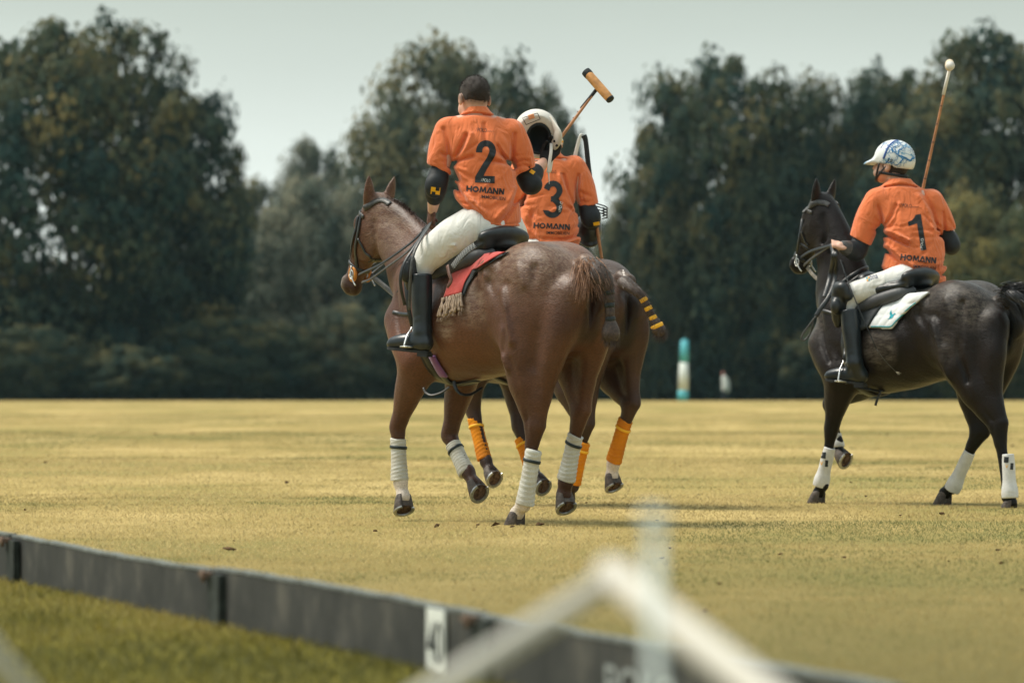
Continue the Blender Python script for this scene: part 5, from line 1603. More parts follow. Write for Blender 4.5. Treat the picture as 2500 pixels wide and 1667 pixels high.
kn2 = H1.W(H1.J(1036, 634, .30)); 
br2 = breeches(r2, (P(1192, 562, Y2), A(.185, .16, .12)), [[[*P(1158, 556, Y2 - .06), .118], [*P(1112, 578, Y2 - .07), .108], [*P(1070, 606, Y2 - .05), .094], [*P(1044, 632, Y2 - .04), .074], [*P(1034, 656, Y2 - .04), .056]]], H1,
    folds=[(.012, .008, [(1108, 515, 25.22), (1125, 545, 25.2), (1150, 570, 25.2)]), (.012, -.006, [(1030, 625, 25.25), (1070, 608, 25.22), (1110, 600, 25.22)]), (.014, .008, [(1026, 640, 25.26), (1060, 628, 25.23), (1095, 620, 25.23)]),
           (.012, .008, [(1040, 655, 25.27), (1062, 645, 25.25), (1090, 636, 25.23)]), (.014, .007, [(1078, 560, 25.2), (1100, 575, 25.18), (1135, 580, 25.2)]), (.016, .009, [(1150, 525, 25.2), (1175, 555, 25.2), (1190, 580, 25.2)]),
           (.014, .007, [(1050, 588, 25.22), (1080, 590, 25.2), (1105, 600, 25.2)])])
def at_l(H, px, py, l): return H.W(H.J(px, py, l))
bt2 = boot(r2, at_l(H1, 1029, 669, .335), at_l(H1, 1031, 806, .34), P(1050, 862, 25.27), P(944, 851, 25.42), rt=.058, ra=.051)
mirror_obj(H1, bt2, r2)
def kneepad2(G):
    a, b = P(1002, 640, 25.34), P(1004, 700, 25.34)
    G.tube([[*a, .036], [*lerp(a, b, .5), .042], [*b, .03]], k=0)
    G.ell(P(990, 665, 25.30), (.03, .03, .055), k=.01)
kp2 = solid('knee_guard', r2, M['black_leather'], kneepad2, P(1000, 670, 25.3) - .16, P(1000, 670, 25.3) + .16, .006)

# ================= rider with number 3
Y3 = 28.85
r3 = empty('person', P(1335, 640, Y3), 0, 'rider in orange jersey number 3 on the brown pony, head hidden by a helmet', 'person')
jr3 = jersey(r3,
    [(372, 1312, 1362, Y3 + .06, .06), (384, 1296, 1378, Y3 + .06, .08), (398, 1278, 1398, Y3 + .05, .098), (420, 1266, 1410, Y3 + .04, .112), (460, 1268, 1412, Y3 + .02, .122), (505, 1268, 1409, Y3, .125),
     (545, 1266, 1414, Y3 - .01, .128), (580, 1263, 1418, Y3 - .01, .138), (605, 1268, 1412, Y3 - .01, .138), (640, 1270, 1404, Y3 - .01, .135)],
    [dict(pts=[PT(1280, 412, Y3 + .04, .08), PT(1262, 450, Y3 + .04, .076), PT(1246, 500, Y3 + .04, .066)], cut=(1247, 496, Y3 + .04), dir=(-.35, .2, -.92)),
     dict(pts=[PT(1400, 412, Y3 + .04, .082), PT(1420, 450, Y3 + .05, .078), PT(1438, 508, Y3 + .05, .066)], cut=(1436, 503, Y3 + .05), dir=(.26, .1, -.96))],
    [(390, 1292, 1382, Y3 + .06, .092), (383, 1296, 1378, Y3 + .06, .09), (375, 1304, 1370, Y3 + .06, .08), (366, 1309, 1364, Y3 + .065, .072)],
    [(1200, 640), (1266, 618), (1300, 604), (1340, 604), (1380, 608), (1405, 611), (1450, 605)],
    [(.016, .010, [(1412, 430), (1408, 470), (1410, 515)]), (.014, -.008, [(1420, 430), (1416, 470)]), (.016, .010, [(1408, 515), (1388, 480), (1375, 430)]), (.014, -.008, [(1402, 512), (1380, 470), (1366, 430)]),
     (.016, .010, [(1270, 500), (1290, 470), (1300, 430)]), (.016, .009, [(1414, 575), (1380, 588), (1330, 586)]), (.014, -.008, [(1412, 585), (1370, 596), (1320, 594)]), (.014, .008, [(1268, 560), (1290, 585), (1330, 600)]),
     (.012, .007, [(1416, 470), (1440, 480)]), (.02, .008, [(1300, 520), (1295, 555), (1310, 590)]), (.008, .010, [(1292, 391), (1335, 386), (1382, 391)])], pits=[((1272, 500), 1), ((1408, 508), -1)], waist=(1272, 1410, 535, 600, .35), seed=5)
shl3, shr3 = P(1282, 415, Y3 + .04), P(1400, 415, Y3 + .04)
ell3, elr3 = P(1250, 535, Y3 + .06), P(1442, 530, Y3 + .04)
wrl3, wrr3 = P(1215, 560, Y3 + .28), P(1446, 565, Y3 + .26)
bd3, hd3, rot3 = limb_body(r3, [
    trunk_core(P(1337, 395, Y3 + .05), P(1340, 500, Y3), P(1340, 600, Y3)),
    [[*P(1337, 405, Y3 + .06), .06], [*shl3, .062], [*lerp(shl3, ell3, .5), .050], [*ell3, .041]], [[*ell3, .041], [*lerp(ell3, wrl3, .35), .041], [*wrl3, .028]],
    [[*P(1337, 405, Y3 + .06), .06], [*shr3, .062], [*lerp(shr3, elr3, .5), .050], [*elr3, .041]], [[*elr3, .041], [*lerp(elr3, wrr3, .35), .041], [*wrr3, .028]]],
    dict(c=P(1338, 345, Y3 + .08), yaw=R(-12), neck=P(1337, 386, Y3 + .06)), res=.008)
hc3 = P(1338, 345, Y3 + .08)
def hair3(G):
    G.ell(hd3(0, -.014, .02), (.085, .106, .096), k=0, rot=rot3)
    G.plane(hd3(0, -.09, -.07), unit(-rot3[2] * .92 + rot3[1] * .38)); G.plane(hd3(0, .05, .03), rot3[1])
solid('hair', r3, M['hair'], hair3, hc3 - .15, hc3 + .15, .006, noise=(.003, 60, 2))
M['goggle'] = mat('goggle_band', (.70, .70, .66), .5, .3)
def band_ring(c, ax, rx, ry, u, v, width, thick, parent, name, mt, n_=40, a0=0, a1=2 * math.pi):
    an = np.linspace(a0, a1, n_, endpoint=(a1 - a0) < 6.28)
    pts = [c + u * rx * math.cos(a) + v * ry * math.sin(a) for a in an]
    nr_ = [unit(u * math.cos(a) + v * math.sin(a)) for a in an]
    vv, ff = ribbon(pts, width, thick, normals=nr_, closed=(a1 - a0) >= 6.28, n=1)
    return mesh(name, vv, ff, mt, parent)
gb = band_ring(hd3(0, -.005, -.005), rot3[2], .091, .110, rot3[0], rot3[1], .040, .004, r3, 'goggle_strap', M['goggle'])
band_ring(hd3(0, -.005, -.003), rot3[2], .0935, .1125, rot3[0], rot3[1], .016, .003, gb, 'strap_stripe', M['print_yellow'])
pad3r = arm_pad(r3, [[*lerp(shr3, elr3, .74), .050], [*lerp(shr3, elr3, .9), .060], [*elr3, .064], [*lerp(elr3, wrr3, .3), .058], [*lerp(elr3, wrr3, .52), .046]], bulge=[(elr3 + A(.0, -.03, -.012), (.055, .04, .06))])
pad3l = arm_pad(r3, [[*lerp(shl3, ell3, .76), .050], [*ell3, .060], [*lerp(ell3, wrl3, .5), .046]])
def glove3(G): hand(G, wrr3, A(.02, .10, -.02), A(-.7, .2, -.5), A(0, .4, .9), (.8, 1.2, .9), .7, 1.0)
solid('glove', r3, M['glove'], glove3, wrr3 - .17, wrr3 + .17, .0045)
def glove3l(G): hand(G, wrl3, A(-.02, .10, -.02), A(.7, .2, -.5), A(0, .4, .9), (.8, 1.2, .9), .7, 1.0)
solid('glove', r3, M['glove'], glove3l, wrl3 - .17, wrl3 + .17, .0045)
br3 = breeches(r3, (P(1338, 628, Y3), A(.175, .15, .12)), [[[*P(1306, 622, Y3 - .06), .112], [*H2.W(A(.72, .27, 1.46)), .095], [*H2.W(A(.86, .31, 1.36)), .074], [*H2.W(A(.86, .31, 1.30)), .056]]], H2)
bt3 = boot(r3, H2.W(A(.86, .32, 1.33)), H2.W(A(.80, .34, 1.00)), H2.W(A(.74, .33, .86)), H2.W(A(1.00, .38, .88)))
mirror_obj(H2, bt3, r3)

# ================= rider with number 1
Y1 = 29.30
r1 = empty('person', P(2250, 715, Y1), 0, 'helmeted rider in orange jersey number 1 on the dark pony at the right', 'person')
jr1 = jersey(r1,
    [(438, 2172, 2220, Y1 + .10, .06), (450, 2156, 2236, Y1 + .10, .082), (466, 2140, 2258, Y1 + .09, .098), (488, 2128, 2278, Y1 + .08, .11), (525, 2128, 2297, Y1 + .06, .125), (565, 2150, 2302, Y1 + .03, .13),
     (605, 2162, 2305, Y1 + .01, .13), (640, 2156, 2308, Y1, .14), (668, 2146, 2309, Y1, .15), (690, 2148, 2308, Y1, .152), (725, 2156, 2306, Y1, .15)],
    [dict(pts=[PT(2142, 492, Y1 + .07, .085), PT(2120, 535, Y1 + .06, .085), PT(2098, 594, Y1 + .04, .072)], cut=(2100, 587, Y1 + .04), dir=(-.45, .1, -.88)),
     dict(pts=[PT(2272, 494, Y1 + .08, .085), PT(2294, 530, Y1 + .08, .078), PT(2315, 572, Y1 + .09, .062)], cut=(2313, 567, Y1 + .09), dir=(.42, .1, -.88))],
    [(456, 2156, 2236, Y1 + .10, .094), (450, 2159, 2234, Y1 + .10, .092), (444, 2166, 2229, Y1 + .10, .084), (437, 2170, 2223, Y1 + .105, .074)],
    [(2060, 650), (2142, 660), (2152, 674), (2172, 690), (2196, 703), (2230, 708), (2270, 704), (2330, 694)],
    [(.018, .013, [(2150, 566), (2168, 540), (2185, 505)]), (.016, -.010, [(2156, 560), (2176, 530), (2190, 500)]), (.016, .012, [(2152, 572), (2180, 585), (2210, 600)]), (.014, -.010, [(2152, 562), (2182, 574), (2214, 590)]),
     (.016, .011, [(2162, 612), (2185, 640), (2220, 668)]), (.014, -.009, [(2160, 600), (2188, 626), (2225, 655)]), (.016, .010, [(2150, 660), (2180, 672), (2215, 668)]), (.014, .005, [(2146, 555), (2120, 570)]),
     (.014, .010, [(2140, 505), (2150, 535), (2152, 562)]), (.014, .010, [(2300, 520), (2302, 545), (2304, 570)]), (.012, .006, [(2312, 535), (2325, 555)]), 
     (.016, .008, [(2250, 470), (2270, 510), (2285, 560)]), (.014, -.006, [(2240, 480), (2262, 520), (2276, 570)]), (.018, .008, [(2306, 640), (2280, 660), (2250, 668)]), (.012, .010, [(2306, 668), (2290, 676)]),
     (.008, .011, [(2158, 458), (2198, 453), (2236, 458)])], pits=[((2154, 564), 1), ((2300, 570), -1)], waist=(2160, 2300, 600, 695, .7), seed=8)
shl1, shr1 = P(2144, 496, Y1 + .07), P(2272, 496, Y1 + .08)
wrl1 = H3.W(H3.J(2052, 601, .26))
ell1, elr1 = P(2092, 614, Y1 + .03), P(2322, 600, Y1 + .12)
wrr1 = P(2318, 560, Y1 + .36)
def bare_hand(G): hand(G, wrl1 - A(.005, 0, 0), P(2030, 594, wrl1[1] + .03) - wrl1, A(-.05, .35, -.9), A(.1, .7, .7), (.9, 1.35, 1.0), .7, 1.12)
bd1, hd1, rot1 = limb_body(r1, [
    trunk_core(P(2196, 462, Y1 + .10), P(2226, 570, Y1 + .03), P(2235, 680, Y1)),
    [[*P(2196, 470, Y1 + .10), .06], [*shl1, .062], [*lerp(shl1, ell1, .5), .050], [*ell1, .042]], [[*ell1, .042], [*lerp(ell1, wrl1, .35), .042], [*wrl1, .028]],
    [[*P(2196, 470, Y1 + .10), .06], [*shr1, .062], [*lerp(shr1, elr1, .5), .050], [*elr1, .042]], [[*elr1, .042], [*lerp(elr1, wrr1, .35), .042], [*wrr1, .028]]],
    dict(c=P(2176, 402, Y1 + .14), yaw=R(62), pitch=R(4), neck=P(2194, 456, Y1 + .10)), res=.005, extra=bare_hand)
hc1 = P(2176, 402, Y1 + .14)
def hair1(G):
    G.ell(hd1(0, -.018, .015), (.084, .104, .098), k=0, rot=rot1)
    G.plane(hd1(0, -.09, -.085), unit(-rot1[2] * .92 + rot1[1] * .38)); G.plane(hd1(0, .03, .03), rot1[1])
    for s_ in (1, -1): G.ell(hd1(.084 * s_, .0, -.02), (.03, .026, .040), k=.008, rot=rot1, op='sub')
solid('hair', r1, M['hair'], hair1, hc1 - .15, hc1 + .15, .006, noise=(.003, 60, 2))
arm_pad(r1, [[*lerp(shl1, ell1, .60), .054], [*lerp(shl1, ell1, .85), .060], [*ell1, .062], [*lerp(ell1, wrl1, .30), .058], [*lerp(ell1, wrl1, .52), .050]])
arm_pad(r1, [[*lerp(ell1, wrl1, .40), .053], [*lerp(ell1, wrl1, .65), .047], [*lerp(ell1, wrl1, .84), .040]], name='forearm_guard', material=M['grey_leather'])
arm_pad(r1, [[*lerp(shr1, elr1, .60), .052], [*lerp(shr1, elr1, .85), .058], [*elr1, .060], [*lerp(elr1, wrr1, .35), .054], [*lerp(elr1, wrr1, .52), .046]])
def glove1(G): hand(G, wrr1, A(-.03, .10, .03), A(-.7, .2, -.3), A(-.1, .2, .9), (.8, 1.2, .9), .7, 1.0)
solid('glove', r1, M['glove'], glove1, wrr1 - .17, wrr1 + .17, .0045)
br1 = breeches(r1, (P(2235, 694, Y1), A(.18, .155, .12)), [[[*P(2205, 690, Y1 - .09), .105], [*P(2165, 696, Y1 - .11), .095], [*P(2120, 708, Y1 - .11), .083], [*P(2082, 720, Y1 - .10), .070], [*P(2070, 745, Y1 - .10), .055]]], H3,
    folds=[(.008, .006, [(2080, 728, 29.12), (2110, 722, 29.1), (2150, 722, 29.1)]), (.008, .006, [(2085, 716, 29.12), (2115, 706, 29.1), (2150, 704, 29.1)]), (.008, .006, [(2095, 736, 29.13), (2130, 728, 29.1), (2165, 718, 29.1)]),
           (.008, .005, [(2090, 704, 29.12), (2120, 694, 29.1), (2150, 686, 29.1)]), (.009, .006, [(2110, 738, 29.13), (2145, 728, 29.1), (2180, 710, 29.1)])])
bt1 = boot(r1, at_l(H3, 2074, 757, .30), at_l(H3, 2086, 882, .31), P(2114, 938, 29.08), P(2012, 928, 29.24), rt=.060, ra=.052)
mirror_obj(H3, bt1, r1)
def kneepad1(G):
    a, b = P(2052, 705, 29.16), P(2046, 790, 29.20)
    G.tube([[*a, .052], [*lerp(a, b, .35), .055], [*lerp(a, b, .75), .045], [*b, .026]], k=0)
    G.ell(P(2041, 748, 29.13), (.034, .035, .052), k=.012)
    G.tube([[*P(2058, 702, 29.12), .038], [*P(2068, 720, 29.12), .04]], k=.02)
    G.groove([P(2030, 722, 29.15), P(2046, 726, 29.1), P(2066, 738, 29.1)], .008, .006)
kp1 = solid('knee_guard', r1, M['black_leather'], kneepad1, P(2048, 745, 29.15) - .19, P(2048, 745, 29.15) + .19, .006)
# ---------------------------------------------------------------- tack: laid on the horses' real surfaces
def strap_on(bvh, px, width, thick, parent, name, mt, off=.004, n=5):
    pts, nr_ = [], []
    for a, b in px:
        p_, n_ = hit(bvh, a, b, off)
        if p_ is None: continue
        if pts and np.linalg.norm(p_ - pts[-1]) > .35: continue
        pts.append(p_); nr_.append(n_)
    if len(pts) < 2: return None
    q = catmull(np.array(pts), n)
    # settle every point of the smoothed line on the hide
    P2, N2 = [], []
    for p_ in q:
        loc, nor, i_, d_ = bvh.find_nearest(Vector(p_))
        if loc is not None and d_ < .05: P2.append(np.array(loc) + np.array(nor) * off); N2.append(np.array(nor))
        else: P2.append(p_); N2.append(nr_[0])
    N2 = np.array(N2)
    for _ in range(3): N2[1:-1] = (N2[:-2] + N2[1:-1] + N2[2:]) / 3
    v, f = ribbon(P2, width, thick, normals=N2, n=1)
    return mesh(name, v, f, mt, parent)

def strap_air(pts, width, thick, parent, name, mt, normal=(-.3, -1, .1), n=6):
    p_ = np.array(pts, float)
    v, f = ribbon(p_, width, thick, normals=[A(*normal)] * len(p_), n=n)
    return mesh(name, v, f, mt, parent)

def patch(bvh, rows, nu, nv, off, thick, parent, name, mt, smooth=True, puff=0.0):
    """a cloth panel on the hide: rows of (left px, right px) from top to bottom"""
    Lr = catmull(np.array([r_[0] for r_ in rows], float), 6); Rr = catmull(np.array([r_[1] for r_ in rows], float), 6)
    ts = np.linspace(0, len(Lr) - 1, nv)
    Pt, Nn = [], []
    ok = True
    for t_ in ts:
        l_ = A(np.interp(t_, range(len(Lr)), Lr[:, 0]), np.interp(t_, range(len(Lr)), Lr[:, 1])); r_ = A(np.interp(t_, range(len(Rr)), Rr[:, 0]), np.interp(t_, range(len(Rr)), Rr[:, 1]))
        for j in range(nu):
            a = lerp(l_, r_, j / (nu - 1))
            p_, n_ = hit(bvh, a[0], a[1], off)
            if p_ is None: p_, n_ = Pt[-1], Nn[-1]
            Pt.append(p_); Nn.append(n_)
    Pt, Nn = np.array(Pt), np.array(Nn)
    g = Pt.reshape(nv, nu, 3); gn = Nn.reshape(nv, nu, 3)
    for _ in range(4):
        g[1:-1, 1:-1] = (g[1:-1, 1:-1] * 2 + g[:-2, 1:-1] + g[2:, 1:-1] + g[1:-1, :-2] + g[1:-1, 2:]) / 6
        gn[1:-1, 1:-1] = (gn[1:-1, 1:-1] * 2 + gn[:-2, 1:-1] + gn[2:, 1:-1] + gn[1:-1, :-2] + gn[1:-1, 2:]) / 6
    if puff:
        uu, vv_ = np.meshgrid(np.linspace(0, 1, nu), np.linspace(0, 1, nv))
        g = g + gn * (puff * (np.abs(np.sin(uu * 3 * math.pi)) * np.abs(np.sin(vv_ * 3 * math.pi))) ** .5)[..., None]
    top = g.reshape(-1, 3); bot = (g - gn * thick).reshape(-1, 3)
    V = np.vstack([top, bot]); n_ = nu * nv; Fc = []
    for i in range(nv - 1):
        for j in range(nu - 1):
            a, b, c, d = i * nu + j, i * nu + j + 1, (i + 1) * nu + j + 1, (i + 1) * nu + j
            Fc += [(a, d, c, b), (n_ + a, n_ + b, n_ + c, n_ + d)]
    ring = [j for j in range(nu)] + [i * nu + nu - 1 for i in range(1, nv)] + [(nv - 1) * nu + j for j in range(nu - 2, -1, -1)] + [i * nu for i in range(nv - 2, 0, -1)]
    for k in range(len(ring)):
        a, b = ring[k], ring[(k + 1) % len(ring)]
        Fc.append((a, b, n_ + b, n_ + a))
    return mesh(name, V, Fc, mt, parent, smooth=smooth)

def around(B, x0, x1, th0, th1, n=40):
    """points round the trunk at horse x (x0 at the top .. x1 below), angle from the top (0) towards the left side"""
    H = B['H']; pts, nr_ = [], []
    for a in np.linspace(th0, th1, n):
        x = lerp(x0, x1, (1 - math.cos(a)) / 2)
        c = H.W(A(float(x), 0, 1.12 * H.sz)); d = H.l * math.sin(a) + A(0, 0, 1) * math.cos(a)
        loc, nor, i_, dd = B['bvh'].ray_cast(Vector(c + d * .8), Vector(-d))
        if loc is None: continue
        pts.append(np.array(loc) + d * .006); nr_.append(d)
    return pts, nr_

for B in (B1, B2, B3): B['bvh'] = bvh_of(B['body'])
M['red_cloth'] = cloth_mat('red_cloth', (.45, .060, .050), .1, fold=.3)
M['fringe'] = mat('fringe_wool', (.36, .27, .205), .95, .1, var=.35, scale=60)
M['white_cloth'] = cloth_mat('white_quilt', (.64, .66, .66), .05, fold=.2)
M['teal'] = mat('teal_thread', (.02, .30, .36), .7, .2)
M['purple'] = cloth_mat('purple_sleeve', (.20, .085, .24), .15, fold=.3)
M['grey_pad'] = mat('saddle_panel', (.055, .057, .06), .5, .4, var=.2, scale=12, bump=.1, bscale=40)
M['girth_wear'] = mat('saddle_suede', (.03, .035, .037), .7, .3, var=.3, scale=20)

def saddle(B, label, xs, flap_rows, panel_px, lattice=None, girth=(.86, .80)):
    H = B['H']; bv = B['bvh']
    root = empty('saddle', H.W(A(xs, 0, 1.50 * H.sz)), H.rz, label, 'saddle')
    x0 = xs
    z = lambda x: 1.44 * H.sz
    lo = H.T(0, 0, 0) * 0 + A(x0 - .32, -.32, 1.25 * H.sz); hi = A(x0 + .46, .32, 1.75 * H.sz)
    G = Field(lo, hi, .007)
    zs = 1.45 * H.sz
    G.ell(A(x0 + .05, 0, zs + .055), (.25, .135, .052), k=0)
    G.ell(A(x0 - .145, 0, zs + .108), (.055, .150, .038), k=.05, rot=[unit(A(1, 0, -.55)), A(0, 1, 0), unit(A(.55, 0, 1))])
    G.tube([[x0 - .13, -.14, zs + .095, .026], [x0 - .165, 0, zs + .125, .030], [x0 - .13, .14, zs + .095, .026]], k=.03)
    G.ell(A(x0 + .30, 0, zs + .085), (.06, .085, .055), k=.06)
    for s_ in (1, -1):
        G.tube([[x0 - .13, .12 * s_, zs + .055, .035], [x0 + .05, .17 * s_, zs + .02, .034], [x0 + .25, .19 * s_, zs - .02, .03]], k=.03)
        G.groove([A(x0 - .17, .16 * s_, zs + .078), A(x0 - .05, .17 * s_, zs + .055), A(x0 + .12, .19 * s_, zs + .03)], .008, .008)
    V, Q = G.mesh(1)
    mesh('seat', H.W(V), Q, M['black_leather'], root)
    G = Field(lo, hi, .007)
    for s_ in (1, -1):
        G.tube([[x0 - .15, .10 * s_, zs + .008, .03], [x0 - .08, .165 * s_, zs - .012, .040], [x0 + .06, .205 * s_, zs - .055, .042], [x0 + .2, .225 * s_, zs - .10, .03]], k=.02, sq=((0, 1, 0), .75))
    V, Q = G.mesh(1)
    mesh('panel', H.W(V), Q, M['grey_pad'], root)
    fl = patch(bv, flap_rows, 10, 12, .030, .010, root, 'flap', M['girth_wear'])
    mirror_obj(H, fl, root)
    pts, nr_ = around(B, girth[0], girth[1], 1.35, 4.93, 60)
    pts = np.array(pts)
    v, f = ribbon(pts + np.array(nr_) * .004, .075, .010, normals=nr_, n=1)
    mesh('girth', v, f, M['black_leather'], root)
    return root

sd1 = saddle(B1, 'black saddle with high cantle on the chestnut pony under the bareheaded rider', .58,
    [((1085, 612), (1150, 606)), ((1070, 636), (1130, 630)), ((1058, 662), (1104, 652)), ((1052, 690), (1078, 680))], None, girth=(.90, .84))
sd3 = saddle(B3, 'black saddle on the dark pony under rider number 1', .56,
    [((2110, 720), (2190, 718)), ((2096, 748), (2168, 742)), ((2096, 775), (2142, 772)), ((2098, 812), (2122, 804))], None, girth=(.86, .80))
sd2 = saddle(B2, 'black saddle on the brown pony under rider number 3', .52, [((1255, 660), (1310, 655)), ((1245, 700), (1300, 690)), ((1240, 760), (1280, 750))], None)

# woven guard and brown billet strap below the saddle of the chestnut pony
def hatch_mat():
    m, t, b = new_mat('woven_guard'); nd, lk = t.nodes.new, t.links.new
    tcn = nd('ShaderNodeTexCoord'); acc = None
    for s_ in (1, -1):
        mp_ = nd('ShaderNodeMapping'); mp_.inputs['Rotation'].default_value = (0, R(45 * s_), 0); lk(tcn.outputs['Object'], mp_.inputs['Vector'])
        wv = nd('ShaderNodeTexWave'); wv.bands_direction = 'X'; wv.inputs['Scale'].default_value = 26; lk(mp_.outputs[0], wv.inputs['Vector'])
        gt_ = nd('ShaderNodeMath'); gt_.operation = 'GREATER_THAN'; gt_.inputs[1].default_value = .86; lk(wv.outputs['Fac'], gt_.inputs[0])
        if acc is None: acc = gt_.outputs[0]
        else:
            mx_ = nd('ShaderNodeMath'); mx_.operation = 'MAXIMUM'; lk(acc, mx_.inputs[0]); lk(gt_.outputs[0], mx_.inputs[1]); acc = mx_.outputs[0]
    x = nd('ShaderNodeMixRGB'); lk(acc, x.inputs[0]); x.inputs[1].default_value = (.012, .014, .016, 1); x.inputs[2].default_value = (.20, .20, .185, 1)
    lk(x.outputs[0], b.inputs['Base Color']); b.inputs['Roughness'].default_value = .8
    return m
strap_air([H1.W(H1.J(1160, 598, .235)), H1.W(H1.J(1140, 612, .27)), H1.W(H1.J(1120, 632, .30)), H1.W(H1.J(1105, 652, .315))], .052, .006, sd1, 'woven_guard', hatch_mat(), (-.75, -.62, .35))
strap_air([H1.W(H1.J(1092, 648, .31)), H1.W(H1.J(1096, 668, .32)), H1.W(H1.J(1101, 685, .32)), H1.W(H1.J(1092, 700, .32))], .024, .005, sd1, 'billet_strap', M['brown_leather'], (-.75, -.62, .2))
# saddle cloths
sc1 = empty('saddle_cloth', H1.W(A(.5, 0, 1.46)), H1.rz, 'red fringed saddle cloth hanging behind the bareheaded rider’s boot', 'saddle cloth')
under = patch(B1['bvh'], [((1116, 640), (1246, 618)), ((1112, 662), (1182, 655)), ((1100, 690), (1150, 690)), ((1088, 728), (1136, 722))], 14, 14, .012, .006, sc1, 'felt_underlay', M['girth_wear'])
red = patch(B1['bvh'], [((1112, 640), (1240, 619)), ((1112, 662), (1172, 654)), ((1102, 690), (1143, 687)), ((1089, 729), (1131, 718))], 16, 18, .020, .005, sc1, 'cloth', M['red_cloth'])
mirror_obj(H1, red, sc1, 'cloth')
r_ = np.random.default_rng(9)
for j in range(11):
    t_ = j / 10
    a, b = lerp(1088, 1132, t_), lerp(730, 718, t_)
    L_ = r_.uniform(30, 46); dx = r_.uniform(-5, 1) - (1 - t_) * 10
    pts = []
    for u in np.linspace(0, 1, 5):
        p_, n_ = hit(B1['bvh'], a + dx * u + r_.normal() * 1.2, b + L_ * u, .016 + .004 * math.sin(u * 3))
        if p_ is not None: pts.append(p_)
    if len(pts) > 3:
        v, f = rod(pts, [.0075, .0065, .008, .0075, .009][:len(pts)], seg=6, n=3)
        kn_ = strands([pts[-1]] * 14 + [pts[-2]] * 6, [pts[-1] - pts[-2]] * 20, .03, .003, jitter=.35, seed=j)
        mesh('tassel', *merge([(v, f), kn_]), M['fringe'], sc1)
wp = empty('saddle_pad', H3.W(A(.5, 0, 1.36)), H3.rz, 'white quilted saddle pad with teal piping and bird emblem on the dark pony', 'saddle pad')
rows3 = [((2168, 726), (2272, 716)), ((2156, 750), (2240, 740)), ((2141, 773), (2206, 771)), ((2124, 801), (2179, 801.5))]
pad = patch(B3['bvh'], rows3, 22, 22, .016, .010, wp, 'quilt', M['white_cloth'], puff=.007)
mirror_obj(H3, pad, wp, 'quilt')
pb = bvh_of(pad)
strap_on(pb, [(2127, 797.5), (2150, 797), (2174, 797), (2186, 785), (2201, 770), (2218, 753), (2236, 739), (2256, 726)], .007, .003, wp, 'piping', M['teal'], off=.002)
strap_on(pb, [(2126, 800.8), (2150, 800.5), (2177, 800.3), (2190, 785), (2204.5, 770.5), (2222, 754), (2240, 739), (2258, 727)], .008, .006, wp, 'edge_binding', M['white_cloth'], off=.003)

# ---------------- bridles
def bridle(B, label, straps, nose, cheek, guard=None, guard_mat=None, fat=.022):
    H = B['H']; bv = B['bvh']
    root = empty('bridle', H.W(B['hp'](.3, 0)), H.rz, label, 'bridle')
    for nm, px, wd, mt in straps:
        o = strap_on(bv, px, wd, .005, root, nm, mt, off=.0055)
        if o is not None: mirror_obj(H, o, root, nm)
    # noseband and browband: full rings round the head
    for nm, u, tilt, wd, mt in nose:
        pts, nr_ = [], []
        c = B['hp'](u, -.065)
        half = nm == 'browband'
        for a in (np.linspace(-1.7, 1.7, 30) if half else np.linspace(0, 2 * math.pi, 40, endpoint=False)):
            dd = unit(B['fr'] * math.cos(a) + B['lat'] * math.sin(a) + B['d'] * tilt * math.cos(a))
            wc = H.W(c); wd_ = H.f * dd[0] + H.l * dd[1] + A(0, 0, dd[2])
            loc, nor, i_, q_ = bv.ray_cast(Vector(wc), Vector(wd_))
            if loc is None or q_ > .2: continue
            pts.append(np.array(loc) + wd_ * .005); nr_.append(wd_)
        v, f = ribbon(pts, wd, .005, normals=nr_, closed=not half, n=1)
        mesh(nm, v, f, mt, root)
    return root

GL, BLK = M['grey_leather'], M['black_leather']
bd_1 = bridle(B1, 'black leather bridle with orange bit guard on the chestnut pony’s head', [
    ('headpiece', [(879, 517), (890, 509), (904, 501), (921, 491), (938, 490), (952, 499)], .034, GL),
    ('cheekpiece', [(884, 520), (879, 545), (876, 565), (871, 590), (869, 615), (871, 640), (873, 652)], .022, BLK),
    ('noseband_strap', [(876, 528), (872, 545), (864, 580), (858, 605), (856, 632)], .017, BLK),
    ('throatlatch', [(875, 583), (884, 600), (893, 617), (906, 630), (918, 638)], .016, BLK)],
    [('browband', .13, .12, .026, GL), ('noseband', .70, -.05, .022, BLK)], None)
bd_3 = bridle(B3, 'black leather bridle on the dark pony’s head', [
    ('headpiece', [(1962, 520), (1968, 513), (1980, 502), (1996, 495), (2012, 496), (2024, 502)], .036, GL),
    ('cheekpiece', [(1960, 535), (1955, 555), (1948, 572), (1942, 592), (1941, 612), (1944, 635)], .022, BLK),
    ('throatlatch', [(1956, 545), (1958, 565), (1966, 588), (1974, 600)], .015, BLK)],
    [('browband', .13, .12, .026, GL), ('noseband', .62, -.05, .024, BLK), ('drop_noseband', .82, -.05, .03, BLK)], None)
bd_2 = bridle(B2, 'bridle on the brown pony, hidden behind the other rider', [], [('noseband', .70, -.05, .022, BLK), ('browband', .13, .12, .024, GL)], None)

def disc_ring(c, u, v, rx, ry, tube, name, mt, parent, a0=0, a1=2 * math.pi, n_=28):
    pts = [c + u * rx * math.cos(a) + v * ry * math.sin(a) for a in np.linspace(a0, a1, n_)]
    vv, ff = rod(pts, tube, seg=8, n=1)
    return mesh(name, vv, ff, mt, parent)
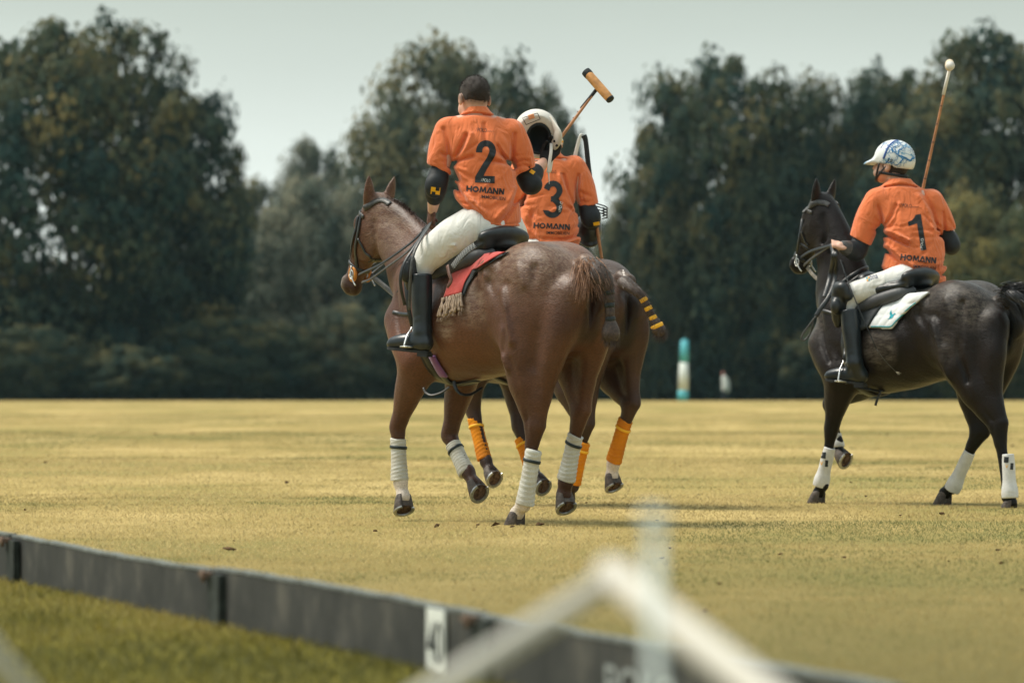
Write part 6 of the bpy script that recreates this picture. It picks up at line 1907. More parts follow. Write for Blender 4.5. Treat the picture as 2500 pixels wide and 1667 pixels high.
# bit, guard and rings (near side, then the far side)
for H_, B_, rt_, c1, gm in ((H1, B1, bd_1, (864, 668), M['tan_leather']), (H3, B3, bd_3, (1949, 640), None)):
    bp, bn = hit(B_['bvh'], *c1, .010)
    if bp is None: bp = H_.W(B_['hp'](.82, -.08, .06)); bn = H_.l
    f_, up = H_.f, A(0, 0, 1)
    if gm:
        o = disc_ring(bp + up * .0, f_, up, .026, .036, .010, 'bit_guard', gm, rt_)
        mirror_obj(H_, o, rt_)
    o = disc_ring(bp + bn * .012, f_, up, .017, .024, .0035, 'bit_ring', M['steel'], rt_); mirror_obj(H_, o, rt_)
    v, f = rod([bp + bn * .012 + up * .05, bp + bn * .016, bp + bn * .018 - up * .045 - f_ * .03, bp + bn * .018 - up * .06 - f_ * .045], [.004, .005, .0045, .004], seg=8)
    o = mesh('bit_shank', v, f, M['steel'], rt_); mirror_obj(H_, o, rt_)

# reins: two on each side gathered in the left hand
def Wl(H, px, py, l): return H.W(H.J(px, py, l))
rn1 = empty('reins', Wl(H1, 1050, 540, .1), H1.rz, 'dark leather reins of the chestnut pony gathered in the left hand', 'reins')
hand1 = P(1053, 540, Y2 + .13)
strap_air([Wl(H1, 876, 670, .075), Wl(H1, 892, 662, .10), Wl(H1, 935, 641, .15), Wl(H1, 1000, 595, .16), Wl(H1, 1034, 562, .15), hand1], .017, .0035, rn1, 'rein', BLK, (-.6, -.8, .5))
strap_air([Wl(H1, 883, 689, .075), Wl(H1, 905, 680, .10), Wl(H1, 946, 651, .16), Wl(H1, 993, 616, .18), Wl(H1, 1036, 570, .16), hand1], .017, .0035, rn1, 'rein', GL, (-.6, -.8, .5))
strap_air([Wl(H1, 872, 672, -.075), Wl(H1, 920, 640, -.14), Wl(H1, 1000, 585, -.10), hand1], .017, .0035, rn1, 'rein', BLK, (-.6, -.8, .5))
strap_air([Wl(H1, 880, 690, -.075), Wl(H1, 930, 650, -.14), Wl(H1, 1005, 588, -.10), hand1], .017, .0035, rn1, 'rein', GL, (-.6, -.8, .5))
strap_air([hand1, P(1045, 556, Y2 - .02), P(1028, 582, Y2 - .14), P(1010, 618, Y2 - .20), P(1003, 660, Y2 - .22), P(1000, 710, Y2 - .20), P(999, 757, Y2 - .18)], .019, .0035, rn1, 'rein_end', GL, (-.5, -1, .2))
strap_air([hand1, P(1035, 566, Y2 - .02), P(1010, 605, Y2 - .13), P(988, 640, Y2 - .17), P(978, 672, Y2 - .18), P(979, 705, Y2 - .17), P(988, 745, Y2 - .15)], .019, .0035, rn1, 'rein_end', BLK, (-.5, -1, .2))
rn3 = empty('reins', Wl(H3, 2031, 600, .1), H3.rz, 'dark reins of the dark pony held in a bare hand', 'reins')
hand3 = P(2030, 598, wrl1[1] + .07)
strap_air([Wl(H3, 1955, 628, .06), Wl(H3, 1975, 615, .10), Wl(H3, 2000, 606, .15), hand3], .022, .004, rn3, 'rein', BLK, (-.5, -1, .4))
strap_air([Wl(H3, 1962, 648, .06), Wl(H3, 1980, 632, .10), Wl(H3, 2005, 614, .15), hand3], .020, .004, rn3, 'rein', GL, (-.5, -1, .4))
strap_air([Wl(H3, 1962, 640, -.06), Wl(H3, 1990, 615, -.12), hand3], .020, .004, rn3, 'rein', BLK, (-.5, -1, .4))
strap_air([hand3, P(2034, 625, wrl1[1] - .02), P(2028, 665, Y1 + .02), P(2020, 700, Y1 - .02), P(2012, 726, Y1 - .05)], .03, .004, rn3, 'rein_end', BLK, (-.4, -1, 0))
strap_air([hand3, P(2040, 625, wrl1[1] - .03), P(2040, 665, Y1 + .0), P(2034, 700, Y1 - .03), P(2020, 730, Y1 - .06), P(2004, 752, Y1 - .07), P(1992, 772, Y1 - .07)], .03, .004, rn3, 'rein_end', BLK, (-.4, -1, 0))
strap_air([P(1992, 772, Y1 - .07), P(1978, 790, Y1 - .06), P(1960, 815, Y1 - .05), P(1957, 828, Y1 - .05), P(1966, 829, Y1 - .05), P(1978, 812, Y1 - .05), P(1986, 785, Y1 - .06)], .012, .004, rn3, 'rein_loop', GL, (-.3, -1, .3))

# martingales and breastplates
mg1 = empty('martingale', Wl(H1, 950, 700, 0), H1.rz, 'leather martingale and breast strap across the chestnut pony’s chest', 'martingale')
strap_air([Wl(H1, 905, 672, .0), Wl(H1, 930, 692, .03), Wl(H1, 958, 716, .10), Wl(H1, 972, 726, .14), Wl(H1, 985, 742, .17)], .030, .004, mg1, 'strap', GL, (-.6, -.8, .2))
strap_on(B1['bvh'], [(960, 762), (972, 765), (985, 767), (1000, 768)], .022, .005, mg1, 'breast_strap', BLK)
strap_air([Wl(H1, 976, 702, .20), Wl(H1, 967, 720, .19), Wl(H1, 966, 745, .18), Wl(H1, 970, 765, .18), Wl(H1, 962, 785, .18), Wl(H1, 956, 808, .17)], .009, .003, mg1, 'loose_end', BLK, (-.6, -.8, 0))
mg3 = empty('martingale', Wl(H3, 1985, 680, 0), H3.rz, 'pale worn martingale strap under the dark pony’s neck', 'martingale')
M['pale_leather'] = mat('pale_leather', (.34, .30, .25), .6, .3, var=.35, scale=60)
strap_air([Wl(H3, 1968, 650, .0), Wl(H3, 1982, 668, .02), Wl(H3, 2000, 685, .06), Wl(H3, 2016, 693, .12)], .024, .005, mg3, 'strap', M['pale_leather'], (-.6, -.8, .3))
strap_on(B3['bvh'], [(2040, 702), (2055, 690), (2075, 675), (2100, 660), (2118, 652)], .022, .005, mg3, 'neck_strap', BLK)
strap_on(B3['bvh'], [(2062, 700), (2080, 686), (2100, 672), (2122, 660)], .018, .005, mg3, 'neck_strap', GL)
strap_on(B3['bvh'], [(2008, 758), (2022, 762), (2040, 768), (2056, 772)], .024, .005, mg3, 'breast_strap', BLK)

# stirrups
def stirrup(H, label, top, tread_a, tread_b, lead, Yt):
    root = empty('stirrup', P(*tread_a, Yt), H.rz, label, 'stirrup')
    t_ = P(*top, Yt + .02); a, b = P(*tread_a, Yt - .055), P(*tread_b, Yt + .035)
    a2 = lerp(a, t_, .55) + unit(a - b) * .012; b2 = lerp(b, t_, .55) + unit(b - a) * .012
    v, f = rod([a, a2, lerp(a2, t_, .7), t_, lerp(b2, t_, .7), b2, b], [.006, .0055, .005, .005, .005, .0055, .006], seg=8)
    mesh('bow', v, f, M['steel'], root)
    mid = lerp(a, b, .5); dv = unit(b - a); out_ = unit(np.cross(dv, A(0, 0, 1)))
    for k_ in (-1.5, -.5, .5, 1.5):
        v, f = rod([a + out_ * .013 * k_, b + out_ * .013 * k_], .0048, seg=6, n=1)
        mesh('tread_bar', v, f, M['iron'], root)
    for e_ in (a, b):
        v, f = rod([e_ - out_ * .024, e_ + out_ * .024], .0055, seg=6, n=1); mesh('tread_rim', v, f, M['steel'], root)
    if lead is not None: strap_air([t_] + lead, .025, .005, root, 'stirrup_leather', BLK, (-.5, -1, 0))
    return root
stirrup(H1, 'steel stirrup under the boot of the bareheaded rider', (1007, 798), (986, 846), (1016, 850), [P(1000, 770, 25.33), P(993, 720, 25.33), P(990, 680, 25.36)], 25.32)
stirrup(H3, 'steel stirrup under the boot of rider number 1', (2060, 880), (2046, 930), (2072, 934), [P(2064, 850, 29.20)], 29.14)

# girth sleeve and loose girth ends of the chestnut pony
gx = sd1
strap_on(B1['bvh'], [(1058, 866), (1066, 882), (1075, 898), (1086, 914)], .060, .012, gx, 'girth_sleeve', M['purple'], off=.014)
gs = sd1
strap_on(B1['bvh'], [(1082, 912), (1095, 928), (1112, 934), (1140, 930), (1168, 925)], .040, .008, gs, 'tie_strap', BLK, off=.012)
strap_air([P(1034, 946, 25.5), P(1040, 958, 25.48), P(1055, 964, 25.45), P(1078, 957, 25.42), P(1097, 944, 25.4)], .016, .004, gs, 'tie_strap', GL, (-.2, -.7, .7))
strap_air([P(1108, 930, 25.38), P(1114, 950, 25.36), P(1128, 962, 25.36), P(1150, 962, 25.38), P(1177, 946, 25.42)], .020, .004, gs, 'tie_strap', BLK, (-.2, -.7, .7))
gs3 = sd3
strap_air([P(2085, 944, 29.2), P(2120, 950, 29.2), P(2150, 954, 29.22), P(2172, 948, 29.25)], .020, .006, gs3, 'tie_strap', BLK, (0, -.7, .7))
strap_air([P(2152, 952, 29.2), P(2146, 965, 29.2), P(2140, 980, 29.2), P(2137, 990, 29.2)], .016, .005, gs3, 'tie_strap', BLK)

# ---------------- white boots of the dark pony
M['boot_shell'] = mat('leg_boot', (.58, .58, .57), .6, .3, var=.08, scale=30, bump=.1, bscale=80)
def leg_boot(B, H, key, t_, b_):
    y = (1 if key[0] == 'L' else -1) * (.135 if key[1] == 'H' else .145) * H.sy
    top, bot = H.J(*t_, y), H.J(*b_, y)
    ax = unit(bot - top)
    def pr(G):
        G.tube([[*(top - ax * .005), .036], [*lerp(top, bot, .25), .040], [*lerp(top, bot, .6), .041], [*lerp(top, bot, .85), .052], [*bot, .050]], k=0)
        G.plane(top, -ax); G.plane(bot, ax)
        for q in (.30, .44, .58, .72, .86): G.groove([lerp(top, bot, q) + A(.07, 0, .01), lerp(top, bot, q) + A(0, .07 if y > 0 else -.07, 0), lerp(top, bot, q) + A(-.07, 0, -.006)], .004, .004)
    lo, hi = np.minimum(top, bot) - .09, np.maximum(top, bot) + .09
    G = Field(lo, hi, .005); pr(G); V, Q = G.mesh(1)
    o = mesh('leg_boot', V, Q, M['boot_shell'], B['root'], world=False)
    return o, top, bot
LB = {}
for key, t_, b_ in (('LF', (2026, 1092), (2003, 1187)), ('RF', (2040, 1058), (2043, 1092)), ('LH', (2461, 1108), (2466, 1216)), ('RH', (2368, 1102), (2324, 1196))):
    LB[key] = leg_boot(B3, H3, key, t_, b_)[0]

# ---------------- tails
def tail(B, path, radii, mt, bands, band_mat, hair_mat, tuft=None, name='tail', seed=3, wisps=260):
    H = B['H']
    pr_ = catmull(np.hstack([np.array(path), np.array(radii)[:, None]]), 14)
    tt_ = np.linspace(0, 1, len(pr_))
    for b in bands: pr_[:, 3] *= 1 - .32 * np.exp(-((tt_ - b) / .035) ** 2)      # the tape pinches the hair
    lo, hi = pr_[:, :3].min(0) - .12, pr_[:, :3].max(0) + .12
    G = Field(lo, hi, .006)
    G.tube([list(q) for q in pr_], k=0, n=1)
    for i in range(3):      # twisted locks
        pts = []
        for k_, q in enumerate(pr_):
            a = k_ * .55 + i * 2.1
            pts.append([q[0] + math.cos(a) * q[3] * .45, q[1] + math.sin(a) * q[3] * .3, q[2] + math.sin(a) * q[3] * .25, q[3] * .72])
        G.tube(pts, k=.006, n=1)
    V, Q = G.mesh(1)
    o = mesh(name, V, Q, hair_mat, B['root'])
    for b in bands:
        k_ = b * (len(pr_) - 1); i = int(k_); q = lerp(pr_[i], pr_[min(i + 1, len(pr_) - 1)], k_ - i)
        t_ = unit(pr_[min(i + 2, len(pr_) - 1), :3] - pr_[max(i - 1, 0), :3])
        u = unit(np.cross(t_, A(0, 1, 0))); v = np.cross(t_, u)
        band_ring(q[:3], t_, q[3] * 1.50, q[3] * 1.50, u, v, .026, .004, o, 'tape_band', band_mat, n_=24)
    r_ = np.random.default_rng(seed)
    ro, di = [], []
    for i in range(wisps):
        k_ = int(r_.integers(0, len(pr_)));
        if r_.random() < .3: k_ = len(pr_) - 1 - int(r_.integers(0, 3))
        n_ = unit(r_.normal(size=3)); q = pr_[k_]
        t_ = unit(pr_[min(k_ + 1, len(pr_) - 1), :3] - pr_[max(k_ - 1, 0), :3])
        ro.append(q[:3] + n_ * q[3] * .9); di.append(n_ * 1.1 + t_ * .6)
    for i in range(wisps * 3):        # hair lying along the lock
        k_ = int(r_.integers(0, len(pr_) - 1)); n_ = unit(r_.normal(size=3)); q = pr_[k_]
        t_ = unit(pr_[min(k_ + 2, len(pr_) - 1), :3] - pr_[max(k_ - 1, 0), :3])
        ro.append(q[:3] + n_ * q[3] * 1.0); di.append(n_ * .10 + t_)
    sv, sf = strands(ro, di, .05, .0026, droop=.35, jitter=.22, segs=3, seed=seed)
    tag(mesh('loose_hair', sv, sf, hair_mat, o, smooth=False), kind='stuff')
    if tuft:
        ro, di = [], []
        for (a, b, L_, n_, mt_) in tuft:
            ro, di = [], []
            for i in range(n_):
                ro.append(np.asarray(a) + r_.normal(size=3) * A(.022, .018, .02)); di.append(np.asarray(b) + r_.normal(size=3) * .10)
            sv, sf = strands(ro, di, L_, .0045, droop=.55, jitter=.13, segs=4, seed=seed + n_)
            tag(mesh('dock_hair', sv, sf, mt_, o, smooth=False), kind='stuff')
    return o
M['tail_red'] = mat('tail_hair', (.10, .052, .036), .55, .4, var=.5, scale=90)
M['dock_red'] = mat('dock_hair', (.30, .165, .105), .6, .35, var=.35, scale=70)
M['tail_dark'] = mat('dark_tail_hair', (.055, .035, .026), .5, .4, var=.5, scale=80)
M['tail_black'] = mat('black_tail_hair', (.012, .012, .014), .45, .4, var=.4, scale=80)
TY = 24.66
tail(B1, [P(1436, 650, TY + .02), P(1462, 672, TY - .05), P(1484, 708, TY - .06), P(1488, 745, TY - .06), P(1490, 780, TY - .06), P(1491, 812, TY - .06), P(1491, 826, TY - .06)], [.050, .056, .031, .025, .024, .042, .026], None,
     [.36, .50, .66], M['black_tape'], M['tail_dark'],
     [(P(1428, 652, TY - .02), A(-.12, -.2, -.9), .165, 420, M['dock_red']), (P(1440, 652, TY - .04), A(.35, -.25, -.6), .13, 420, M['dock_red']), (P(1456, 662, TY - .05), A(.45, -.2, -.9), .14, 420, M['tail_red'])], wisps=420)
TY = 28.05
tail(B2, [P(1524, 690, TY + .05), P(1546, 705, TY - .02), P(1565, 722, TY - .05), P(1580, 748, TY - .05), P(1594, 775, TY - .05), P(1606, 800, TY - .05), P(1611, 812, TY - .05)], [.042, .032, .023, .022, .022, .038, .026], None,
     [.40, .53, .67, .80], M['yellow_tape'], M['tail_dark'], None, seed=8, wisps=520)
TY = 28.45
tail(B3, [P(2452, 716, TY + .03), P(2478, 722, TY - .06), P(2504, 745, TY - .08), P(2512, 790, TY - .08), P(2514, 830, TY - .08)], [.030, .034, .030, .028, .02], None, [.75], M['black_tape'], M['tail_black'],
     [(P(2454, 714, TY - .0), A(.9, -.2, .10), .17, 700, M['tail_black']), (P(2464, 722, TY - .03), A(.6, -.2, -.5), .17, 600, M['tail_black'])], seed=12, wisps=400)
# ---------------------------------------------------------------- mallets, helmets, whip
M['cane'] = mat('cane', (.42, .19, .085), .45, .4, var=.25, scale=18)
M['mallet_wood'] = mat('mallet_wood', (.50, .235, .07), .4, .45, var=.3, scale=26, bump=.1)
M['grip'] = mat('grip_tape', (.012, .016, .018), .6, .35, bump=.3, bscale=120)
M['white_tape'] = mat('white_tape', (.70, .68, .63), .6, .3)
def cigar(a, b, r_, name, mt, parent, ends=.75):
    v, f = rod([a, lerp(a, b, .08), lerp(a, b, .5), lerp(a, b, .92), b], [r_ * ends, r_ * .95, r_, r_ * .95, r_ * ends], seg=18, n=4)
    return mesh(name, v, f, mt, parent)
def mallet(label, head_a, head_b, neck, top_wrap, tip, end, hr, wrap_mat, knots=6, grip=None, hm=None):
    root = empty('polo_mallet', end, 0, label, 'mallet')
    hd_ = cigar(head_a, head_b, hr, 'head', hm or M['mallet_wood'], root)
    n_ = 12
    for i in range(1):
        v, f = rod([neck, lerp(neck, end, .5), end], [.0075, .0085, .010], seg=10, n=3); mesh('shaft', v, f, M['cane'], root)
    v, f = rod([neck, top_wrap], .0105, seg=10, n=1); mesh('shaft_wrap', v, f, wrap_mat, root)
    for i in range(knots):
        q = lerp(top_wrap, end, (i + .6) / (knots + .5)); dv = unit(end - neck) * .003
        v, f = rod([q - dv, q + dv], .0102, seg=10, n=1); mesh('cane_ring', v, f, M['brown_leather'], root)
    return root, hd_
hY = Y2 + .30
m2, mh = mallet('raised mallet with wooden head, held over the cream helmet by the bareheaded rider', P(1432, 177, hY + .03), P(1490, 243, hY - .06), P(1457, 218, hY), P(1419, 266, hY), None, P(1350, 362, hY - .02), .026, M['grip'])
cap_a = cigar(P(1430, 175, hY + .034), P(1440, 186, hY + .02), .0275, 'end_cap', M['grip'], mh, ends=.95)
cigar(P(1485, 237, hY - .05), P(1491.5, 245, hY - .062), .024, 'end_stripe', M['grip'], mh, ends=.6)
v, f = rod([P(1350, 362, hY - .02), P(1346, 390, hY - .05), P(1340, 420, hY - .06)], [.012, .012, .014], seg=10); mesh('handle', v, f, M['white_tape'], m2)
strap_air([P(1346, 350, hY - .06), P(1345, 372, hY - .10), P(1341, 400, hY - .11), P(1338, 422, hY - .11)], .018, .003, m2, 'wrist_sling', M['white_tape'], (0, -1, 0))
strap_air([P(1338, 416, hY - .11), P(1340, 432, hY - .11), P(1341, 450, hY - .11)], [.010, .007, .003], .003, m2, 'sling_end', M['white_tape'], (0, -1, 0))
m1, mh1 = mallet('upright mallet with pale round head, carried by rider number 1', P(2318, 164, Y1 + .18), P(2318.5, 155, Y1 + .40), P(2319, 166, Y1 + .30), P(2303, 232, Y1 + .31), None, P(2240, 520, Y1 + .36), .029, M['white_tape'], hm=mat('pale_mallet_wood', (.62, .50, .34), .5, .4, var=.15, scale=20))
cigar(P(2320.5, 161, Y1 + .155), P(2320, 161.5, Y1 + .185), .0285, 'end_cap', M['white_tape'], mh1, ends=.95)
v, f = rod([P(2244, 500, Y1 + .36), P(2232, 552, Y1 + .38)], .016, seg=10); mesh('handle', v, f, M['grip'], m1)
yy = Y3 + .10
m3 = empty('polo_mallet', P(1470, 640, yy), 0, 'mallet carried head down by rider number 3, black grip upwards', 'mallet')
v, f = rod([P(1441, 452, yy), P(1455, 540, yy), P(1470, 636, yy + .02), P(1500, 830, yy + .10)], [.0115, .0105, .0095, .009], seg=10); mesh('shaft', v, f, M['cane'], m3)
v, f = rod([P(1425, 331, yy), P(1430, 345, yy), P(1436, 400, yy), P(1443, 452, yy)], [.019, .0155, .0155, .0145], seg=12); mesh('grip', v, f, M['grip'], m3)
cigar(P(1490, 836, yy + .05), P(1512, 832, yy + .24), .026, 'head', M['mallet_wood'], m3)
v, f = rod([P(1446, 478, yy), P(1449, 498, yy)], .0125, seg=10, n=1); mesh('shaft_wrap', v, f, M['brown_leather'], m3)
strap_air([P(1426, 329, yy), P(1418, 330, yy - .01), P(1413, 345, yy - .01), P(1407, 370, yy - .01), P(1401, 391, yy - .01)], [.010, .016, .022, .024, .026], .003, m3, 'wrist_sling', M['white_tape'], (.2, -1, 0))

# helmets
M['cream_shell'] = mat('cream_helmet', (.60, .57, .51), .55, .35, var=.07, scale=14, bump=.08, bscale=160)
M['lining'] = mat('helmet_lining', (.022, .028, .031), .8, .2, bump=.2, bscale=60)
hm = empty('polo_helmet', P(1318, 335, Y2 + .28), 0, 'cream helmet held upside open by the bareheaded rider, black lining showing', 'helmet')
hY2 = Y2 + .30
c = P(1311, 328, hY2)
ax_open = unit(A(.10, -.95, -.30))            # the mouth of the helmet
sdx = unit(np.cross(ax_open, A(-.35, 0, .93))); upx = unit(np.cross(sdx, ax_open))
def shell(G):
    G.ell(c + A(0, .02, .01), (.120, .128, .128), k=0)
    G.ell(c + upx * .045 - A(0, 0, 0) + A(0, .0, 0), (.100, .10, .085), k=.03)
    G.ell(c - upx * .055, (.100, .09, .080), k=.04)
    G.ell(c + ax_open * .045 - upx * .012, (.070, .10, .088), k=.008, op='sub')
    G.plane(c + ax_open * .055, ax_open)
hs = solid('shell', hm, M['cream_shell'], shell, c - .22, c + .22, .005)
def lining(G):
    G.ell(c + ax_open * .02 - upx * .012, (.078, .09, .096), k=0)
    G.plane(c + ax_open * .060, ax_open)
    G.ell(c + ax_open * .05 - upx * .012, (.056, .085, .072), k=.008, op='sub')
solid('lining', hm, M['lining'], lining, c - .2, c + .2, .005)
def brim(G):
    a, b, d_ = P(1345, 290, hY2 - .05), P(1363, 330, hY2 - .09), P(1352, 362, hY2 - .06)
    G.tube([[*a, .018], [*lerp(a, b, .6), .034], [*b, .038], [*lerp(b, d_, .6), .032], [*d_, .016]], k=0, sq=(unit(A(.8, .45, .3)), .30))
solid('visor', hm, M['cream_shell'], brim, c - A(.2, .25, .2), c + .25, .005)
disc_ring(P(1312, 383, hY2 - .04), A(1, 0, 0), A(0, 0, 1), .07, .02, .004, 'edge_rim', M['cream_shell'], hm, 3.3, 6.1)
strap_air([P(1283, 345, hY2 - .07), P(1279, 362, hY2 - .08), P(1284, 378, hY2 - .08)], .014, .003, hm, 'chin_strap', M['white_tape'], (0, -1, 0))
for i, (a_, b_) in enumerate((((1276, 288), (1284, 304)), ((1278, 288), (1312, 277)), ((1312, 277), (1319, 291)), ((1284, 305), (1319, 291)))):
    bb = bvh_of(hs)
    strap_on(bb, [a_, lerp(a_, b_, .5), b_], .003, .002, hm, 'sticker_edge', M['print'], off=.001)
mk = mat('helmet_mark', (.75, .33, .16), .6, .3)
strap_on(bvh_of(hs), [(1290, 287), (1297, 285), (1304, 283)], .026, .002, hm, 'mark', mk, off=.0012)

# the helmet worn by rider number 1: white with blue lightning veins
M['white_shell'] = mat('white_helmet', (.76, .77, .75), .32, .5, var=.03, scale=8)
_t = M['white_shell'].node_tree; _b = _t.nodes['Principled BSDF']      # printed lightning: pale cloudy blue along branching lines
_tc = _t.nodes.new('ShaderNodeTexCoord'); _n1 = _t.nodes.new('ShaderNodeTexNoise'); _n1.inputs['Scale'].default_value = 13; _n1.inputs['Detail'].default_value = 6; _n1.inputs['Distortion'].default_value = .8
_n2 = _t.nodes.new('ShaderNodeTexNoise'); _n2.inputs['Scale'].default_value = 6
_t.links.new(_tc.outputs['Object'], _n1.inputs['Vector']); _t.links.new(_tc.outputs['Object'], _n2.inputs['Vector'])
_s = _t.nodes.new('ShaderNodeMath'); _s.operation = 'SUBTRACT'; _t.links.new(_n1.outputs['Fac'], _s.inputs[0]); _s.inputs[1].default_value = .5
_a = _t.nodes.new('ShaderNodeMath'); _a.operation = 'ABSOLUTE'; _t.links.new(_s.outputs[0], _a.inputs[0])
_r = _t.nodes.new('ShaderNodeMapRange'); _r.inputs[1].default_value, _r.inputs[2].default_value, _r.inputs[3].default_value, _r.inputs[4].default_value = .0, .05, 1, 0
_t.links.new(_a.outputs[0], _r.inputs[0])
_k = _t.nodes.new('ShaderNodeMapRange'); _k.inputs[1].default_value, _k.inputs[2].default_value = .46, .58; _t.links.new(_n2.outputs['Fac'], _k.inputs[0])
_m = _t.nodes.new('ShaderNodeMath'); _m.operation = 'MULTIPLY'; _t.links.new(_r.outputs[0], _m.inputs[0]); _t.links.new(_k.outputs[0], _m.inputs[1])
_x = _t.nodes.new('ShaderNodeMixRGB'); _t.links.new(_m.outputs[0], _x.inputs[0]); _x.inputs[1].default_value = (.68, .70, .69, 1); _x.inputs[2].default_value = (.02, .24, .42, 1)
_t.links.new(_x.outputs[0], _b.inputs['Base Color'])
M['blue_vein'] = mat('blue_paint', (.012, .15, .36), .4, .4, var=.4, scale=40)
M['blue_strip'] = mat('blue_strip', (.015, .07, .25), .5, .4)
hw = empty('polo_helmet', P(2185, 385, Y1 + .14), 0, 'white helmet with blue lightning veins worn by rider number 1', 'helmet')
c1_ = hd1(0, -.008, .045)
def h1(x, y, z): return c1_ + rot1[0] * x + rot1[1] * y + rot1[2] * z
def shell1(G):
    G.ell(h1(0, -.012, .0), (.104, .132, .112), k=0, rot=rot1)
    G.ell(h1(0, -.075, -.035), (.085, .062, .062), k=.03, rot=rot1)
    G.ell(h1(0, .12, -.035), (.075, .075, .020), k=.035, rot=[rot1[0], unit(rot1[1] - rot1[2] * .30), unit(rot1[2] + rot1[1] * .30)])
    G.ell(h1(0, .0, -.06), (.091, .112, .10), k=.004, rot=rot1, op='sub')
    G.plane(h1(0, -.10, -.088), unit(-rot1[2] - rot1[1] * .42)); G.plane(h1(0, .05, -.06), unit(-rot1[2] + rot1[1] * .05))
hw_s = solid('shell', hw, M['white_shell'], shell1, c1_ - .25, c1_ + .25, .005)
hb = bvh_of(hw_s)
def vein(pts, w0=.007, w1=.002, depth=0, seed=0):
    r_ = np.random.default_rng(seed)
    v_, f_ = [], []
    q = [np.array(p_, float) for p_ in pts]
    line = [q[0]]
    for a, b in zip(q[:-1], q[1:]):
        for t_ in (.33, .66, 1.0): line.append(lerp(a, b, t_) + r_.normal(size=2) * 1.0)
    pp, nn = [], []
    for a in line:
        p_, n_ = hit(hb, a[0], a[1], .0012)
        if p_ is not None: pp.append(p_); nn.append(n_)
    out_ = []
    if len(pp) > 2: out_.append(ribbon(pp, np.linspace(w0, w1, len(pp)), .0012, normals=nn, n=2))
    if depth > 0:
        for k_ in range(2, len(line) - 1, 2):
            d_ = line[k_] - line[k_ - 1]; s_ = r_.choice([-1, 1])
            n2 = A(d_[0] * .6 - s_ * d_[1] * .9, d_[1] * .6 + s_ * d_[0] * .9)
            n2 = n2 / (np.linalg.norm(n2) + 1e-6)
            out_ += vein([line[k_], line[k_] + n2 * 6, line[k_] + n2 * 11 + r_.normal(size=2) * 3], w0 * .4, .001, depth - 1, seed + k_ * 7 + 1)
    return out_
vs = []
for i, pts in enumerate(([(2233, 384), (2222, 392), (2208, 384), (2192, 378), (2178, 366), (2170, 372)], [(2192, 378), (2196, 366), (2206, 362), (2204, 352)], [(2205, 386), (2196, 398), (2184, 408)], [(2160, 402), (2166, 396), (2176, 398), (2186, 400)],
                         [(2180, 372), (2172, 356), (2186, 348), (2196, 345)], [(2150, 362), (2160, 350), (2172, 346)], [(2115, 384), (2124, 381), (2132, 378)], [(2178, 366), (2190, 356), (2200, 350)], [(2226, 390), (2233, 372), (2228, 358)])):
    vs += vein(pts, .015 if i == 0 else .009, .0016, 2, i * 13 + 1)
mesh('blue_veins', *merge(vs), M['blue_vein'], hw)
strap_on(hb, [(2157, 388), (2162, 374), (2168, 360), (2178, 349), (2192, 343)], .016, .003, hw, 'leather_strip', M['blue_strip'], off=.001)
band_ring(hd1(0, .015, -.035), None, .092, .105, rot1[0], unit(rot1[2] * .75 - rot1[1] * .66), .012, .004, hw, 'chin_strap', M['grip'], n_=40)
strap_air([hd1(-.093, .045, .0), hd1(-.088, .055, -.045), hd1(-.06, .075, -.095), hd1(-.02, .095, -.112)], .014, .004, hw, 'chin_strap', M['grip'], tuple(-rot1[0]))
band_ring(hd1(0, -.01, -.06), None, .086, .102, rot1[0], unit(rot1[1] + rot1[2] * .1), .018, .004, hw, 'nape_strap', M['grip'], n_=40)

# dark helmet hooked on the arm of rider number 3
hk3 = empty('polo_helmet', P(1438, 575, Y3 + .12), 0, 'black helmet hanging from the arm of rider number 3', 'helmet')
ck = P(1436, 560, Y3 + .20)
def shell3(G):
    G.ell(ck, (.085, .12, .105), k=0)
    G.ell(ck + A(.008, -.02, -.075), (.060, .07, .026), k=.02, rot=[A(1, 0, 0), unit(A(0, 1, .5)), unit(A(0, -.5, 1))])
solid('shell', hk3, M['black_leather'], shell3, ck - .2, ck + .2, .006)
for i, dz in enumerate((-.026, -.009, .009, .026)):
    v, f = rod([P(1452, 506, Y3 + .10) + A(0, 0, dz), P(1474, 514, Y3 + .06) + A(.008, 0, dz), P(1482, 520, Y3 + .12) + A(0, 0, dz), P(1470, 524, Y3 + .22) + A(0, 0, dz)], .004, seg=6); mesh('face_guard_bar', v, f, M['grip'], hk3)
for q in ((1474, 518, Y3 + .06), (1482, 522, Y3 + .13)):
    v, f = rod([P(*q) + A(0, 0, .03), P(*q) - A(0, 0, .03)], .004, seg=6, n=1); mesh('face_guard_bar', v, f, M['grip'], hk3)

# long whip of rider number 1
wh = empty('riding_whip', P(2045, 605, Y1 + .2), 0, 'long thin black whip hanging from the hand of rider number 1', 'whip')
v, f = rod([P(2042, 592, Y1 + .40), P(2048, 622, Y1 + .25), P(2072, 692, Y1 - .18), P(2104, 770, Y1 - .30), P(2140, 852, Y1 - .34)], [.008, .006, .0045, .004, .0032], seg=8); mesh('shaft', v, f, M['grip'], wh)
v, f = rod([P(2140, 852, Y1 - .34), P(2162, 882, Y1 - .34), P(2188, 908, Y1 - .34)], [.003, .0022, .0018], seg=6); mesh('lash', v, f, M['grey_leather'], wh)
v, f = strands([P(2187, 907, Y1 - .34)] * 12, [A(.8, 0, -.35)] * 12, .035, .003, jitter=.3, seed=2); mesh('tassel', v, f, M['white_tape'], wh)
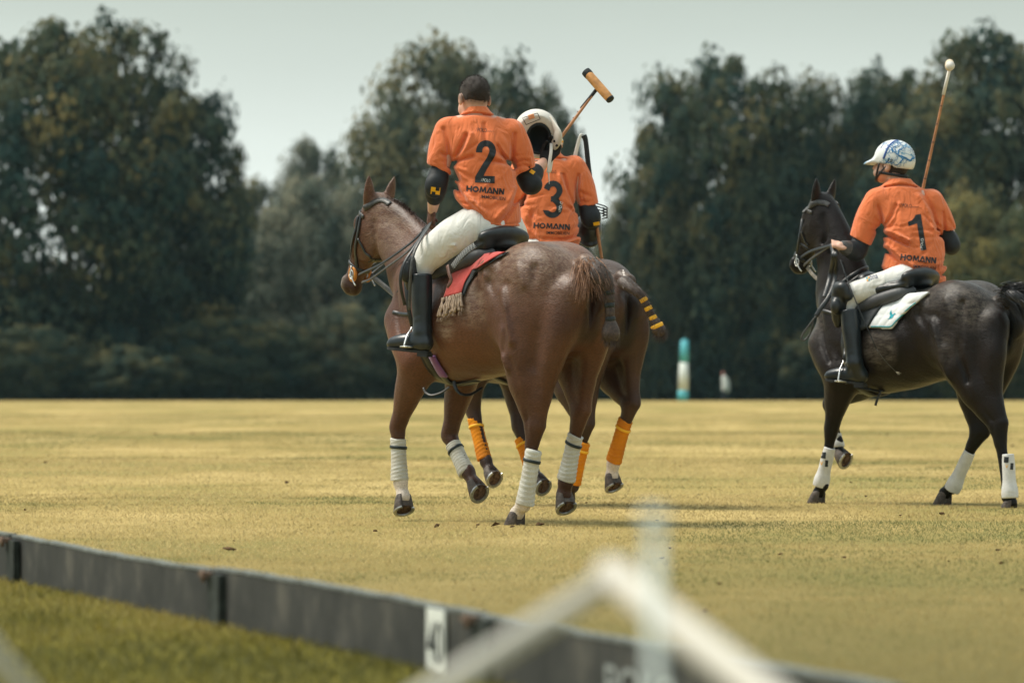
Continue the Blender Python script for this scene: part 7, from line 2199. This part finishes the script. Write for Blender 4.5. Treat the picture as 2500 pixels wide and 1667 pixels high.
# ---------------------------------------------------------------- printed lettering, laid on the cloth
def text_polys(txt, bold=0.0, shear=0.0, sp=1.0):
    cu = bpy.data.curves.new('t', 'FONT'); cu.body = txt; cu.align_x = 'CENTER'; cu.align_y = 'CENTER'
    cu.offset = bold; cu.shear = shear; cu.space_character = sp; cu.resolution_u = 4
    ob = bpy.data.objects.new('t', cu); COL.objects.link(ob)
    bpy.context.view_layer.update()
    me = bpy.data.meshes.new_from_object(ob)
    bpy.data.objects.remove(ob); bpy.data.curves.remove(cu)
    bm = bmesh.new(); bm.from_mesh(me); bpy.data.meshes.remove(me)
    return bm

def bm_of_polys(polys):
    bm = bmesh.new()
    for p_ in polys:
        vs_ = [bm.verts.new((a, b, 0)) for a, b in p_]
        bm.faces.new(vs_)
    return bm

def lay(bm, bvh, cx, cy, w_, h_, ang, parent, name, mt, off=.0022, seg=3.0, quad=None, rel=None):
    """fit a flat drawing into a photo-pixel box (w_ x h_, rotated by ang) and lay it on a surface"""
    xs = [v.co.x for v in bm.verts]; ys = [v.co.y for v in bm.verts]
    x0, x1, y0, y1 = min(xs), max(xs), min(ys), max(ys)
    for v in bm.verts:
        v.co.x = (v.co.x - (x0 + x1) / 2) / (x1 - x0) * w_; v.co.y = (v.co.y - (y0 + y1) / 2) / (y1 - y0) * h_
    bmesh.ops.triangulate(bm, faces=bm.faces)
    for _ in range(6):
        long_ = [e_ for e_ in bm.edges if e_.calc_length() > seg]
        if not long_: break
        bmesh.ops.subdivide_edges(bm, edges=long_, cuts=1)
        bmesh.ops.triangulate(bm, faces=bm.faces)
    bmesh.ops.remove_doubles(bm, verts=bm.verts, dist=.02)
    bm.verts.ensure_lookup_table()
    ca, sa = math.cos(R(ang)), math.sin(R(ang))
    V, bad = [], set()
    for i, v in enumerate(bm.verts):
        x, y = v.co.x, -v.co.y
        if quad: y += quad * (x / w_) ** 2 * w_
        p_, n_ = hit(bvh, cx + x * ca - y * sa, cy + x * sa + y * ca, off)
        if p_ is None: bad.add(i); p_ = A(0, 0, 0)
        V.append(p_)
    Fc = [tuple(v.index for v in f.verts)[::-1] for f in bm.faces if not any(v.index in bad for v in f.verts)]
    bm.free()
    return mesh(name, V, Fc, mt, parent, smooth=True)

def two():
    """outline of a plain bold figure 2"""
    o = []
    for a in np.linspace(180, -32, 22): o.append((.5 + .5 * math.cos(R(a)), 1.48 + .52 * math.sin(R(a))))
    o += [(.80, 1.02), (.58, .66), (.42, .33), (1.0, .33), (1.0, 0), (0, 0), (0, .28)]
    o += [(.36, .88), (.55, 1.18)]
    for a in np.linspace(-20, 180, 14): o.append((.49 + .18 * math.cos(R(a)), 1.50 + .22 * math.sin(R(a))))
    o += [(.31, 1.42), (0, 1.42)]
    return o
def three():
    o = []
    def arc(cx, cy, rx, ry, a0, a1, n): return [(cx + rx * math.cos(R(a)), cy + ry * math.sin(R(a))) for a in np.linspace(a0, a1, n)]
    o += arc(.5, 1.49, .48, .51, 170, -35, 16) + [(.80, 1.05)]
    o += arc(.5, .55, .5, .55, 40, -165, 18)
    o += [(.30, .40)] + arc(.5, .55, .20, .25, -150, 60, 12)[1:] + [(.50, .86), (.40, .87), (.40, 1.15), (.50, 1.17)]
    o += arc(.5, 1.47, .18, .22, -50, 165, 12) + [(.31, 1.45)]
    return o
ONE = [(.62, 2.0), (1.0, 2.0), (1.0, 0), (.62, 0), (.62, 1.52), (0, 1.44), (0, 1.68), (.32, 1.74), (.52, 1.88)]

def homann(bvh, cx, cy, w_, h_, ang, parent, quad=None):
    def st(a, b, t=.24):                         # one slab of a letter
        a, b = A(*a), A(*b); d_ = unit(b - a); n_ = A(-d_[1], d_[0]) * t / 2
        return [tuple(a - n_), tuple(b - n_), tuple(b + n_), tuple(a + n_)]
    ring_o = [(.5 + .52 * math.cos(a), .5 + .5 * math.sin(a)) for a in np.linspace(0, 2 * math.pi, 17)]
    ring_i = [(.5 + .28 * math.cos(a), .5 + .25 * math.sin(a)) for a in np.linspace(0, 2 * math.pi, 17)]
    G_ = {'H': [st((.12, 0), (.12, 1)), st((.78, 0), (.78, 1)), st((.2, .5), (.7, .5))],
          'O': [[ring_o[i], ring_o[i + 1], ring_i[i + 1], ring_i[i]] for i in range(16)],
          'M': [st((.10, 0), (.20, 1), .22), st((.22, 1), (.55, .15), .22), st((.55, .15), (.88, 1), .22), st((.9, 1), (1.0, 0), .22)],
          'A': [st((.05, 0), (.48, 1), .24), st((.48, 1), (.92, 0), .24), st((.3, .16), (.7, .16), .2)],
          'N': [st((.12, 0), (.12, 1)), st((.14, .95), (.72, .05), .26), st((.74, 0), (.74, 1))]}
    adv = {'H': 1.0, 'O': 1.14, 'M': 1.18, 'A': 1.02, 'N': .97}
    polys, x_ = [], 0
    for ch in 'HOMANN':
        polys += [[(p_[0] + x_, p_[1]) for p_ in q] for q in G_[ch]]; x_ += adv[ch]
    lay(bm_of_polys(polys), bvh, cx, cy, w_, h_, ang, parent, 'lettering', M['print'], seg=4, quad=quad)
for jr, num, nb, hb_, ib, cl in (
        (jr2, two(), (1185.5, 395, 48, 104, 2), (1185, 464.5, 92, 16, 5), (1204, 483, 60, 8, 5.5), (1183, 318, 46, 9, 4)),
        (jr3, three(), (1350, 487, 47, 91, 2), (1347, 552.5, 88, 15, 3), (1362, 569, 56, 7.5, 2), (1357, 420, 30, 7, 3)),
        (jr1, ONE, (2238, 569, 34, 88, -9), (2242, 632, 87, 16, 6), (2257, 652.5, 55, 8.5, 5), (2220, 502.5, 46, 9, 4))):
    bv = bvh_of(jr)
    nm = lay(bm_of_polys([num]), bv, *nb, jr, 'number', M['print'], seg=4)
    homann(bv, *hb_, jr)
    lay(text_polys('IMMOBILIEN', sp=1.02, bold=.004), bv, *ib, jr, 'lettering', M['print'], seg=4)
    lay(text_polys('/\u2009POLO\u2009', shear=0), bv, cl[0] - 8, cl[1], cl[2] * .6, cl[3], cl[4], jr, 'chest_logo', M['print'], seg=4)
    lay(bm_of_polys([[(0, .2), (.2, .6), (.3, .2), (.45, .7), (.55, .25), (.7, .6), (1, .5), (1, .4), (.7, .45), (.55, 0), (.45, .45), (.3, 0), (.2, .35), (0, 0)]]), bv, cl[0] + 15, cl[1] + 3.5, cl[2] * .38, cl[3] * .4, cl[4], jr, 'chest_logo', M['print'], seg=4)
    if jr is jr2: lay(text_polys('/\u2009POLO'), bv, 1186, 441, 22, 8, 6, nm, 'small_logo', M['print_white'], off=.0042)
    if jr is jr3: lay(text_polys('/\u2009POLO'), bv, 1368, 505, 26, 7, -78, nm, 'small_logo', M['print_white'], off=.0042)
    if jr is jr1: lay(text_polys('/\u2009POLO'), bv, 2250, 597, 28, 6, -84, nm, 'small_logo', M['print_white'], off=.0042)

def rrect(x0, y0, x1, y1): return [(x0, y0), (x1, y0), (x1, y1), (x0, y1)]
bv = bvh_of(pad2)
em = lay(bm_of_polys([rrect(0, 0, 10, 8)]), bv, 1063, 466, 22, 17, 6, pad2, 'emblem', M['print_yellow'])
lay(bm_of_polys([rrect(0, 0, 1, 1)]), bv, 1068, 462, 9, 8, 6, em, 'emblem_square', M['pad'], off=.0042)
lay(bm_of_polys([rrect(0, 0, 1, 1)]), bv, 1058.5, 471, 8.5, 6.5, 6, em, 'emblem_square', M['pad'], off=.0042)
bv = bvh_of(pad2r); lay(bm_of_polys([rrect(0, 0, 1, 1)]), bv, 1299, 420, 12, 9, 35, pad2r, 'emblem', M['print_yellow'])
bv = bvh_of(pad3r); lay(bm_of_polys([rrect(0, 0, 1, 1)]), bv, 1456, 546, 15, 8, -12, pad3r, 'emblem', M['print_yellow'])
bv = bvh_of(br1)
lay(text_polys('ona', sp=1.0), bv, 2133, 677, 20, 9, -14, br1, 'lettering', mat('navy_print', (.02, .04, .12), .6, .3), off=.003)
lay(bm_of_polys([rrect(0, 0, 1, 1), rrect(1, 1, 2, 2)]), bv, 2119.5, 681.5, 8, 9, -14, br1, 'logo', mat('orange_print', (.75, .3, .03), .6, .3), off=.003)
lay(bm_of_polys([rrect(1, 0, 2, 1), rrect(0, 1, 1, 2)]), bv, 2119.5, 681.5, 8, 9, -14, br1, 'logo', M['teal'], off=.003)
lay(text_polys('LS', bold=.03, shear=.2), hb, 2173, 392, 12, 7, 12, hw, 'lettering', M['print'], off=.002)
bird = [(0, 0), (.22, .12), (.34, .38), (.30, .62), (.46, .98), (.52, .66), (.62, .48), (.82, .62), (1.0, .60), (.80, .46), (.66, .24), (.50, .10), (.30, .02)]
lay(bm_of_polys([bird]), pb, 2177, 768, 22, 24, 0, wp, 'emblem', M['teal'], off=.003)
for key, sq_, org in (('LF', (2011, 1111, 11, 15), (2018, 1131)), ('LH', (2457, 1122, 11, 14), (2470, 1138))):
    bv = bvh_of(LB[key])
    lay(bm_of_polys([rrect(0, 0, 1, 1)]), bv, *sq_, 4, LB[key], 'patch', M['print'])
    lay(bm_of_polys([rrect(0, 0, 1, 1)]), bv, org[0], org[1], 7, 16, 4, LB[key], 'patch', M['print'])
    lay(bm_of_polys([[(0, 1), (.2, .9), (.5, .2), (.8, .9), (1, 1), (.6, 0), (.4, 0)]]), bv, org[0] - 12, org[1] - 1, 7, 9, 4, LB[key], 'emblem', M['print_yellow'])
# brand mark on the brown pony's rump, name on the saddle panel
mk2 = mat('brand_mark', (.62, .55, .5), .7, .3)
zig = [(0, .9), (.25, 1), (.3, .6), (.5, .75), (.55, .4), (.8, .3), (1, 0), (.75, .12), (.45, .2), (.4, .5), (.2, .45), (.15, .8)]
lay(bm_of_polys([zig]), B2['bvh'], 1524, 668, 14, 18, 15, B2['root'], 'brand', mk2, off=.002)
for ch in sd1.children:
    if ch.name.startswith('panel'): lay(text_polys('Limo'), bvh_of(ch), 1190, 628, 22, 8, -8, ch, 'lettering', mat('chalk', (.25, .25, .25), .8, .2), off=.002)
